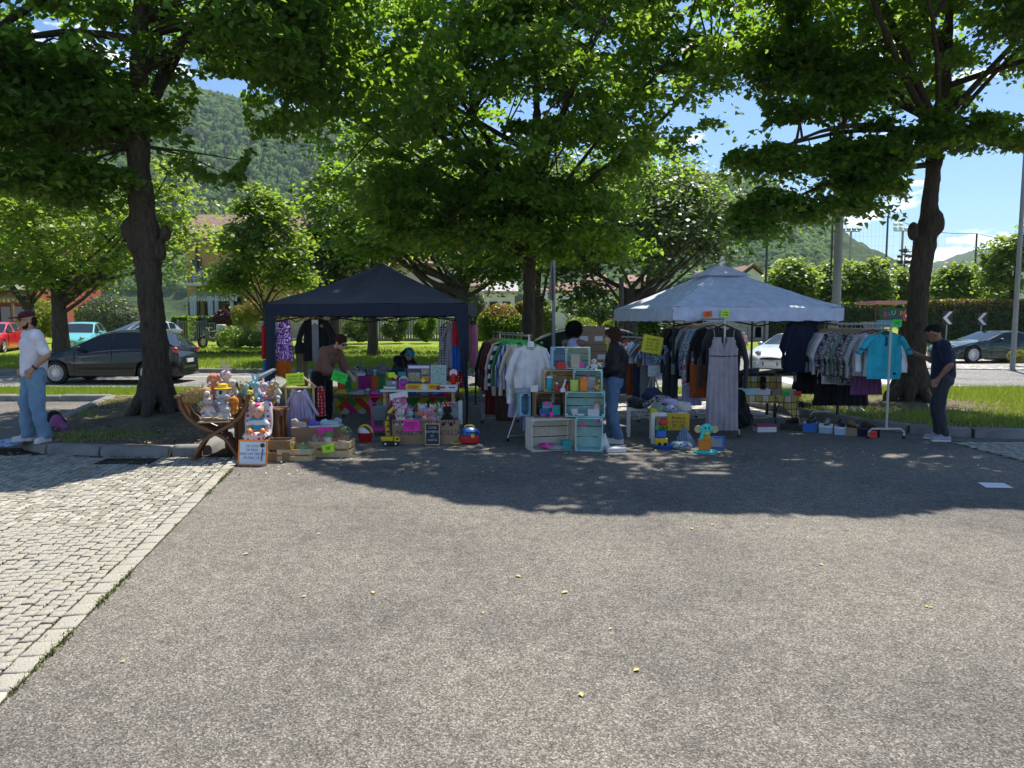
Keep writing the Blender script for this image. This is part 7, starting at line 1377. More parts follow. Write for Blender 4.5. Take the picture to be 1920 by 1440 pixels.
bottle('flask', 'dark teal flask with a white lid in the unpainted crate', (.5, 9.66, .775), [(.045, 0), (.05, .02), (.05, .15), (.042, .17)], PM['teal'], lid=PM['white']); bottle('bottle', 'small red bottle beside the dark teal flask', (.6, 9.6, .765), [(.022, 0), (.026, .02), (.024, .08), (.012, .1)], PM['red'], lid=PM['white'])
t_ = thing('hand_blender', 'white hand tool standing on a round base between two red bottles', 'kitchen tool', (.68, 9.56, .765)); m = MB(); m.lathe((0, 0, 0), [(.038, 0), (.04, .03), (.025, .055), (.01, .06)], 14); m.obj('base', PM['white'], t_, smooth=True); m = MB(); m.tube([(0, 0, .05), (.035, 0, .17)], [.016, .012], 10); m.obj('handle', PM['white'], t_, smooth=True)
bottle('bottle', 'second small red bottle right of the white hand tool', (.745, 9.58, .765), [(.024, 0), (.026, .02), (.024, .08), (.014, .1)], PM['red'])
bottle('plastic_jar', 'translucent lime green jar in front of the third layer', (.83, 9.52, .782), [(.05, 0), (.058, .02), (.06, .14), (.055, .15)], PM['lime'], 'jar'); bottle('plastic_jar', 'orange jar with a wide lid in front of the third layer', (.95, 9.5, .782), [(.052, 0), (.058, .02), (.06, .14), (.05, .155)], PM['orange'], 'jar', lid=PM['orange'])
box_('tin', 'white tin with dark spots in the pale turquoise crate', (1.07, 9.68, .795), (.12, .1, .16), Mfab('spotted_tin', (.62, .62, .64), (.1, .1, .2), 'dots', 30), R(-10)); box_('toy_box', 'small carton with a pink label in the mint crate', (.86, 9.72, 1.08), (.12, .08, .17), M('pale_card', (.45, .4, .33), .8), R(-10))
bottle('tin', 'shiny silver kitchen bowl beside the toy dog on the crates', (1.2, 9.7, 1.065), [(.03, 0), (.055, .02), (.07, .06), (.072, .085)], M_CHR, 'bowl'); bottle('tin', 'small clear jar with an orange lid in the right turquoise crate', (1.13, 9.52, .46), [(.045, 0), (.045, .13), (.035, .15)], M('frosted', (.5, .42, .36), .2, var=.05, bm=0), 'jar', lid=PM['orange'])
box_('gift_box', 'pink and white patterned tin in the right turquoise crate', (1.08, 9.47, .46), (.15, .1, .09), Mfab('pink_tin', (.6, .55, .6), (.6, .08, .2), 'dots', 28), R(-6)); bottle('cup', 'white cup in the left of the right turquoise crate', (.83, 9.5, .46), [(.03, 0), (.045, .03), (.05, .09)], PM['white'], 'cup'); bottle('cup', 'small white saucer stack in front of the white cup', (.9, 9.44, .46), [(.03, 0), (.06, .012), (.06, .03)], PM['white'], 'cup')
bottle('pink_dish', 'pink and clear dish in the bottom cream crate', (.46, 9.5, .013), [(.05, 0), (.1, .03), (.1, .06)], M_SGN['pink'], 'dish'); box_('storage_box', 'teal box in the right corner of the bottom cream crate', (.72, 9.46, .013), (.12, .12, .12), PM['teal'], R(14)); bottle('tray', 'clear glass bowls lying in the bottom cream crate', (.58, 9.43, .013), [(.06, 0), (.12, .02), (.13, .05)], M('clear_plastic', (.4, .42, .42), .15, var=0, bm=0), 'bowl')
for i, (u, v, lb) in enumerate(((1024, 757, 'upper left inside the brown crate'), (1033, 760, 'upper right inside the brown crate'), (1018, 781, 'on the dark teal box in the brown crate'), (1034, 777, 'on the right edge of the brown crate'), (1094, 797, 'hanging from the lower edge of the right turquoise crate'), (1123, 789, 'on the pink patterned tin'), (1091, 684, 'on the small carton in the mint crate'), (1116, 725, 'on the white spotted tin'), (1103, 707, 'under the toy dog on the crates'), (1026, 833, 'on the dish in the bottom cream crate'))):
 card('price_tag', 'pink price tag '+lb, P(u, v, [9.575, 9.585, 9.575, 9.55, 9.415, 9.41, 9.665, 9.61, 9.66, 9.42][i])[:], .045, .06, M_SGN['pink'], rot=(0, R([10, -12, 3, 0, 24, -14, 12, 5, -4, 80][i]), 0), cat='price tag', group='pink price tags on the crates')
box_('shoe_box', 'long low white box on the asphalt right of the crates', (1.36, 9.35, 0), (.25, .16, .06), PM['white'], R(5), lid=PM['white']); o = thing('paper_bag', 'white paper bag leaning against the turquoise crate', 'bag', (1.24, 9.48, 0), R(-5)); m = MB(); m.add([(-.06, -.05, 0), (.08, -.05, 0), (.08, .05, 0), (-.06, .05, 0), (-.05, 0, .2), (.0, -.02, .23), (.0, .02, .2), (-.05, .03, .2)], [(0, 1, 2, 3), (0, 4, 5, 1), (1, 5, 6, 2), (2, 6, 7, 3), (3, 7, 4, 0)]); m.obj('body', PM['white'], o)
box_('basket', 'small silver basket on the pale blue crate beside the white sweater', (.14, 9.8, .737), (.19, .15, .05), M('woven_silver', (.3, .31, .34), .5), R(5), 'basket'); box_('tin', 'white tin with cat ears and a printed face beside the white sweater', (.3, 9.68, .757), (.1, .08, .09), PM['white'], 0)
# --- soft toys
def plush(label, loc, h, c, rz=0, ear='round', belly=None, lie=False, extra=None, earc=None, group='soft toys', cat='soft toy', eyes=True, fluff=160, rot=None, muz=None):
 root = thing('soft_toy', label, cat, loc, rz, group, rot=rot); s = h; mt = c if not isinstance(c, tuple) else Mfab('plush_%.2f_%.2f_%.2f' % c, c); v = h/26
 pr = [('e', (0, 0, .26*s), (.17*s, .15*s, .24*s)), ('e', (0, -.03*s, .66*s), (.2*s, .18*s, .18*s)), ('c', (-.15*s, -.02*s, .4*s), (-.24*s, -.12*s, .24*s), .06*s, .07*s), ('c', (.15*s, -.02*s, .4*s), (.24*s, -.12*s, .24*s), .06*s, .07*s), ('c', (-.1*s, -.05*s, .1*s), (-.16*s, -.26*s, .08*s), .08*s, .085*s), ('c', (.1*s, -.05*s, .1*s), (.16*s, -.26*s, .08*s), .08*s, .085*s)]
 sdf('body', pr, v, mt, root, k=.03*s, wr=.012*s, ws=14/s*.3)
 em = (Mfab('plush_e%.2f_%.2f_%.2f' % earc, earc) if isinstance(earc, tuple) else earc) or mt
 for sx_ in (-1, 1):
  m = MB()
  if ear == 'round': m.ball((sx_*.15*s, 0, .82*s), (.07*s, .035*s, .07*s), 10, 6)
  elif ear == 'long': m.ball((sx_*.09*s, 0, .98*s), (.05*s, .025*s, .2*s), 10, 6, rot=(0, sx_*R(14), 0))
  elif ear == 'drop': m.ball((sx_*.2*s, -.02*s, .6*s), (.05*s, .08*s, .15*s), 10, 6, rot=(0, sx_*R(-12), 0))
  elif ear == 'point': m.lathe((sx_*.12*s, 0, .78*s), [(.06*s, 0), (.045*s, .07*s), (.001, .16*s)], 8, rot=(0, sx_*R(15), 0))
  if m.f: m.obj('ear', em, root, smooth=True)
  if eyes: m = MB(); m.ball((sx_*.075*s, -.2*s, .7*s), .022*s, 8, 6); m.obj('eye', M_EYE, root, smooth=True)
 m = MB(); m.ball((0, -.19*s, .61*s), (.08*s, .06*s, .06*s), 10, 6); mz = m.obj('muzzle', (Mfab('plush_m%.2f_%.2f_%.2f' % muz, muz) if muz else mt), root, smooth=True); m = MB(); m.ball((0, -.25*s, .635*s), (.025*s, .016*s, .018*s), 8, 6); m.obj('nose', M_EYE, mz, smooth=True)
 if belly: m = MB(); m.ball((0, -.07*s, .27*s), (.12*s, .11*s, .17*s), 12, 8); m.obj('belly', Mfab('plush_b%.2f_%.2f_%.2f' % belly, belly), root, smooth=True)
 if fluff: q = unit(fluff)*np.array([.19, .16, .2])*s; q[:, 1] += .02*s; q[:, 2] += np.where(rng.random(fluff) < .5, .28, .68)*s; link('fur', leafmesh('fur', q, unit(fluff), .09*s, .16, [mt], False), root, kind='stuff')
 if extra: extra(root, s)
 return root
def hatx(mat): return lambda r, s: MB().lathe((0, 0, .82*s), [(.24*s, 0), (.24*s, .02*s), (.15*s, .03*s), (.13*s, .13*s), (.02, .16*s)], 16).obj('hat', mat, r, smooth=True)
def sph(u, v, Y, dz=0): q = P(u, v, Y); return (q.x, q.y, q.z+dz)
# savonarola chair
sv = thing('savonarola_chair', 'dark curved slat folding chair piled with soft toys', 'chair', (-3.7, 8.95, 0), R(14)); sv.scale = (.92, 1, 1); D_ = .4
def sprof(sg): return [(sg*-.43, .78), (sg*-.41, .66), (sg*-.33, .53), (sg*-.2, .43), (0, .335), (sg*.12, .26), (sg*.2, .15), (sg*.27, .03)]
for sg in (1, -1):
 for i in range(6):
  y = -D_/2+D_*i/5+(.018 if sg > 0 else -.018); m = MB(); P_ = sprof(sg); Pn = []
  for a, b in zip(P_[:-1], P_[1:]): Pn += [a, ((a[0]+b[0])/2, (a[1]+b[1])/2)]
  m.tube([(x, y, z) for x, z in Pn+[P_[-1]]], .016, 8, flat=1.5); m.obj('slat', M_WALNUT, sv, smooth=True)
for x in (-.44, .44): m = MB(); m.box((x, 0, .795), (.07, D_+.12, .035)); m.obj('arm', M_WALNUT, sv, bevel=.01)
for x in (-.27, .27): m = MB(); m.box((x, 0, .02), (.08, D_+.1, .04)); m.obj('foot', M_WALNUT, sv, bevel=.01)
for i in range(5): m = MB(); m.box((0, -.18+.09*i, .475), (.42, .075, .02)); m.obj('seat_board', M_PINE, sv, bevel=.003)
m = MB(); m.tube([(0, -D_/2-.03, .335), (0, D_/2+.03, .335)], .012, 8); m.obj('pivot', M_CHR, sv)
m = MB(); m.box((0, .2, .72), (.8, .02, .12)); m.obj('backrest', M_WALNUT, sv, bevel=.01)
WH = (.6, .57, .55); PK = (.62, .32, .38); OR = (.6, .22, .03)
# furry fox
fx = thing('soft_toy', 'straw coloured furry fox toy lying over the left arm of the savonarola chair', 'soft toy', sph(368, 748, 8.8), R(10), 'soft toys'); FM = Mfab('fox_fur', (.38, .25, .1)); sdf('body', [('c', (-.14, 0, .02), (.05, 0, .05), .07, .07), ('e', (.12, -.02, .1), (.06, .06, .05)), ('c', (.13, -.05, .08), (.15, -.11, .06), .03, .015)], .012, FM, fx, k=.03)
q = unit(1500)*np.array([.17, .09, .085])+np.array([-.03, 0, .045]); link('fur', leafmesh('fur', q, unit(1500), .05, .16, [FM, Mfab('fur_pale', (.55, .45, .2))], False, (rng.random(1500) < .4).astype(int)), fx, kind='stuff')
for s_ in (-1, 1): m = MB(); m.lathe((.12+s_*.035, 0, .13), [(.022, 0), (.001, .055)], 6); m.obj('ear', FM, fx)
m = MB(); m.ball((.15, -.09, .075), (.035, .04, .03), 8, 6); m.obj('muzzle', Mfab('plush_white', WH), fx, smooth=True)
plush('salmon pink long nosed soft toy sitting at the back of the savonarola chair', sph(402, 742, 9.05), 0.34, (.6, .22, .14), R(10), 'drop', muz=(.65, .4, .2)); plush('pale pink bunny with tall ears behind the savonarola chair', sph(425, 738, 9.1), 0.36, (.55, .42, .45), R(-15), 'long', belly=(.6, .5, .5)); plush('white and black puppy soft toy on the back of the savonarola chair', sph(438, 747, 9.0), 0.29, (.55, .5, .42), R(-10), 'drop', earc=(.02, .02, .02))
plush('white toy dog with orange ears and a yellow hat in the chair', sph(420, 782, 8.85), 0.43, WH, R(-25), 'drop', earc=OR, extra=lambda r, s: (hatx(PM['yellow'])(r, s), MB().ball((.1*s, -.19*s, .73*s), (.06*s, .03*s, .06*s)).obj('eye_patch', M_BLK, r, smooth=True))); plush('small pale pink and white cat soft toy in the seat of the savonarola chair', sph(392, 782, 8.75), 0.30, (.6, .48, .52), R(10), 'point', belly=WH)
plush('orange soft toy leaning on the right side of the savonarola chair seat', sph(440, 776, 8.85), 0.26, OR, R(-20), 'drop'); plush('grey and white soft toy at the front edge of the savonarola chair seat', sph(428, 786, 8.68), 0.17, (.45, .45, .47), R(-10), 'round')
plush('beige doll faced soft toy with a turquoise bib right of the savonarola chair', sph(458, 748, 9.1), 0.26, (.5, .38, .25), R(-8), 'round', belly=(.05, .5, .6)); plush('small brown bear behind the baby doll seat', sph(470, 740, 9.2), 0.18, (.2, .09, .04), 0, 'round'); plush('pale blue soft rabbit behind the baby doll seat', sph(480, 752, 9.15), 0.31, (.25, .5, .6), R(10), 'long', belly=WH)
# heap on low trestle behind
tb = thing('trestle', 'low dark trestle carrying the toys behind the baby doll', 'table', (-3.35, 9.35, 0)); m = MB(); m.box((0, 0, .56), (.75, .4, .03)); m.obj('top', M_WALNUT, tb)
for x in (-.33, .33):
 for y in (-.16, .16): m = MB(); m.box((x, y, .272), (.035, .035, .545)); m.obj('leg', M_WALNUT, tb)
plush('large fluffy white soft toy beside the lavender dress', sph(516, 748, 9.3), .3, (.55, .52, .48), R(10), 'none', eyes=False, fluff=900); plush('lilac and pink monster soft toy with a blue scarf and goggle eyes', sph(500, 778, 9.15), 0.36, (.42, .2, .45), R(-5), 'none', extra=lambda r, s: (MB().lathe((0, -.02*s, .44*s), [(.19*s, 0), (.19*s, .08*s)], 14).obj('scarf', PM['blue'], r, smooth=True), MB().ball((0, -.17*s, .74*s), .08*s).obj('goggle_eye', PM['white'], r, smooth=True)))
plush('white and magenta patterned soft toy on top of the heap', sph(478, 766, 9.15), 0.22, (.6, .25, .45), R(5), 'round', belly=WH); plush('white soft toy with pink cheeks behind the lilac monster', sph(498, 748, 9.3), 0.26, WH, 0, 'round', muz=PK)
for u, v, Y, h, c_, er, lb in ((386, 762, 8.72, .17, (.55, .3, .1), 'round', 'small orange bear squeezed between the cat and the chair arm'), (452, 770, 8.95, .2, (.3, .16, .07), 'long', 'brown rabbit leaning out of the right side of the chair'), (410, 757, 8.98, .24, (.5, .42, .3), 'round', 'beige bear in the middle row of the chair'), (378, 752, 8.95, .2, (.5, .2, .28), 'drop', 'pink puppy tucked behind the furry fox'), (468, 756, 9.0, .2, (.6, .5, .1), 'round', 'yellow bear between the chair arm and the doll'), (488, 742, 9.35, .22, (.35, .08, .08), 'round', 'dark red bear behind the pale blue rabbit'), (474, 778, 9.0, .18, (.2, .35, .15), 'point', 'green soft toy cat behind the doll seat')): plush(lb, sph(u, v, Y), h, c_, R(u*37 % 60-30), er, belly=WH if u % 2 else None, fluff=250 if u % 4 == 2 else 0, rot=(R(-12), R(u % 30-15), R(u % 40-20)))
bk = thing('book_pile', 'slanting pile of picture books beside the left tent leg', 'books', sph(480, 722, 9.8)); 
for i, mt in enumerate(('red', 'yellow', 'green', 'white', 'grey')): m = MB(); m.box((.05*i-.06, .0, .02+.035*i), (.26, .18, .02), (0, R(-24), R(8*i))); m.obj('book', PM[mt], bk)
# baby doll on its seat
ds = thing('toy_baby_seat', 'white toy baby seat with red dots', 'toy seat', (-3.17, 8.9, .27), R(6)); MD = Mfab('dot_cloth', (.62, .58, .58), (.55, .02, .1), 'dots', 16)
sdf('shell', [('c', (-.1, .02, .05), (-.1, .1, .38), .06, .06), ('c', (.1, .02, .05), (.1, .1, .38), .06, .06), ('c', (-.08, -.2, .03), (.08, -.2, .03), .05, .05), ('e', (0, .06, .2), (.16, .05, .22)), ('e', (0, -.08, .03), (.16, .16, .05))], .014, MD, ds, k=.05); m = MB(); m.box((0, 0, -.135), (.3, .3, .25)); m.obj('box', M_BLK, ds)
dd = thing('baby_doll', 'blond baby doll in a turquoise striped outfit sitting in the dotted seat', 'doll', (-3.15, 8.86, .32), R(12)); SKD = M('doll_skin', (.62, .34, .25), .4, var=.03, bm=0)
sdf('body', [('e', (0, 0, .1), (.07, .06, .1)), ('e', (0, -.01, .27), (.075, .075, .08)), ('c', (-.06, 0, .17), (-.13, -.07, .1), .024, .02), ('c', (.06, 0, .17), (.13, -.07, .08), .024, .02), ('c', (-.04, -.02, .04), (-.07, -.16, .03), .035, .028), ('c', (.04, -.02, .04), (.07, -.16, .03), .035, .028), ('c', (0, -.085, .26), (0, -.09, .25), .01, .01)], .009, SKD, dd, k=.015)
sdf('romper', [('e', (0, 0, .1), (.08, .072, .1)), ('c', (-.06, 0, .17), (-.11, -.05, .12), .034, .034), ('c', (.06, 0, .17), (.11, -.05, .11), .034, .034)], .01, Mfab('romper', (.02, .35, .5), (.6, .6, .6), 'bands', 9), dd, k=.02, cuts=[((0, 0, .19), (0, 0, 1))])
sdf('hair', [('e', (0, .015, .285), (.082, .078, .08))], .009, M('doll_hair', (.5, .32, .12), .6, var=.3, ns=40), dd, wr=.006, ws=40, cuts=[((0, -.045, .3), (0, -1, -.6))]); m = MB(); m.lathe((0, -.01, .35), [(.01, 0), (.04, .01), (.02, .03)], 8); m.obj('bow', M_SGN['pink'], dd)
for s_ in (-1, 1): m = MB(); m.ball((s_*.075, -.19, .045), (.035, .05, .045), 10, 6); sh_ = m.obj('shoe', PM['orange'], dd, smooth=True); m = MB(); m.ball((s_*.075, -.19, .012), (.038, .055, .014), 10, 5); m.obj('sole', PM['white'], sh_, smooth=True); m = MB(); m.ball((s_*.028, -.082, .28), .009, 6, 5); m.obj('eye', M_EYE, dd)
# whiteboard
wb = thing('whiteboard', 'small whiteboard with an orange frame and blue handwriting leaning at the front left', 'sign', (-3.08, 8.42, .0), 0, rot=(R(-10), R(0), R(-6))); m = MB(); m.box((0, 0, .15), (.33, .01, .27)); m.obj('panel', M('whiteboard_face', (.62, .68, .72), .3, var=0, bm=0), wb)
for c_, dm in (((0, 0, .008), (.36, .02, .02)), ((0, 0, .292), (.36, .02, .02)), ((-.172, 0, .15), (.018, .02, .27)), ((.172, 0, .15), (.018, .02, .27))): m = MB(); m.box(c_, dm); m.obj('frame', PM['orange'], wb, bevel=.004)
text('CE COSI\nDI VEDI\nSONO UN TESORO\nDI DALI 1€', .042, M_BLINK, wb, (-.01, -.0068, .16), sp=1.1, sh=.1); m = MB(); m.lathe((.12, -.008, .24), [(.001, 0), (.026, 0), (.026, .012)], 14, rot=(math.pi/2, 0, 0)); m.obj('magnet', M_BLK, wb); m = MB(); m.tube([(.125, -.014, .2), (.115, -.014, .06)], .006, 6); m.obj('pen', M_BLINK, wb)
# crates with succulents, cardboard box with shoes
crate('dark wooden crate standing behind the whiteboard', (-2.86, 8.78, 0), .3, .26, .24, M_CRN, 0, True, 'wooden crates on the asphalt'); crate('shallow pine crate with potted succulents behind the whiteboard', (-2.66, 8.8, 0), .42, .15, .26, M_PINE, R(4), True, 'wooden crates on the asphalt'); crate('wide shallow pine crate with succulents and a green price card', (-2.3, 9.08, 0), .52, .2, .3, M_PINE, R(-3), True, 'wooden crates on the asphalt')
M_POTC = M('pot_clay', (.35, .16, .08), .8); M_SUCC = Mleaf('succulent', (.12, .2, .08), (.25, .32, .16), .15, (.2, .3, .1), .4); M_SUCR = Mleaf('succulent_pale', (.35, .25, .18), (.45, .42, .3), .15, (.4, .3, .2), .4); M_SOIL = M('soil', (.03, .02, .015), 1)
def pot(label, loc, r, h, mat, n, lf, mats, sz, tall=False):
 o = thing('potted_succulent', label, 'potted plant', loc, group='potted succulents'); m = MB(); m.lathe((0, 0, 0), [(r*.75, 0), (r, h), (r*1.06, h), (r*1.06, h-.01)], 14); m.obj('pot', mat, o, smooth=True); m = MB(); m.lathe((0, 0, h-.008), [(.001, 0), (r*.98, 0)], 12); m.obj('soil', M_SOIL, o)
 q = unit(n)*np.array([sz, sz, sz*(1.4 if tall else .7)]); q[:, 2] = np.abs(q[:, 2])+h; nr = q-np.array([0, 0, h]); nr /= np.linalg.norm(nr, axis=1)[:, None]; link('plant', leafmesh('plant', q, nr+unit(n)*.5, lf, .5, mats, False), o, kind='stuff')
M_PW = PM['white']; z1, z2 = .12, .17
pot('pale rosette succulent in a yellow pot in the pine crate', (-2.72, 8.72, z1), .05, .08, PM['yellow'], 90, .035, [M_SUCR], .06); pot('spiky cream succulent in a clay pot in the pine crate', (-2.83, 8.76, z1), .04, .07, M_POTC, 90, .03, [M_SUCR], .055); pot('tall knobbly cactus in the pine crate', (-2.7, 8.82, z1), .035, .07, M_POTC, 60, .03, [M_SUCC], .03, True)
pot('grey green succulents in a turquoise tray in the pine crate', (-2.56, 8.76, z1), .06, .05, PM['aqua'], 130, .03, [M_SUCC, M_SUCR], .07)
pot('bushy pale green succulent in a white pot at the back of the wide crate', (-2.33, 9.02, z2), .055, .09, M_PW, 130, .045, [M_SUCC], .075); pot('small rosette succulent in a grey pot at the left of the wide crate', (-2.48, 9.0, z2), .04, .07, M_SHOEG, 80, .03, [M_SUCR], .05); pot('reddish succulent in a low pot at the right of the wide crate', (-2.14, 8.98, z2), .05, .05, M_PW, 90, .03, [Mleaf('succ_red', (.25, .03, .03), (.35, .08, .06), .1)], .055); pot('trailing pale succulent in a clear pot at the back right of the wide crate', (-2.13, 9.12, z2), .05, .09, M_SHOEG, 140, .035, [M_SUCC, M_SUCR], .08, True)
card('price_card', 'lime green card on the front of the wide pine crate', (-2.3, 8.9, .12), .15, .1, M_SGN['lime'], '3€', .06, (0, R(-8), 0)); box_('cardboard_box', 'plain cardboard box with shoes on top behind the succulents', (-2.6, 9.55, 0), (.62, .35, .31), M_CARDB, R(2)); card('price_card', 'pink card on the front of the cardboard box with shoes', (-2.43, 9.3, .26), .2, .13, M_SGN['pink'], None, rot=(0, R(-3), 0))
def shoe(label, loc, mat, rz, s=1., sole=None, grp='shoes for sale', low=False):
 o = thing('shoe', label, 'shoe', loc, rz, grp); o.scale = (s, s, s); sdf('upper', [('c', (-.09, 0, .045), (.09, 0, .035), .036, .03), ('c', (-.09, 0, .06), (-.06, 0, .075 if not low else .05), .036, .03)], .009, mat, o, k=.02, cuts=[((0, 0, .012), (0, 0, -1))]); m = MB(); m.prism([(-.13, -.025), (-.1, -.036), (0, -.034), (.08, -.038), (.12, -.02), (.12, .02), (.08, .038), (0, .034), (-.1, .036), (-.13, .025)], 0, .018); m.obj('sole', sole or PM['white'], o); return o
shoe('white sandal at the left on the cardboard box', (-2.83, 9.5, .31), M('off_white', (.55, .48, .42), .6), R(-20)); shoe('tan strappy sandal on the cardboard box', (-2.72, 9.56, .31), C['tan'], R(-35)); shoe('purple trainer in the middle of the cardboard box', (-2.57, 9.48, .31), Mfab('violet', (.15, .1, .5)), R(20)); shoe('pale blue trainer at the right on the cardboard box', (-2.42, 9.5, .31), Mfab('paleblue', (.35, .5, .6)), R(15)); shoe('grey and white trainer at the back right on the cardboard box', (-2.42, 9.64, .31), C['lgrey'], R(170))
# lavender dress on a wooden frame
fr_ = thing('wooden_frame', 'pale wooden garment frame with a pointed top behind the cardboard box', 'frame', (-2.93, 9.85, 0)); 
for a, b in (((-.18, 0, 0), (-.18, 0, .8)), ((.2, 0, 0), (.2, 0, .8)), ((-.22, 0, .8), (0, 0, 1.0)), ((.24, 0, .8), (0, 0, 1.0)), ((-.2, 0, .5), (.22, 0, .5)), ((-.2, 0, .8), (.22, 0, .8))): m = MB(); m.tube([a, b], .016, 4); m.obj('bar', M_PINE, fr_)
hang('child_dress', 'lavender princess dress with a gathered skirt on the wooden frame', 'dress', 'dress', (-2.9, 9.76, .8), 0, C['lav'], None, W_=.24, Lh=.68, sleeve=.3, sw=.05, flare=2.0, waist=.2, folds=7, amp=.025); hang('child_costume', 'red costume with white flowers beside the lavender dress', 'costume', 'dress', (-2.66, 9.98, .84), R(20), C['reddots'], None, W_=.09, Lh=.45, flare=1.4, folds=3)
card('handwritten_sign', 'lime green handwritten sign on the wooden frame above the lavender dress', (-2.9, 9.6, .93), .24, .165, M_SGN['lime'], 'GONNA 5€\nVESTITI 10€\nCARNEVALE', .04, (0, R(-4), 0)); card('handwritten_sign', 'bright green handwritten sign held low by the woman in brown', (-2.62, 10.9, .86), .23, .16, M_SGN['green'], 'TUTTO\n2€', .05, (R(-10), R(18), 0))
for i, (x, y, z, mt, lb) in enumerate(((-3.5, 9.9, .55, 'black', 'heap of dark clothes behind the soft toys'), (-3.4, 9.7, .5, 'dkfloral', 'black and white patterned cloth heap behind the fluffy toy'))): o = thing('cloth_heap', lb, 'clothes', (x, y, z)); sdf('cloth', [('e', (0, 0, .08), (.24, .15, .1)), ('e', (.12, .02, .14), (.12, .1, .06))], .02, C[mt], o, k=.05, wr=.03, ws=11)
cr2 = thing('clothes_chest', 'dark low chest under the heap of clothes', 'chest', (-3.45, 9.85, 0)); m = MB(); m.box((0, 0, .26), (.6, .36, .5)); m.obj('body', M_WALNUT, cr2)
# --- tables in the navy tent
def table(name, label, x, y, w, d, h, top, legm, cloth=None, drop=.3, ch=None, legs=True):
 o = thing(name, label, 'table', (x, y, 0)); m = MB(); m.box((0, 0, h-.015), (w, d, .03)); m.obj('top', top, o, bevel=.003)
 for sx_ in (-1, 1):
  for sy_ in (-1, 1): m = MB(); m.box((sx_*(w/2-.06), sy_*(d/2-.06), (h-.03)/2), (.04, .04, h-.03)); m.obj('leg', legm, o)
 return o
def drape(name, label, x, y, w, d, h, drop, mat, ddrop=None, amp=.02, nf=9):
 """table cloth: top plus a hanging front"""
 n = 60; U = np.linspace(-.5, .5, n); rows = [(d/2+.01, -.12), (d/2, 0), (0, 0), (-d/2, 0)]+[(-d/2-.012, -drop*k/6) for k in range(1, 7)]
 X, R_ = np.meshgrid(U*w, np.arange(len(rows))); Y = np.array([r[0] for r in rows])[:, None]+0*X; Z = np.array([r[1] for r in rows])[:, None]+0*X+.003; hangv = np.clip(-Z/drop, 0, 1); Y = Y-amp*np.sin(U*nf*2*math.pi)[None]*hangv-.01*hangv; Z = Z-.02*np.sin(U*5)[None]*hangv
 return grid_obj(name, X, Y, Z, mat, None, label=label, cat='tablecloth', loc=(x, y, h))
table('long_table', 'long table with a rainbow striped cloth at the back of the navy tent', -2.0, 12.95, 2.1, .6, .74, M_PINE, M_LEG); drape('tablecloth', 'rainbow striped cloth over the back table of the navy tent', -2.0, 12.95, 2.14, .62, .742, .34, C['rainbow'])
table('bench_table', 'low dark bench table in front of the striped table', -2.0, 12.05, 2.3, .35, .47, M_WALNUT, M_LEG); drape('quilt', 'patchwork quilt of coloured diamonds hanging behind the low bench', -2.0, 12.45, 2.1, .3, .52, .42, C['quilt'])
table('games_shelf', 'white shelf board full of boxed games on pale trestles', -1.42, 11.0, 1.16, .3, .67, PM['white'], M_PINE)
tz = .745
def heap(name, label, loc, r, mat, seed=0, cat='clothes', n=3, vox=.018, rz=0):
 o = thing(name, label, cat, loc, rz); r_ = random.Random(seed); pr = [('e', (r_.uniform(-.4, .4)*r[0], r_.uniform(-.3, .3)*r[1], r[2]*(.4+.3*k)), (r[0]*(.9-.15*k), r[1]*(.9-.15*k), r[2]*.5)) for k in range(n)]; sdf('cloth', pr, vox, mat, o, k=.03, wr=r[2]*.25, ws=12, seed=seed, cuts=[((0, 0, 0), (0, 0, -1))]); return o
heap('folded_cloth', 'folded black and white flowered cushion on the striped table beside the woman in brown', (-2.72, 12.85, tz), (.17, .14, .13), C['bwfloral'], 1); heap('folded_cloth', 'grey folded jumper on the striped table', (-2.38, 12.9, tz), (.16, .14, .13), C['grey'], 2); heap('folded_cloth', 'pile of navy jeans on the striped table', (-2.05, 12.85, tz), (.2, .15, .09), C['denimd'], 3); heap('folded_cloth', 'dark patterned cloth near the middle of the striped table', (-1.75, 12.85, tz), (.16, .14, .07), C['navy'], 4)
heap('folded_cloth', 'turquoise striped towel on the low bench', (-2.62, 12.0, .472), (.17, .1, .06), Mfab('towel', (.2, .45, .5), (.5, .3, .15), 'stripes', 14), 5); heap('folded_cloth', 'magenta cloth in the middle of the low bench', (-2.28, 12.0, .472), (.1, .1, .05), M_SGN['pink'], 6); box_('craft_set', 'flat box of small cups on the low bench', (-1.98, 12.0, .472), (.2, .16, .04), PM['brown'], 0); heap('folded_cloth', 'purple cap on the right of the low bench', (-1.25, 12.0, .472), (.14, .1, .05), PM['purple'], 7)
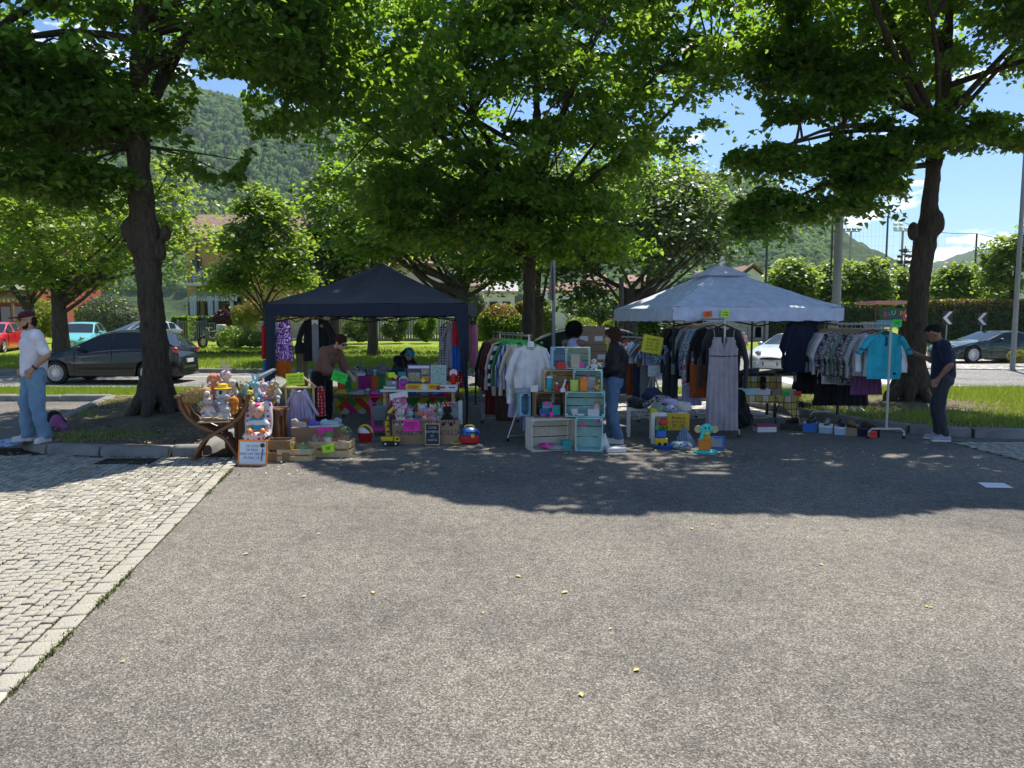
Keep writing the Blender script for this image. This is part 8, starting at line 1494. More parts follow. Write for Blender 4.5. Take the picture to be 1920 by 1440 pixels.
# games
def gamebox(label, loc, dm, base, pats, rz=0, tilt=0):
 o = thing('board_game', label, 'board game', loc, rot=(R(-tilt), 0, rz), group='boxed games on the white shelf'); m = MB(); m.box((0, 0, dm[2]/2), dm); m.obj('box', base, o, bevel=.002)
 for (x, z, w, h, mt) in pats: m = MB(); m.box((x*dm[0], -dm[1]/2-.0012, dm[2]*z), (w*dm[0], .002, h*dm[2])); m.obj('printed_panel', mt, o)
 return o
y0 = 10.9; zz = .672; rb1 = Mfab('game_art', (.1, .3, .2), (.6, .3, .1), 'floral', 40, (.5, .5, .6)); rb2 = Mfab('game_art2', (.45, .5, .45), (.1, .35, .4), 'floral', 45, (.6, .45, .05)); rb3 = Mfab('game_art3', (.6, .15, .05), (.6, .4, .05), 'floral', 60, (.1, .05, .05)); 
gamebox('large dark violet board game box with a round green track standing on the shelf', (-1.43, 11.03, zz+.075), (.36, .05, .3), M('violet_box', (.06, .03, .12), .5), [(0, .86, .9, .14, PM['white']), (.28, .62, .34, .3, rb1), (-.2, .35, .5, .45, rb1), (.28, .25, .34, .3, rb3)], 0, 8); gamebox('pale green and yellow board game box standing next to the violet one', (-1.13, 11.03, zz+.06), (.24, .05, .3), M('pale_box', (.4, .5, .5), .5), [(0, .5, .86, .86, rb2)], 0, 8)
gamebox('long yellow game box lying at the front of the shelf', (-1.35, 10.93, zz), (.52, .14, .085), PM['yellow'], [(-.28, .5, .3, .6, rb3), (.04, .5, .16, .9, PM['white']), (.32, .5, .26, .6, rb3)]); gamebox('white game box lying at the right end of the shelf', (-.99, 10.93, zz), (.33, .14, .07), PM['white'], [(-.25, .5, .36, .4, PM['red']), (.25, .5, .3, .3, PM['blue'])]); gamebox('purple flat box under the yellow game box', (-1.35, 11.05, zz), (.5, .12, .075), PM['purple'], []); gamebox('pale blue flat box under the standing pale game', (-1.0, 11.07, zz), (.36, .1, .06), PM['dblue'], [(0, .5, .9, .5, PM['yellow'])])
gamebox('stack of small grey and white boxes at the left end of the shelf', (-1.85, 10.95, zz), (.2, .16, .06), PM['grey'], [(0, .5, .9, .4, PM['white'])]); gamebox('grey boxed game with a white label on the stack at the left end', (-1.83, 10.98, zz+.062), (.16, .14, .07), PM['grey'], [(.2, .6, .3, .4, PM['white'])]); gamebox('blue set box hanging below the left end of the shelf', (-1.9, 11.2, .56), (.2, .1, .1), M('bluegrey', (.2, .26, .42), .5), [])
t_ = thing('toy_handbag', 'round pink and purple toy bag standing on the shelf', 'toy', (-1.65, 10.9, zz)); m = MB(); m.ball((0, 0, .075), (.085, .04, .08), 14, 10); m.obj('body', M_SGN['pink'], t_, smooth=True); m = MB(); m.ball((0, -.025, .105), (.065, .03, .06), 12, 8); m.obj('face', PM['purple'], t_, smooth=True); m = MB(); m.tube([(.06*math.cos(a), 0, .14+.06*math.sin(a)) for a in np.linspace(0, math.pi, 9)], .01, 6); m.obj('handle', PM['white'], t_, smooth=True); 
t_ = thing('toy_scale', 'red toy kitchen scale with a pale dial on top of the shelf boxes', 'toy', (-.9, 11.07, zz+.07)); m = MB(); m.prism([(-.09, -.03), (.09, -.03), (.09, .05), (-.09, .05)], 0, .03); m.obj('base', PM['orange'], t_); sdf('body', [('e', (0, 0, .16), (.085, .03, .08)), ('c', (0, 0, .03), (0, 0, .12), .05, .06)], .01, PM['red'], t_, k=.02); m = MB(); m.lathe((0, -.032, .17), [(.001, 0), (.06, 0), (.06, .008)], 16, rot=(math.pi/2, 0, 0)); m.obj('dial', PM['white'], t_)
t_ = thing('toy_scooter', 'small wooden toy plane lying behind the games', 'toy', (-1.2, 11.3, 1.02)); m = MB(); m.box((0, 0, 0), (.22, .05, .03)); m.box((0, 0, .03), (.04, .2, .012)); m.obj('body', M_PINE, t_); m = MB(); m.tube([(0, 0, 0), (0, 0, -.28)], .01, 5); m.obj('stand', M_PINE, t_)
card('price_card', 'small lime card on the left of the games shelf', P(734, 703, 10.9)[:], .1, .08, M_SGN['lime'], None, rot=(0, 0, 0)); card('price_card', 'small yellow star card between the standing games', P(793, 713, 10.855)[:], .06, .06, M_SGN['yel'], None, rot=(0, R(45), 0)); card('price_card', 'second small yellow star card on the pink toy bag', P(741, 706, 10.85)[:], .06, .06, M_SGN['yel'], None, rot=(0, R(40), 0))
# big ACTION carton of soft toys
ab = thing('cardboard_box', 'large open cardboard box with dark printed lettering full of soft toys', 'box', (-1.2, 10.12, 0)); wB, dB, hB = .92, .42, .34; M_BPR = M('box_print', (.06, .03, .09), .8, var=0, bm=0)
for c_, dm in (((0, -dB/2, hB/2), (wB, .008, hB)), ((0, dB/2, hB/2), (wB, .008, hB)), ((-wB/2, 0, hB/2), (.008, dB-.01, hB)), ((wB/2, 0, hB/2), (.008, dB-.01, hB)), ((0, 0, .25), (wB-.02, dB-.02, .01))): m = MB(); m.box(c_, dm); m.obj('side', M_CARDB, ab)
for x in (-.22, .34): text('ACTION', .1, M_BPR, ab, (x, -dB/2-.006, .17), (math.pi/2, math.pi, 0))
m = MB()
for i in range(22): x = -.44+.04*i; m.box((x, -dB/2-.0055, hB-.03), (.012+.012*(i % 3 == 0), .002, .035+.012*(i % 2)))
m.obj('printed_icons', M_BPR, ab)
card('handwritten_sign', 'bright pink handwritten card on the large open cardboard box', (-1.39, 9.885, .265), .235, .155, M_SGN['pink'], 'PUPAZZI A\nPARTIRE DA\n0,50€', .036, (0, R(-2), 0))
bb2 = thing('chalkboard', 'small chalkboard with a pale wooden frame leaning on the large box', 'sign', (-1.1, 9.84, 0), rot=(R(-6), 0, 0)); m = MB(); m.box((0, 0, .15), (.18, .008, .27)); m.obj('slate', M('slate_board', (.025, .035, .045), .8, var=.2), bb2)
for c_, dm in (((0, 0, .008), (.205, .016, .014)), ((0, 0, .292), (.205, .016, .014)), ((-.096, 0, .15), (.014, .016, .27)), ((.096, 0, .15), (.014, .016, .27))): m = MB(); m.box(c_, dm); m.obj('frame', M_PINE, bb2)
text('COSE\nBAMBINI\nDI\nANITA', .046, M_CHALK, bb2, (0, -.006, .155), sp=1.25)
T = [((-1.55, 9.98), .24, WH, 'round', 'white soft toy lamb at the left in the large box'), ((-1.42, 9.98), .22, (.25, .4, .42), 'none', 'grey blue knitted doll in the large box'), ((-1.32, 10.0), .2, (.04, .25, .38), 'round', 'petrol blue soft toy in the large box'), ((-1.27, 10.13), .3, (.45, .48, .55), 'round', 'pale grey bear at the back of the large box'), ((-1.14, 9.98), .26, (.6, .25, .38), 'round', 'pink bear with a patterned belly in the middle of the large box'), ((-1.1, 10.14), .3, (.25, .5, .1), 'drop', 'light green soft toy behind the pink bear'), ((-1.0, 10.05), .25, (.42, .46, .52), 'long', 'pale blue rabbit right of the pink bear'), ((-.9, 10.0), .3, (.012, .012, .014), 'point', 'black soft toy with a red dotted bow in the large box')]
for (x, y), h, c_, er, lb in T: plush(lb, (x, y, .255), h*1.1, c_, R(random.uniform(-15, 15)), er, belly=(.4, .3, .5) if 'patterned' in lb else None, extra=(lambda r, s: MB().ball((-.09*s, -.08*s, .86*s), (.12*s, .04*s, .08*s)).ball((.11*s, -.08*s, .88*s), (.12*s, .04*s, .08*s)).obj('bow', C['reddots'], r, smooth=True)) if 'bow' in lb else None)
t_ = thing('doll_bag', 'clear bag with pink dolls standing in the left of the large box', 'toy bag', (-1.57, 10.12, .26), R(8)); m = MB(); m.box((0, 0, .2), (.2, .05, .36), (0, R(-8), 0)); m.obj('bag', Mfab('pink_dolls', (.45, .12, .25), (.6, .5, .55), 'floral', 22, (.2, .05, .15)), t_, bevel=.01); m = MB(); m.box((-.03, 0, .4), (.25, .04, .09), (0, R(-10), 0)); m.obj('header', PM['white'], t_)
t_ = thing('sound_panel', 'grey and dark ring binder toy in the right corner of the large box', 'toy', (-.78, 10.08, .26), R(-5)); m = MB(); m.box((-.05, 0, .16), (.2, .03, .3)); m.obj('panel', PM['grey'], t_); m = MB(); m.box((.06, -.04, .17), (.05, .06, .33)); m.obj('spine', M('pale_grey', (.4, .45, .48), .5), t_); m = MB(); m.lathe((-.06, -.02, .16), [(.001, 0), (.08, 0), (.085, .01)], 16, rot=(math.pi/2, 0, 0)); m.obj('dial', M_SHOEG, t_)
t_ = thing('toy_crane', 'tall curved yellow plastic toy standing left of the large box', 'toy', (-1.73, 10.05, 0)); m = MB(); m.tube([(0, 0, 0), (-.02, 0, .15), (-.03, 0, .3), (.0, 0, .42), (.07, 0, .5)], [.04, .035, .032, .03, .022], 8); m.obj('arm', PM['yellow'], t_, smooth=True)
for k in range(5): m = MB(); m.box((-.01, -.035, .08+.08*k), (.04, .01, .02)); m.obj('tread', M_BLK, t_)
# pet carrier
t_ = thing('toy_pet_carrier', 'blue and red toy pet carrier with a yellow door and a plush dog inside', 'toy', (-.62, 10.0, 0), R(8)); m = MB(); m.box((.02, 0, .06), (.26, .2, .11), taper=1.06); m.obj('base', PM['red'], t_, bevel=.02); sdf('top_shell', [('e', (.03, 0, .13), (.14, .11, .1))], .01, PM['blue'], t_, cuts=[((0, 0, .115), (0, 0, -1)), ((-.1, 0, 0), (-1, 0, 0))])
for k in range(5): m = MB(); m.box((-.02+.035*k, -.1, .165), (.012, .03, .05), (R(25), 0, 0)); m.obj('vent_slot', M_BLK, t_)
m = MB(); m.tube([(-.05, 0, .225), (-.02, 0, .25), (.07, 0, .25), (.1, 0, .225)], .012, 6); m.obj('handle', PM['yellow'], t_, smooth=True); m = MB(); m.lathe((.06, -.11, .12), [(.001, 0), (.028, 0), (.028, .01)], 12, rot=(math.pi/2, 0, 0)); m.obj('latch', PM['yellow'], t_); m = MB(); m.lathe((-.17, -.06, .012), [(.001, 0), (.085, 0), (.085, .012)], 18); m.obj('door', PM['yellow'], t_, smooth=True)
plush('small brown dog with white face peeking out of the toy pet carrier', (-.74, 9.93, .02), .18, (.22, .11, .04), R(-20), 'drop', muz=WH)
# dump truck
t_ = thing('toy_truck', 'yellow toy dump truck with black wheels in front of the large box', 'toy truck', (-1.66, 9.8, 0), R(3)); m = MB(); m.box((0, 0, .05), (.23, .08, .025)); m.obj('chassis', M_BLK, t_); m = MB(); m.plate([(-.13, .07), (.03, .07), (.03, .12), (-.14, .125)], -.05, .05); m.obj('tipper', PM['yellow'], t_, bevel=.006); m = MB(); m.plate([(.04, .06), (.12, .06), (.125, .09), (.1, .125), (.04, .13)], -.045, .045); m.obj('cab', PM['yellow'], t_, bevel=.006); m = MB(); m.box((.085, -.046, .1), (.035, .004, .025)); m.obj('cab_window', M_BLK, t_)
for x in (-.075, .065):
 for y in (-.05, .05): m = MB(); m.lathe((x, y, .035), [(.012, -.012), (.034, -.012), (.034, .012), (.012, .012)], 16, rot=(math.pi/2, 0, 0)); w_ = m.obj('wheel', M_BLK, t_, smooth=True); m = MB(); m.lathe((x, y+(-.008 if y < 0 else .008), .035), [(.001, -.008), (.016, -.008), (.016, .008), (.001, .008)], 12, rot=(math.pi/2, 0, 0)); m.obj('hub', PM['white'], w_, smooth=True)
# red basket, toy trolley
t_ = thing('toy_basket', 'red plastic toy basket with a yellow handle', 'toy basket', (-2.08, 10.1, 0)); m = MB(); m.lathe((0, 0, 0), [(.085, 0), (.115, .13), (.122, .135), (.118, .14), (.108, .13), (.08, .02), (.001, .02)], 20, sq=(1, .8)); m.obj('bowl', PM['red'], t_, smooth=True); m = MB(); m.tube([(.1*math.cos(a), 0, .13+.11*math.sin(a)) for a in np.linspace(0, math.pi, 11)], .011, 6, flat=1.6); m.obj('handle', PM['yellow'], t_, smooth=True); heap('toy_towels', 'white cloth inside the red toy basket', (-2.08, 10.1, .09), (.08, .06, .08), C['white'], 9)
t_ = thing('toy_shopping_trolley', 'grey toy shopping trolley with a pink frame behind the red basket', 'toy trolley', (-1.98, 10.75, 0), R(10)); m = MB(); m.lathe((0, 0, .23), [(.09, 0), (.15, .2), (.155, .2), (.1, .0)], 4, sq=(1.25, .9), rot=(0, 0, R(45))); m.obj('basket', PM['grey'], t_)
for s_ in (-1, 1): m = MB(); m.tube([(.13*s_, .1, 0.03), (.13*s_, .1, .3), (.15*s_, .14, .56)], .012, 6); m.tube([(.11*s_, -.14, .03), (.11*s_, 0, .24)], .012, 6); m.obj('frame', M_SGN['pink'], t_, smooth=True)
m = MB(); m.tube([(-.16, .14, .56), (.16, .14, .56)], .012, 6); m.obj('push_bar', PM['red'], t_, smooth=True); m = MB(); m.box((0, -.02, .1), (.24, .22, .03)); m.obj('tray', M_SGN['pink'], t_)
for x in (-.12, .12):
 for y in (-.14, .1): m = MB(); m.lathe((x, y, .03), [(.001, -.012), (.03, -.012), (.03, .012), (.001, .012)], 12, rot=(math.pi/2, 0, 0)); m.obj('wheel', M_SHOEG, t_, smooth=True)
# folding chair with a bag
t_ = thing('folding_chair', 'dark folding camping chair left of the folding clothes rail', 'chair', (-.35, 13.1, 0), R(10)); 
for a, b in (((-.22, -.2, 0), (-.22, .2, .45)), ((-.22, .2, 0), (-.22, -.2, .45)), ((.22, -.2, 0), (.22, .2, .45)), ((.22, .2, 0), (.22, -.2, .45)), ((-.22, .2, .42), (-.22, .26, .85)), ((.22, .2, .42), (.22, .26, .85))): m = MB(); m.tube([a, b], .011, 6); m.obj('leg', M_SHOEG, t_)
m = MB(); m.box((0, 0, .43), (.44, .42, .02)); m.obj('seat', C['denimd'], t_); m = MB(); m.box((0, .25, .72), (.44, .015, .28)); m.obj('backrest', C['denimd'], t_); sdf('cloth', [('e', (0, 0, 0), (.1, .1, .16)), ('c', (-.05, 0, .1), (-.1, 0, -.1), .05, .05)], .02, M('magenta_bag', (.25, .02, .13), .6), None, loc=(-.12, 12.85, .6), label='magenta bag hanging on the dark folding chair', cat='bag', wr=.02)
bpy.data.objects[-1] if False else None
# stack of brown cartons
for i in range(5):
 zc = i*.325; bx = box_('carton', ['brown carton at the bottom of the tall stack, hidden behind the crates', 'second brown carton from the bottom of the tall stack', 'third brown carton of the tall stack, lowest in view', 'brown carton second from the top with a white label', 'topmost brown carton of the tall stack with two white labels'][i], (1.42+.02*(i % 2), 13.0, zc), (.5, .4, .322), M_CARDB, R(-6+3*(i % 2)), group='brown cartons in a tall stack')
 m = MB(); m.box((0, -.2015, .2), (.5, .002, .006)); m.obj('flap_gap', M_BLK, bx)
 for x in ((-.12, .14) if i == 4 else (.16,)): m = MB(); m.box((x, -.202, .1), (.14, .003, .085)); m.obj('label', PM['white'], bx)
box_('yellow_sheet', 'bright yellow green sheet behind the auburn haired woman', (1.72, 13.2, 1.0), (.12, .02, .4), M_SGN['lime'], 0, 'sheet')
# --- white side tables with folded clothes
for x, y, rz, lb in ((2.22, 10.15, R(-8), 'white square side table with a yellow handwritten sign on its front'), (1.98, 10.75, R(-8), 'second white side table behind the one with the yellow sign')):
 o = thing('side_table', lb, 'table', (x, y, 0), rz, 'white side tables'); m = MB(); m.box((0, 0, .415), (.5, .5, .05)); m.obj('top', PM['white'], o, bevel=.003)
 for a in (-1, 1):
  for b in (-1, 1): m = MB(); m.box((a*.225, b*.225, .195), (.05, .05, .39)); m.obj('leg', PM['white'], o, bevel=.003)
card('handwritten_sign', 'ochre handwritten sign on the white side table', (2.3, 9.875, .32), .3, .24, M_SGN['dy'], 'Bambine\nda 0-3 m\n2€ - 3€', .055, (0, 0, R(-8)))
for (x, y, z), r, mt, sd, lb in (((2.05, 10.05, .44), (.12, .12, .1), 'sage', 1, 'folded sage green clothes at the front left of the side table'), ((2.3, 10.2, .5), (.19, .12, .09), 'lav', 2, 'folded lilac cushion on top of the side table'), ((2.2, 10.0, .44), (.12, .1, .07), 'denimfl', 3, 'blue and white flowered cloth at the front of the side table'), ((2.42, 10.1, .44), (.12, .1, .1), 'cream', 4, 'folded beige clothes at the right of the side table'), ((2.1, 10.3, .46), (.22, .16, .13), 'dkfloral', 5, 'dark patterned clothes heaped on the side table'), ((2.2, 10.75, .44), (.24, .18, .18), 'denimd', 6, 'heap of dark jeans on the rear side table'), ((1.85, 10.6, .42), (.16, .16, .12), 'char', 7, 'dark clothes hanging over the rear side table'), ((2.0, 10.0, .36), (.08, .06, .1), 'yellow', 8, 'yellow green cloth hanging over the table corner')): heap('folded_clothes', lb, (x, y, z-.01), r, C[mt], sd+20)
# ground toys by the side table
t_ = thing('toy_tray', 'bright blue shallow plastic tray on the asphalt', 'toy', (2.08, 9.58, 0)); m = MB(); m.lathe((0, 0, 0), [(.12, 0), (.16, .03), (.17, .05), (.155, .05), (.12, .015), (.001, .015)], 24, sq=(1, .6)); m.obj('bowl', PM['blue'], t_, smooth=True)
t_ = thing('stacking_toy', 'tall stacked toy with red flower, green leaves, blue and yellow blocks', 'toy', (2.02, 9.66, .02)); m = MB(); m.box((0, 0, .06), (.17, .09, .1)); m.obj('yellow_block', PM['yellow'], t_, bevel=.01); m = MB(); m.box((0, 0, .17), (.13, .09, .1)); m.obj('blue_block', PM['blue'], t_, bevel=.01)
q = unit(60)*np.array([.09, .06, .04])+np.array([0, 0, .25]); link('leaves', leafmesh('leaves', q, unit(60), .05, .6, [PM['green']]), t_); sdf('flower', [('e', (.03+.035*math.cos(a), 0, .32+.035*math.sin(a)), (.03, .025, .03)) for a in np.linspace(0, 5.2, 6)], .01, PM['red'], t_); m = MB(); m.tube([(-.04+.035*math.cos(a), -.05, .06+.045*math.sin(a)) for a in np.linspace(0, 6.28, 13)], .008, 6, cap=False); m.obj('ring', PM['yellow'], t_, smooth=True)
for x in (-.03, .05): m = MB(); m.ball((x, -.05, .03), .025, 8, 6); m.obj('wheel', M_BLK, t_)
t_ = thing('toy_bag', 'see through mesh bag of small toys on the blue tray', 'toy bag', (2.28, 9.5, 0)); sdf('body', [('e', (0, 0, .05), (.12, .07, .06)), ('e', (-.1, .02, .06), (.06, .05, .05))], .012, Mfab('toy_mix', (.3, .42, .3), (.05, .1, .4), 'floral', 30, (.6, .6, .65)), t_, k=.03, wr=.012, ws=20)
t_ = thing('blue_net_bag', 'dark blue pointed toy tent packed flat behind the elephant toy', 'toy', (2.35, 9.75, 0), R(5)); m = MB(); m.lathe((0, 0, 0), [(.19, 0), (.12, .12), (.01, .27)], 5, sq=(1, .5)); m.obj('body', Mfab('blue_net', (.05, .12, .25), (.15, .2, .25), 'stripes', 30), t_)
et = thing('elephant_toy', 'turquoise elephant activity toy with an orange and yellow body', 'toy', (2.52, 9.25, 0), R(-4)); m = MB(); m.lathe((0, 0, 0), [(.155, 0), (.16, .02), (.13, .035), (.08, .04)], 24, sq=(1, .55)); m.obj('base', PM['aqua'], et, smooth=True); m = MB(); m.box((-.02, 0, .11), (.15, .09, .14)); m.obj('body', PM['orange'], et, bevel=.012); m = MB(); m.box((.0, 0, .2), (.1, .08, .06)); m.obj('neck', PM['yellow'], et, bevel=.01)
sdf('head', [('e', (0, 0, .31), (.085, .07, .075)), ('c', (-.04, -.03, .27), (-.07, -.05, .2), .03, .03)], .01, PM['aqua'], et, k=.02); m = MB(); m.ball((0, -.05, .26), (.04, .05, .035), 10, 8); m.obj('snout', PM['lime'], et, smooth=True)
for s_ in (-1, 1): m = MB(); m.lathe((s_*.105, 0, .31), [(.02, -.01), (.045, -.012), (.05, 0), (.045, .012), (.02, .01)], 16, rot=(math.pi/2, 0, 0)); m.obj('ear', M('ear_cream', (.55, .42, .2), .4), et, smooth=True); m = MB(); m.ball((s_*.025, -.065, .335), .012, 8, 6); m.obj('eye', M_BLK, et)
m = MB(); m.tube([(.03+.05*math.cos(a), -.06+.03*math.sin(a), .2) for a in np.linspace(0, 6.28, 13)], .009, 6, cap=False); m.obj('hoop', PM['orange'], et, smooth=True)
t_ = thing('drawing_toy', 'blue framed magnetic drawing toy leaning beside the elephant toy', 'toy', (2.72, 9.5, 0), R(-15)); m = MB(); m.box((0, 0, .09), (.22, .03, .18), (R(-20), 0, 0)); m.obj('frame', PM['blue'], t_, bevel=.01); m = MB(); m.box((0, -.03, .095), (.16, .01, .11), (R(-20), 0, 0)); m.obj('screen', PM['grey'], t_)
# --- shoe tables
table('folding_table', 'folding table with a plaid cloth at the back of the shoe stall', 4.2, 12.9, 1.05, .5, .74, M_SHOEG, M_LEG); drape('tablecloth', 'yellow plaid cloth over the rear shoe table', 4.2, 12.9, 1.1, .52, .742, .34, C['plaid'], nf=5)
ft = thing('folding_table', 'lower folding table with curved legs carrying the shoe boxes', 'table', (4.15, 12.15, 0)); m = MB(); m.box((0, 0, .46), (1.2, .45, .03)); m.obj('top', M_SHOEG, ft)
for x in (-.42, .42):
 for s_ in (-1, 1): m = MB(); m.tube([(x+s_*.14, -.15, 0), (x+s_*.13, -.15, .25), (x+s_*.05, -.15, .38), (x, -.15, .45)], .013, 8); m.obj('leg', M_LEG, ft, smooth=True)
drape('tablecloth', 'yellow plaid cloth hanging from the lower shoe table', 4.15, 12.15, 1.24, .47, .477, .12, C['plaid'], nf=4); t_ = thing('tablecloth', 'corner of plaid cloth falling to the ground at the right of the shoe table', 'tablecloth', (4.72, 12.1, .47)); U, V = np.meshgrid(np.linspace(0, 1, 16), np.linspace(0, 1, 12)); grid_obj('cloth', -.35*(1-U)+.06*V, -.25+.03*np.sin(U*9)-.02*V, -.45*V*(.25+.75*U), C['plaid'], t_)
for x, w, h, mt, lb in ((3.68, .2, .1, 'pale_box', 'pale lilac shoe box at the left of the lower shoe table'), (3.93, .32, .1, 'crate_turquoise', 'long grey green shoe box on the lower shoe table'), (4.2, .22, .1, 'plastic_white', 'white shoe box in the middle of the lower shoe table'), (4.42, .16, .09, 'cardboard', 'shoe box with a green price card on the lower shoe table'), (4.62, .22, .09, 'fab_lgrey', 'grey shoe box with a red price card on the lower shoe table')): box_('shoe_box', lb, (x, 12.05, .48), (w, .2, h), MATS[mt], 0, lid=MATS[mt], group='shoe boxes on the lower table')
card('price_card', 'green price card on the shoe boxes', P(1474, 738, 11.935)[:], .13, .1, M_SGN['green'], '5,00', .05); card('price_card', 'red price card on the grey shoe box', P(1495, 739, 11.935)[:], .13, .1, M_SGN['red'], '10€', .05)
heap('folded_clothes', 'heap of black trousers on the rear shoe table', (3.95, 12.85, tz), (.22, .15, .09), C['black'], 31); heap('folded_clothes', 'folded blue jeans on the rear shoe table', (4.28, 12.85, tz), (.22, .15, .08), C['denimd'], 32); heap('folded_clothes', 'folded dark grey clothes at the right of the rear shoe table', (4.55, 12.88, tz), (.18, .15, .05), C['char'], 33); heap('folded_clothes', 'pinkish grey blouse at the left of the rear shoe table', (3.7, 12.85, tz), (.14, .14, .07), C['mauve'], 34)
hang('trousers', 'black trouser leg hanging over the front of the rear shoe table', 'trousers', 'skirt', (3.98, 12.58, .76), 0, C['black'], None, W_=.12, Lh=.3, folds=1); hang('trousers', 'second black trouser leg hanging at the right of the rear shoe table', 'trousers', 'skirt', (4.4, 12.58, .74), R(5), C['black'], None, W_=.1, Lh=.22, folds=1)
shoe('black sandal standing on the white shoe box', (4.2, 12.0, .58), M_LEATHER, R(80), 1., M_BLK); heap('trousers_pile', 'black trousers draped in an arch below the shoe table', (3.62, 11.5, 0), (.3, .16, .34), C['black'], 41, n=4); box_('shoe_box', 'white shoe box with a raspberry lid on the asphalt', (3.93, 11.1, 0), (.3, .2, .11), PM['white'], R(2), lid=M('raspberry', (.35, .01, .1), .5)); box_('shoe_box', 'low black box on the asphalt left of the black trousers', (3.3, 11.4, 0), (.3, .2, .09), M_BLK, 0)
gb = [(4.42, 11.3, .3, .1, M_BLK, 'low black shoe box at the left end of the row on the asphalt', M_BLK), (4.66, 11.15, .19, .13, PM['blue'], 'blue shoe box in the row on the asphalt', PM['blue']), (4.84, 11.0, .19, .12, M('lightbluebox', (.3, .42, .52), .6), 'light blue shoe box with faint lettering in the row on the asphalt', PM['white']), (5.0, 10.85, .17, .12, M('paleblue2', (.35, .47, .58), .6), 'pale blue shoe box beside the light blue one', PM['white']), (5.13, 10.75, .17, .12, M_CARDB, 'plain brown shoe box in the row on the asphalt', M_CARDB), (5.32, 10.65, .3, .12, C['navy'], 'black shoe box near the foot of the right rail', C['navy'])]
for i, (x, y, w, h, mt, lb, ld) in enumerate(gb):
 box_('shoe_box', lb, (x, y, 0), (w, .27, h), mt, R(-25), lid=ld, group='row of shoe boxes on the asphalt'); shoe(['black boot on the leftmost ground shoe box', 'black trainer on the blue shoe box', 'grey sandal on the light blue shoe box', 'dark boot on the pale blue shoe box', 'brown strappy sandal on the plain brown box', 'dark brown loafer on the black box by the rail'][i], (x, y-.02, h), [M_LEATHER, M_BLK, C['grey'], C['navy'], C['tan'], C['brown']][i], R(200+20*i), .95, M_BLK)
card('price_card', 'red price card leaning on the black shoe box at the foot of the right rail', (5.27, 10.42, .06), .12, .1, M_SGN['red'], '5,00', .045, (R(-8), 0, R(-6))); heap('sandal_pile', 'tangle of dark sandals on the kerb behind the right rail', (5.25, 13.2, .1), (.25, .12, .1), C['black'], 44)
# left edge: bags and paper
sdf('backpack', [('e', (0, 0, .17), (.13, .1, .18)), ('e', (.1, -.02, .14), (.08, .08, .13))], .018, C['black'], None, loc=(-7.05, 11.0, 0), label='black backpack on the ground behind the man in the maroon cap', cat='backpack', wr=.015); sdf('handbag', [('e', (0, 0, .16), (.11, .07, .16)), ('e', (.12, .0, .1), (.08, .05, .1))], .018, M('purple_bag', (.25, .06, .2), .6), None, loc=(-6.88, 10.75, 0), rot=(0, R(8), 0), label='purple and pink handbag behind the legs of the man in the maroon cap', cat='bag', wr=.012)
sdf('jacket_heap', [('e', (0, 0, .05), (.25, .12, .06))], .02, C['brown'], None, loc=(-6.9, 11.6, 0), label='dark brown jacket lying by the kerb behind the handbag', cat='jacket', wr=.025); o = MB(); U = [(i/7, j/5) for i in range(8) for j in range(6)]; o.add([(-.35+.6*a, -.15+.3*b, .02+.03*math.sin(a*7+b*5)) for a, b in U], [(i*6+j, (i+1)*6+j, (i+1)*6+j+1, i*6+j+1) for i in range(7) for j in range(5)]); o.obj('printed_cloth', Mfab('lb_cloth', (.3, .42, .6), (.1, .15, .3), 'floral', 12, (.5, .55, .6)), label='light blue printed cloth on the ground at the left edge', cat='cloth', smooth=True).location = (-6.6, 9.35, .1)
CN = dict(cream=(.6,.52,.38), rose=(.6,.25,.32), tan=(.4,.24,.12), white=WH, grey=(.35,.35,.37), mustard=(.55,.38,.06), brown=(.2,.1,.05), lilac=(.4,.3,.5), mint=(.3,.55,.42), coral=(.62,.2,.12), blue=(.1,.25,.5), lemon=(.62,.55,.2))
KI = dict(bear='round', rabbit='long', puppy='drop', kitten='point'); q_ = random.Random(21); ks_ = list(CN)
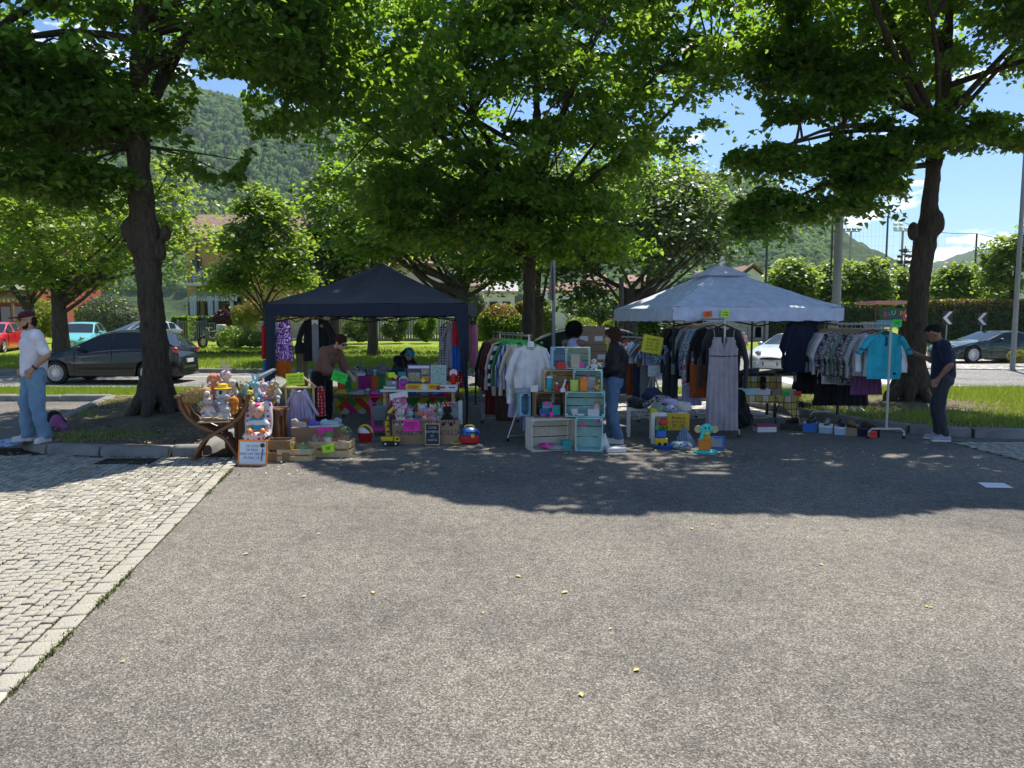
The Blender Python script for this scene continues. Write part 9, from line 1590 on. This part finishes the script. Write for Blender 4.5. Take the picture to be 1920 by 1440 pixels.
for place, n, f_ in (('piled in the seat of the savonarola chair', 11, lambda: sph(q_.uniform(372, 446), q_.uniform(752, 784), q_.uniform(8.72, 9.05))), ('in the heap between the chair and the lavender dress', 9, lambda: sph(q_.uniform(462, 512), q_.uniform(738, 772), q_.uniform(9.1, 9.4))), ('half buried in the large cardboard box', 9, lambda: (q_.uniform(-1.55, -.85), q_.uniform(9.98, 10.22), q_.uniform(.24, .36)))):
 for i in range(n):
  k = ks_[(i*5+n) % 12]; a = list(KI)[i % 4]; plush('%s toy %s %s' % (k, a, place), f_(), q_.uniform(.17, .25), CN[k], R(q_.uniform(-50, 50)), KI[a], belly=WH if i % 3 == 0 else None, rot=(R(q_.uniform(-45, 30)), R(q_.uniform(-50, 50)), R(q_.uniform(-60, 60))), fluff=90)
for place, n, xr, y, z in (('on the low bench in the navy tent', 9, (-2.7, -1.0), 11.98, .472), ('among the folded clothes on the striped table', 7, (-2.8, -1.1), 12.75, .745), ('on the white games shelf behind the boxes', 6, (-1.9, -.95), 11.12, .74), ('on top of the third layer of crates', 3, (.55, 1.2), 9.72, 1.07)):
 for i in range(n):
  k = list(PM)[(i*3+n) % 15]; x = xr[0]+(xr[1]-xr[0])*(i+.5)/n; w = q_.uniform(.07, .15); lb = '%s %s %s' % (k.replace('tealb', 'sea green').replace('dblue', 'navy'), ('carton', 'tub', 'case')[i % 3], place)
  if i % 3 == 1: bottle('tub', 'small '+lb, (x, y+q_.uniform(-.05, .05), z), [(w*.3, 0), (w*.36, .05), (w*.33, .08)], PM[k], 'tub', lid=PM['white'])
  else: box_('small_box', 'small '+lb, (x, y+q_.uniform(-.05, .05), z), (w, .09, q_.uniform(.04, .11)), PM[k], R(q_.uniform(-30, 30)))
plush('white and brown toy dog with orange ears sitting on the third layer of crates', (1.1, 9.64, 1.062), .17, WH, R(-10), 'drop', earc=OR, group=None); plush('yellow leopard spotted soft toy sitting on the right turquoise crate', (1.14, 9.53, .785), .19, Mfab('leopard_plush', (.6, .42, .1), (.05, .03, .02), 'leopard', 40), R(-12), 'round', group=None)
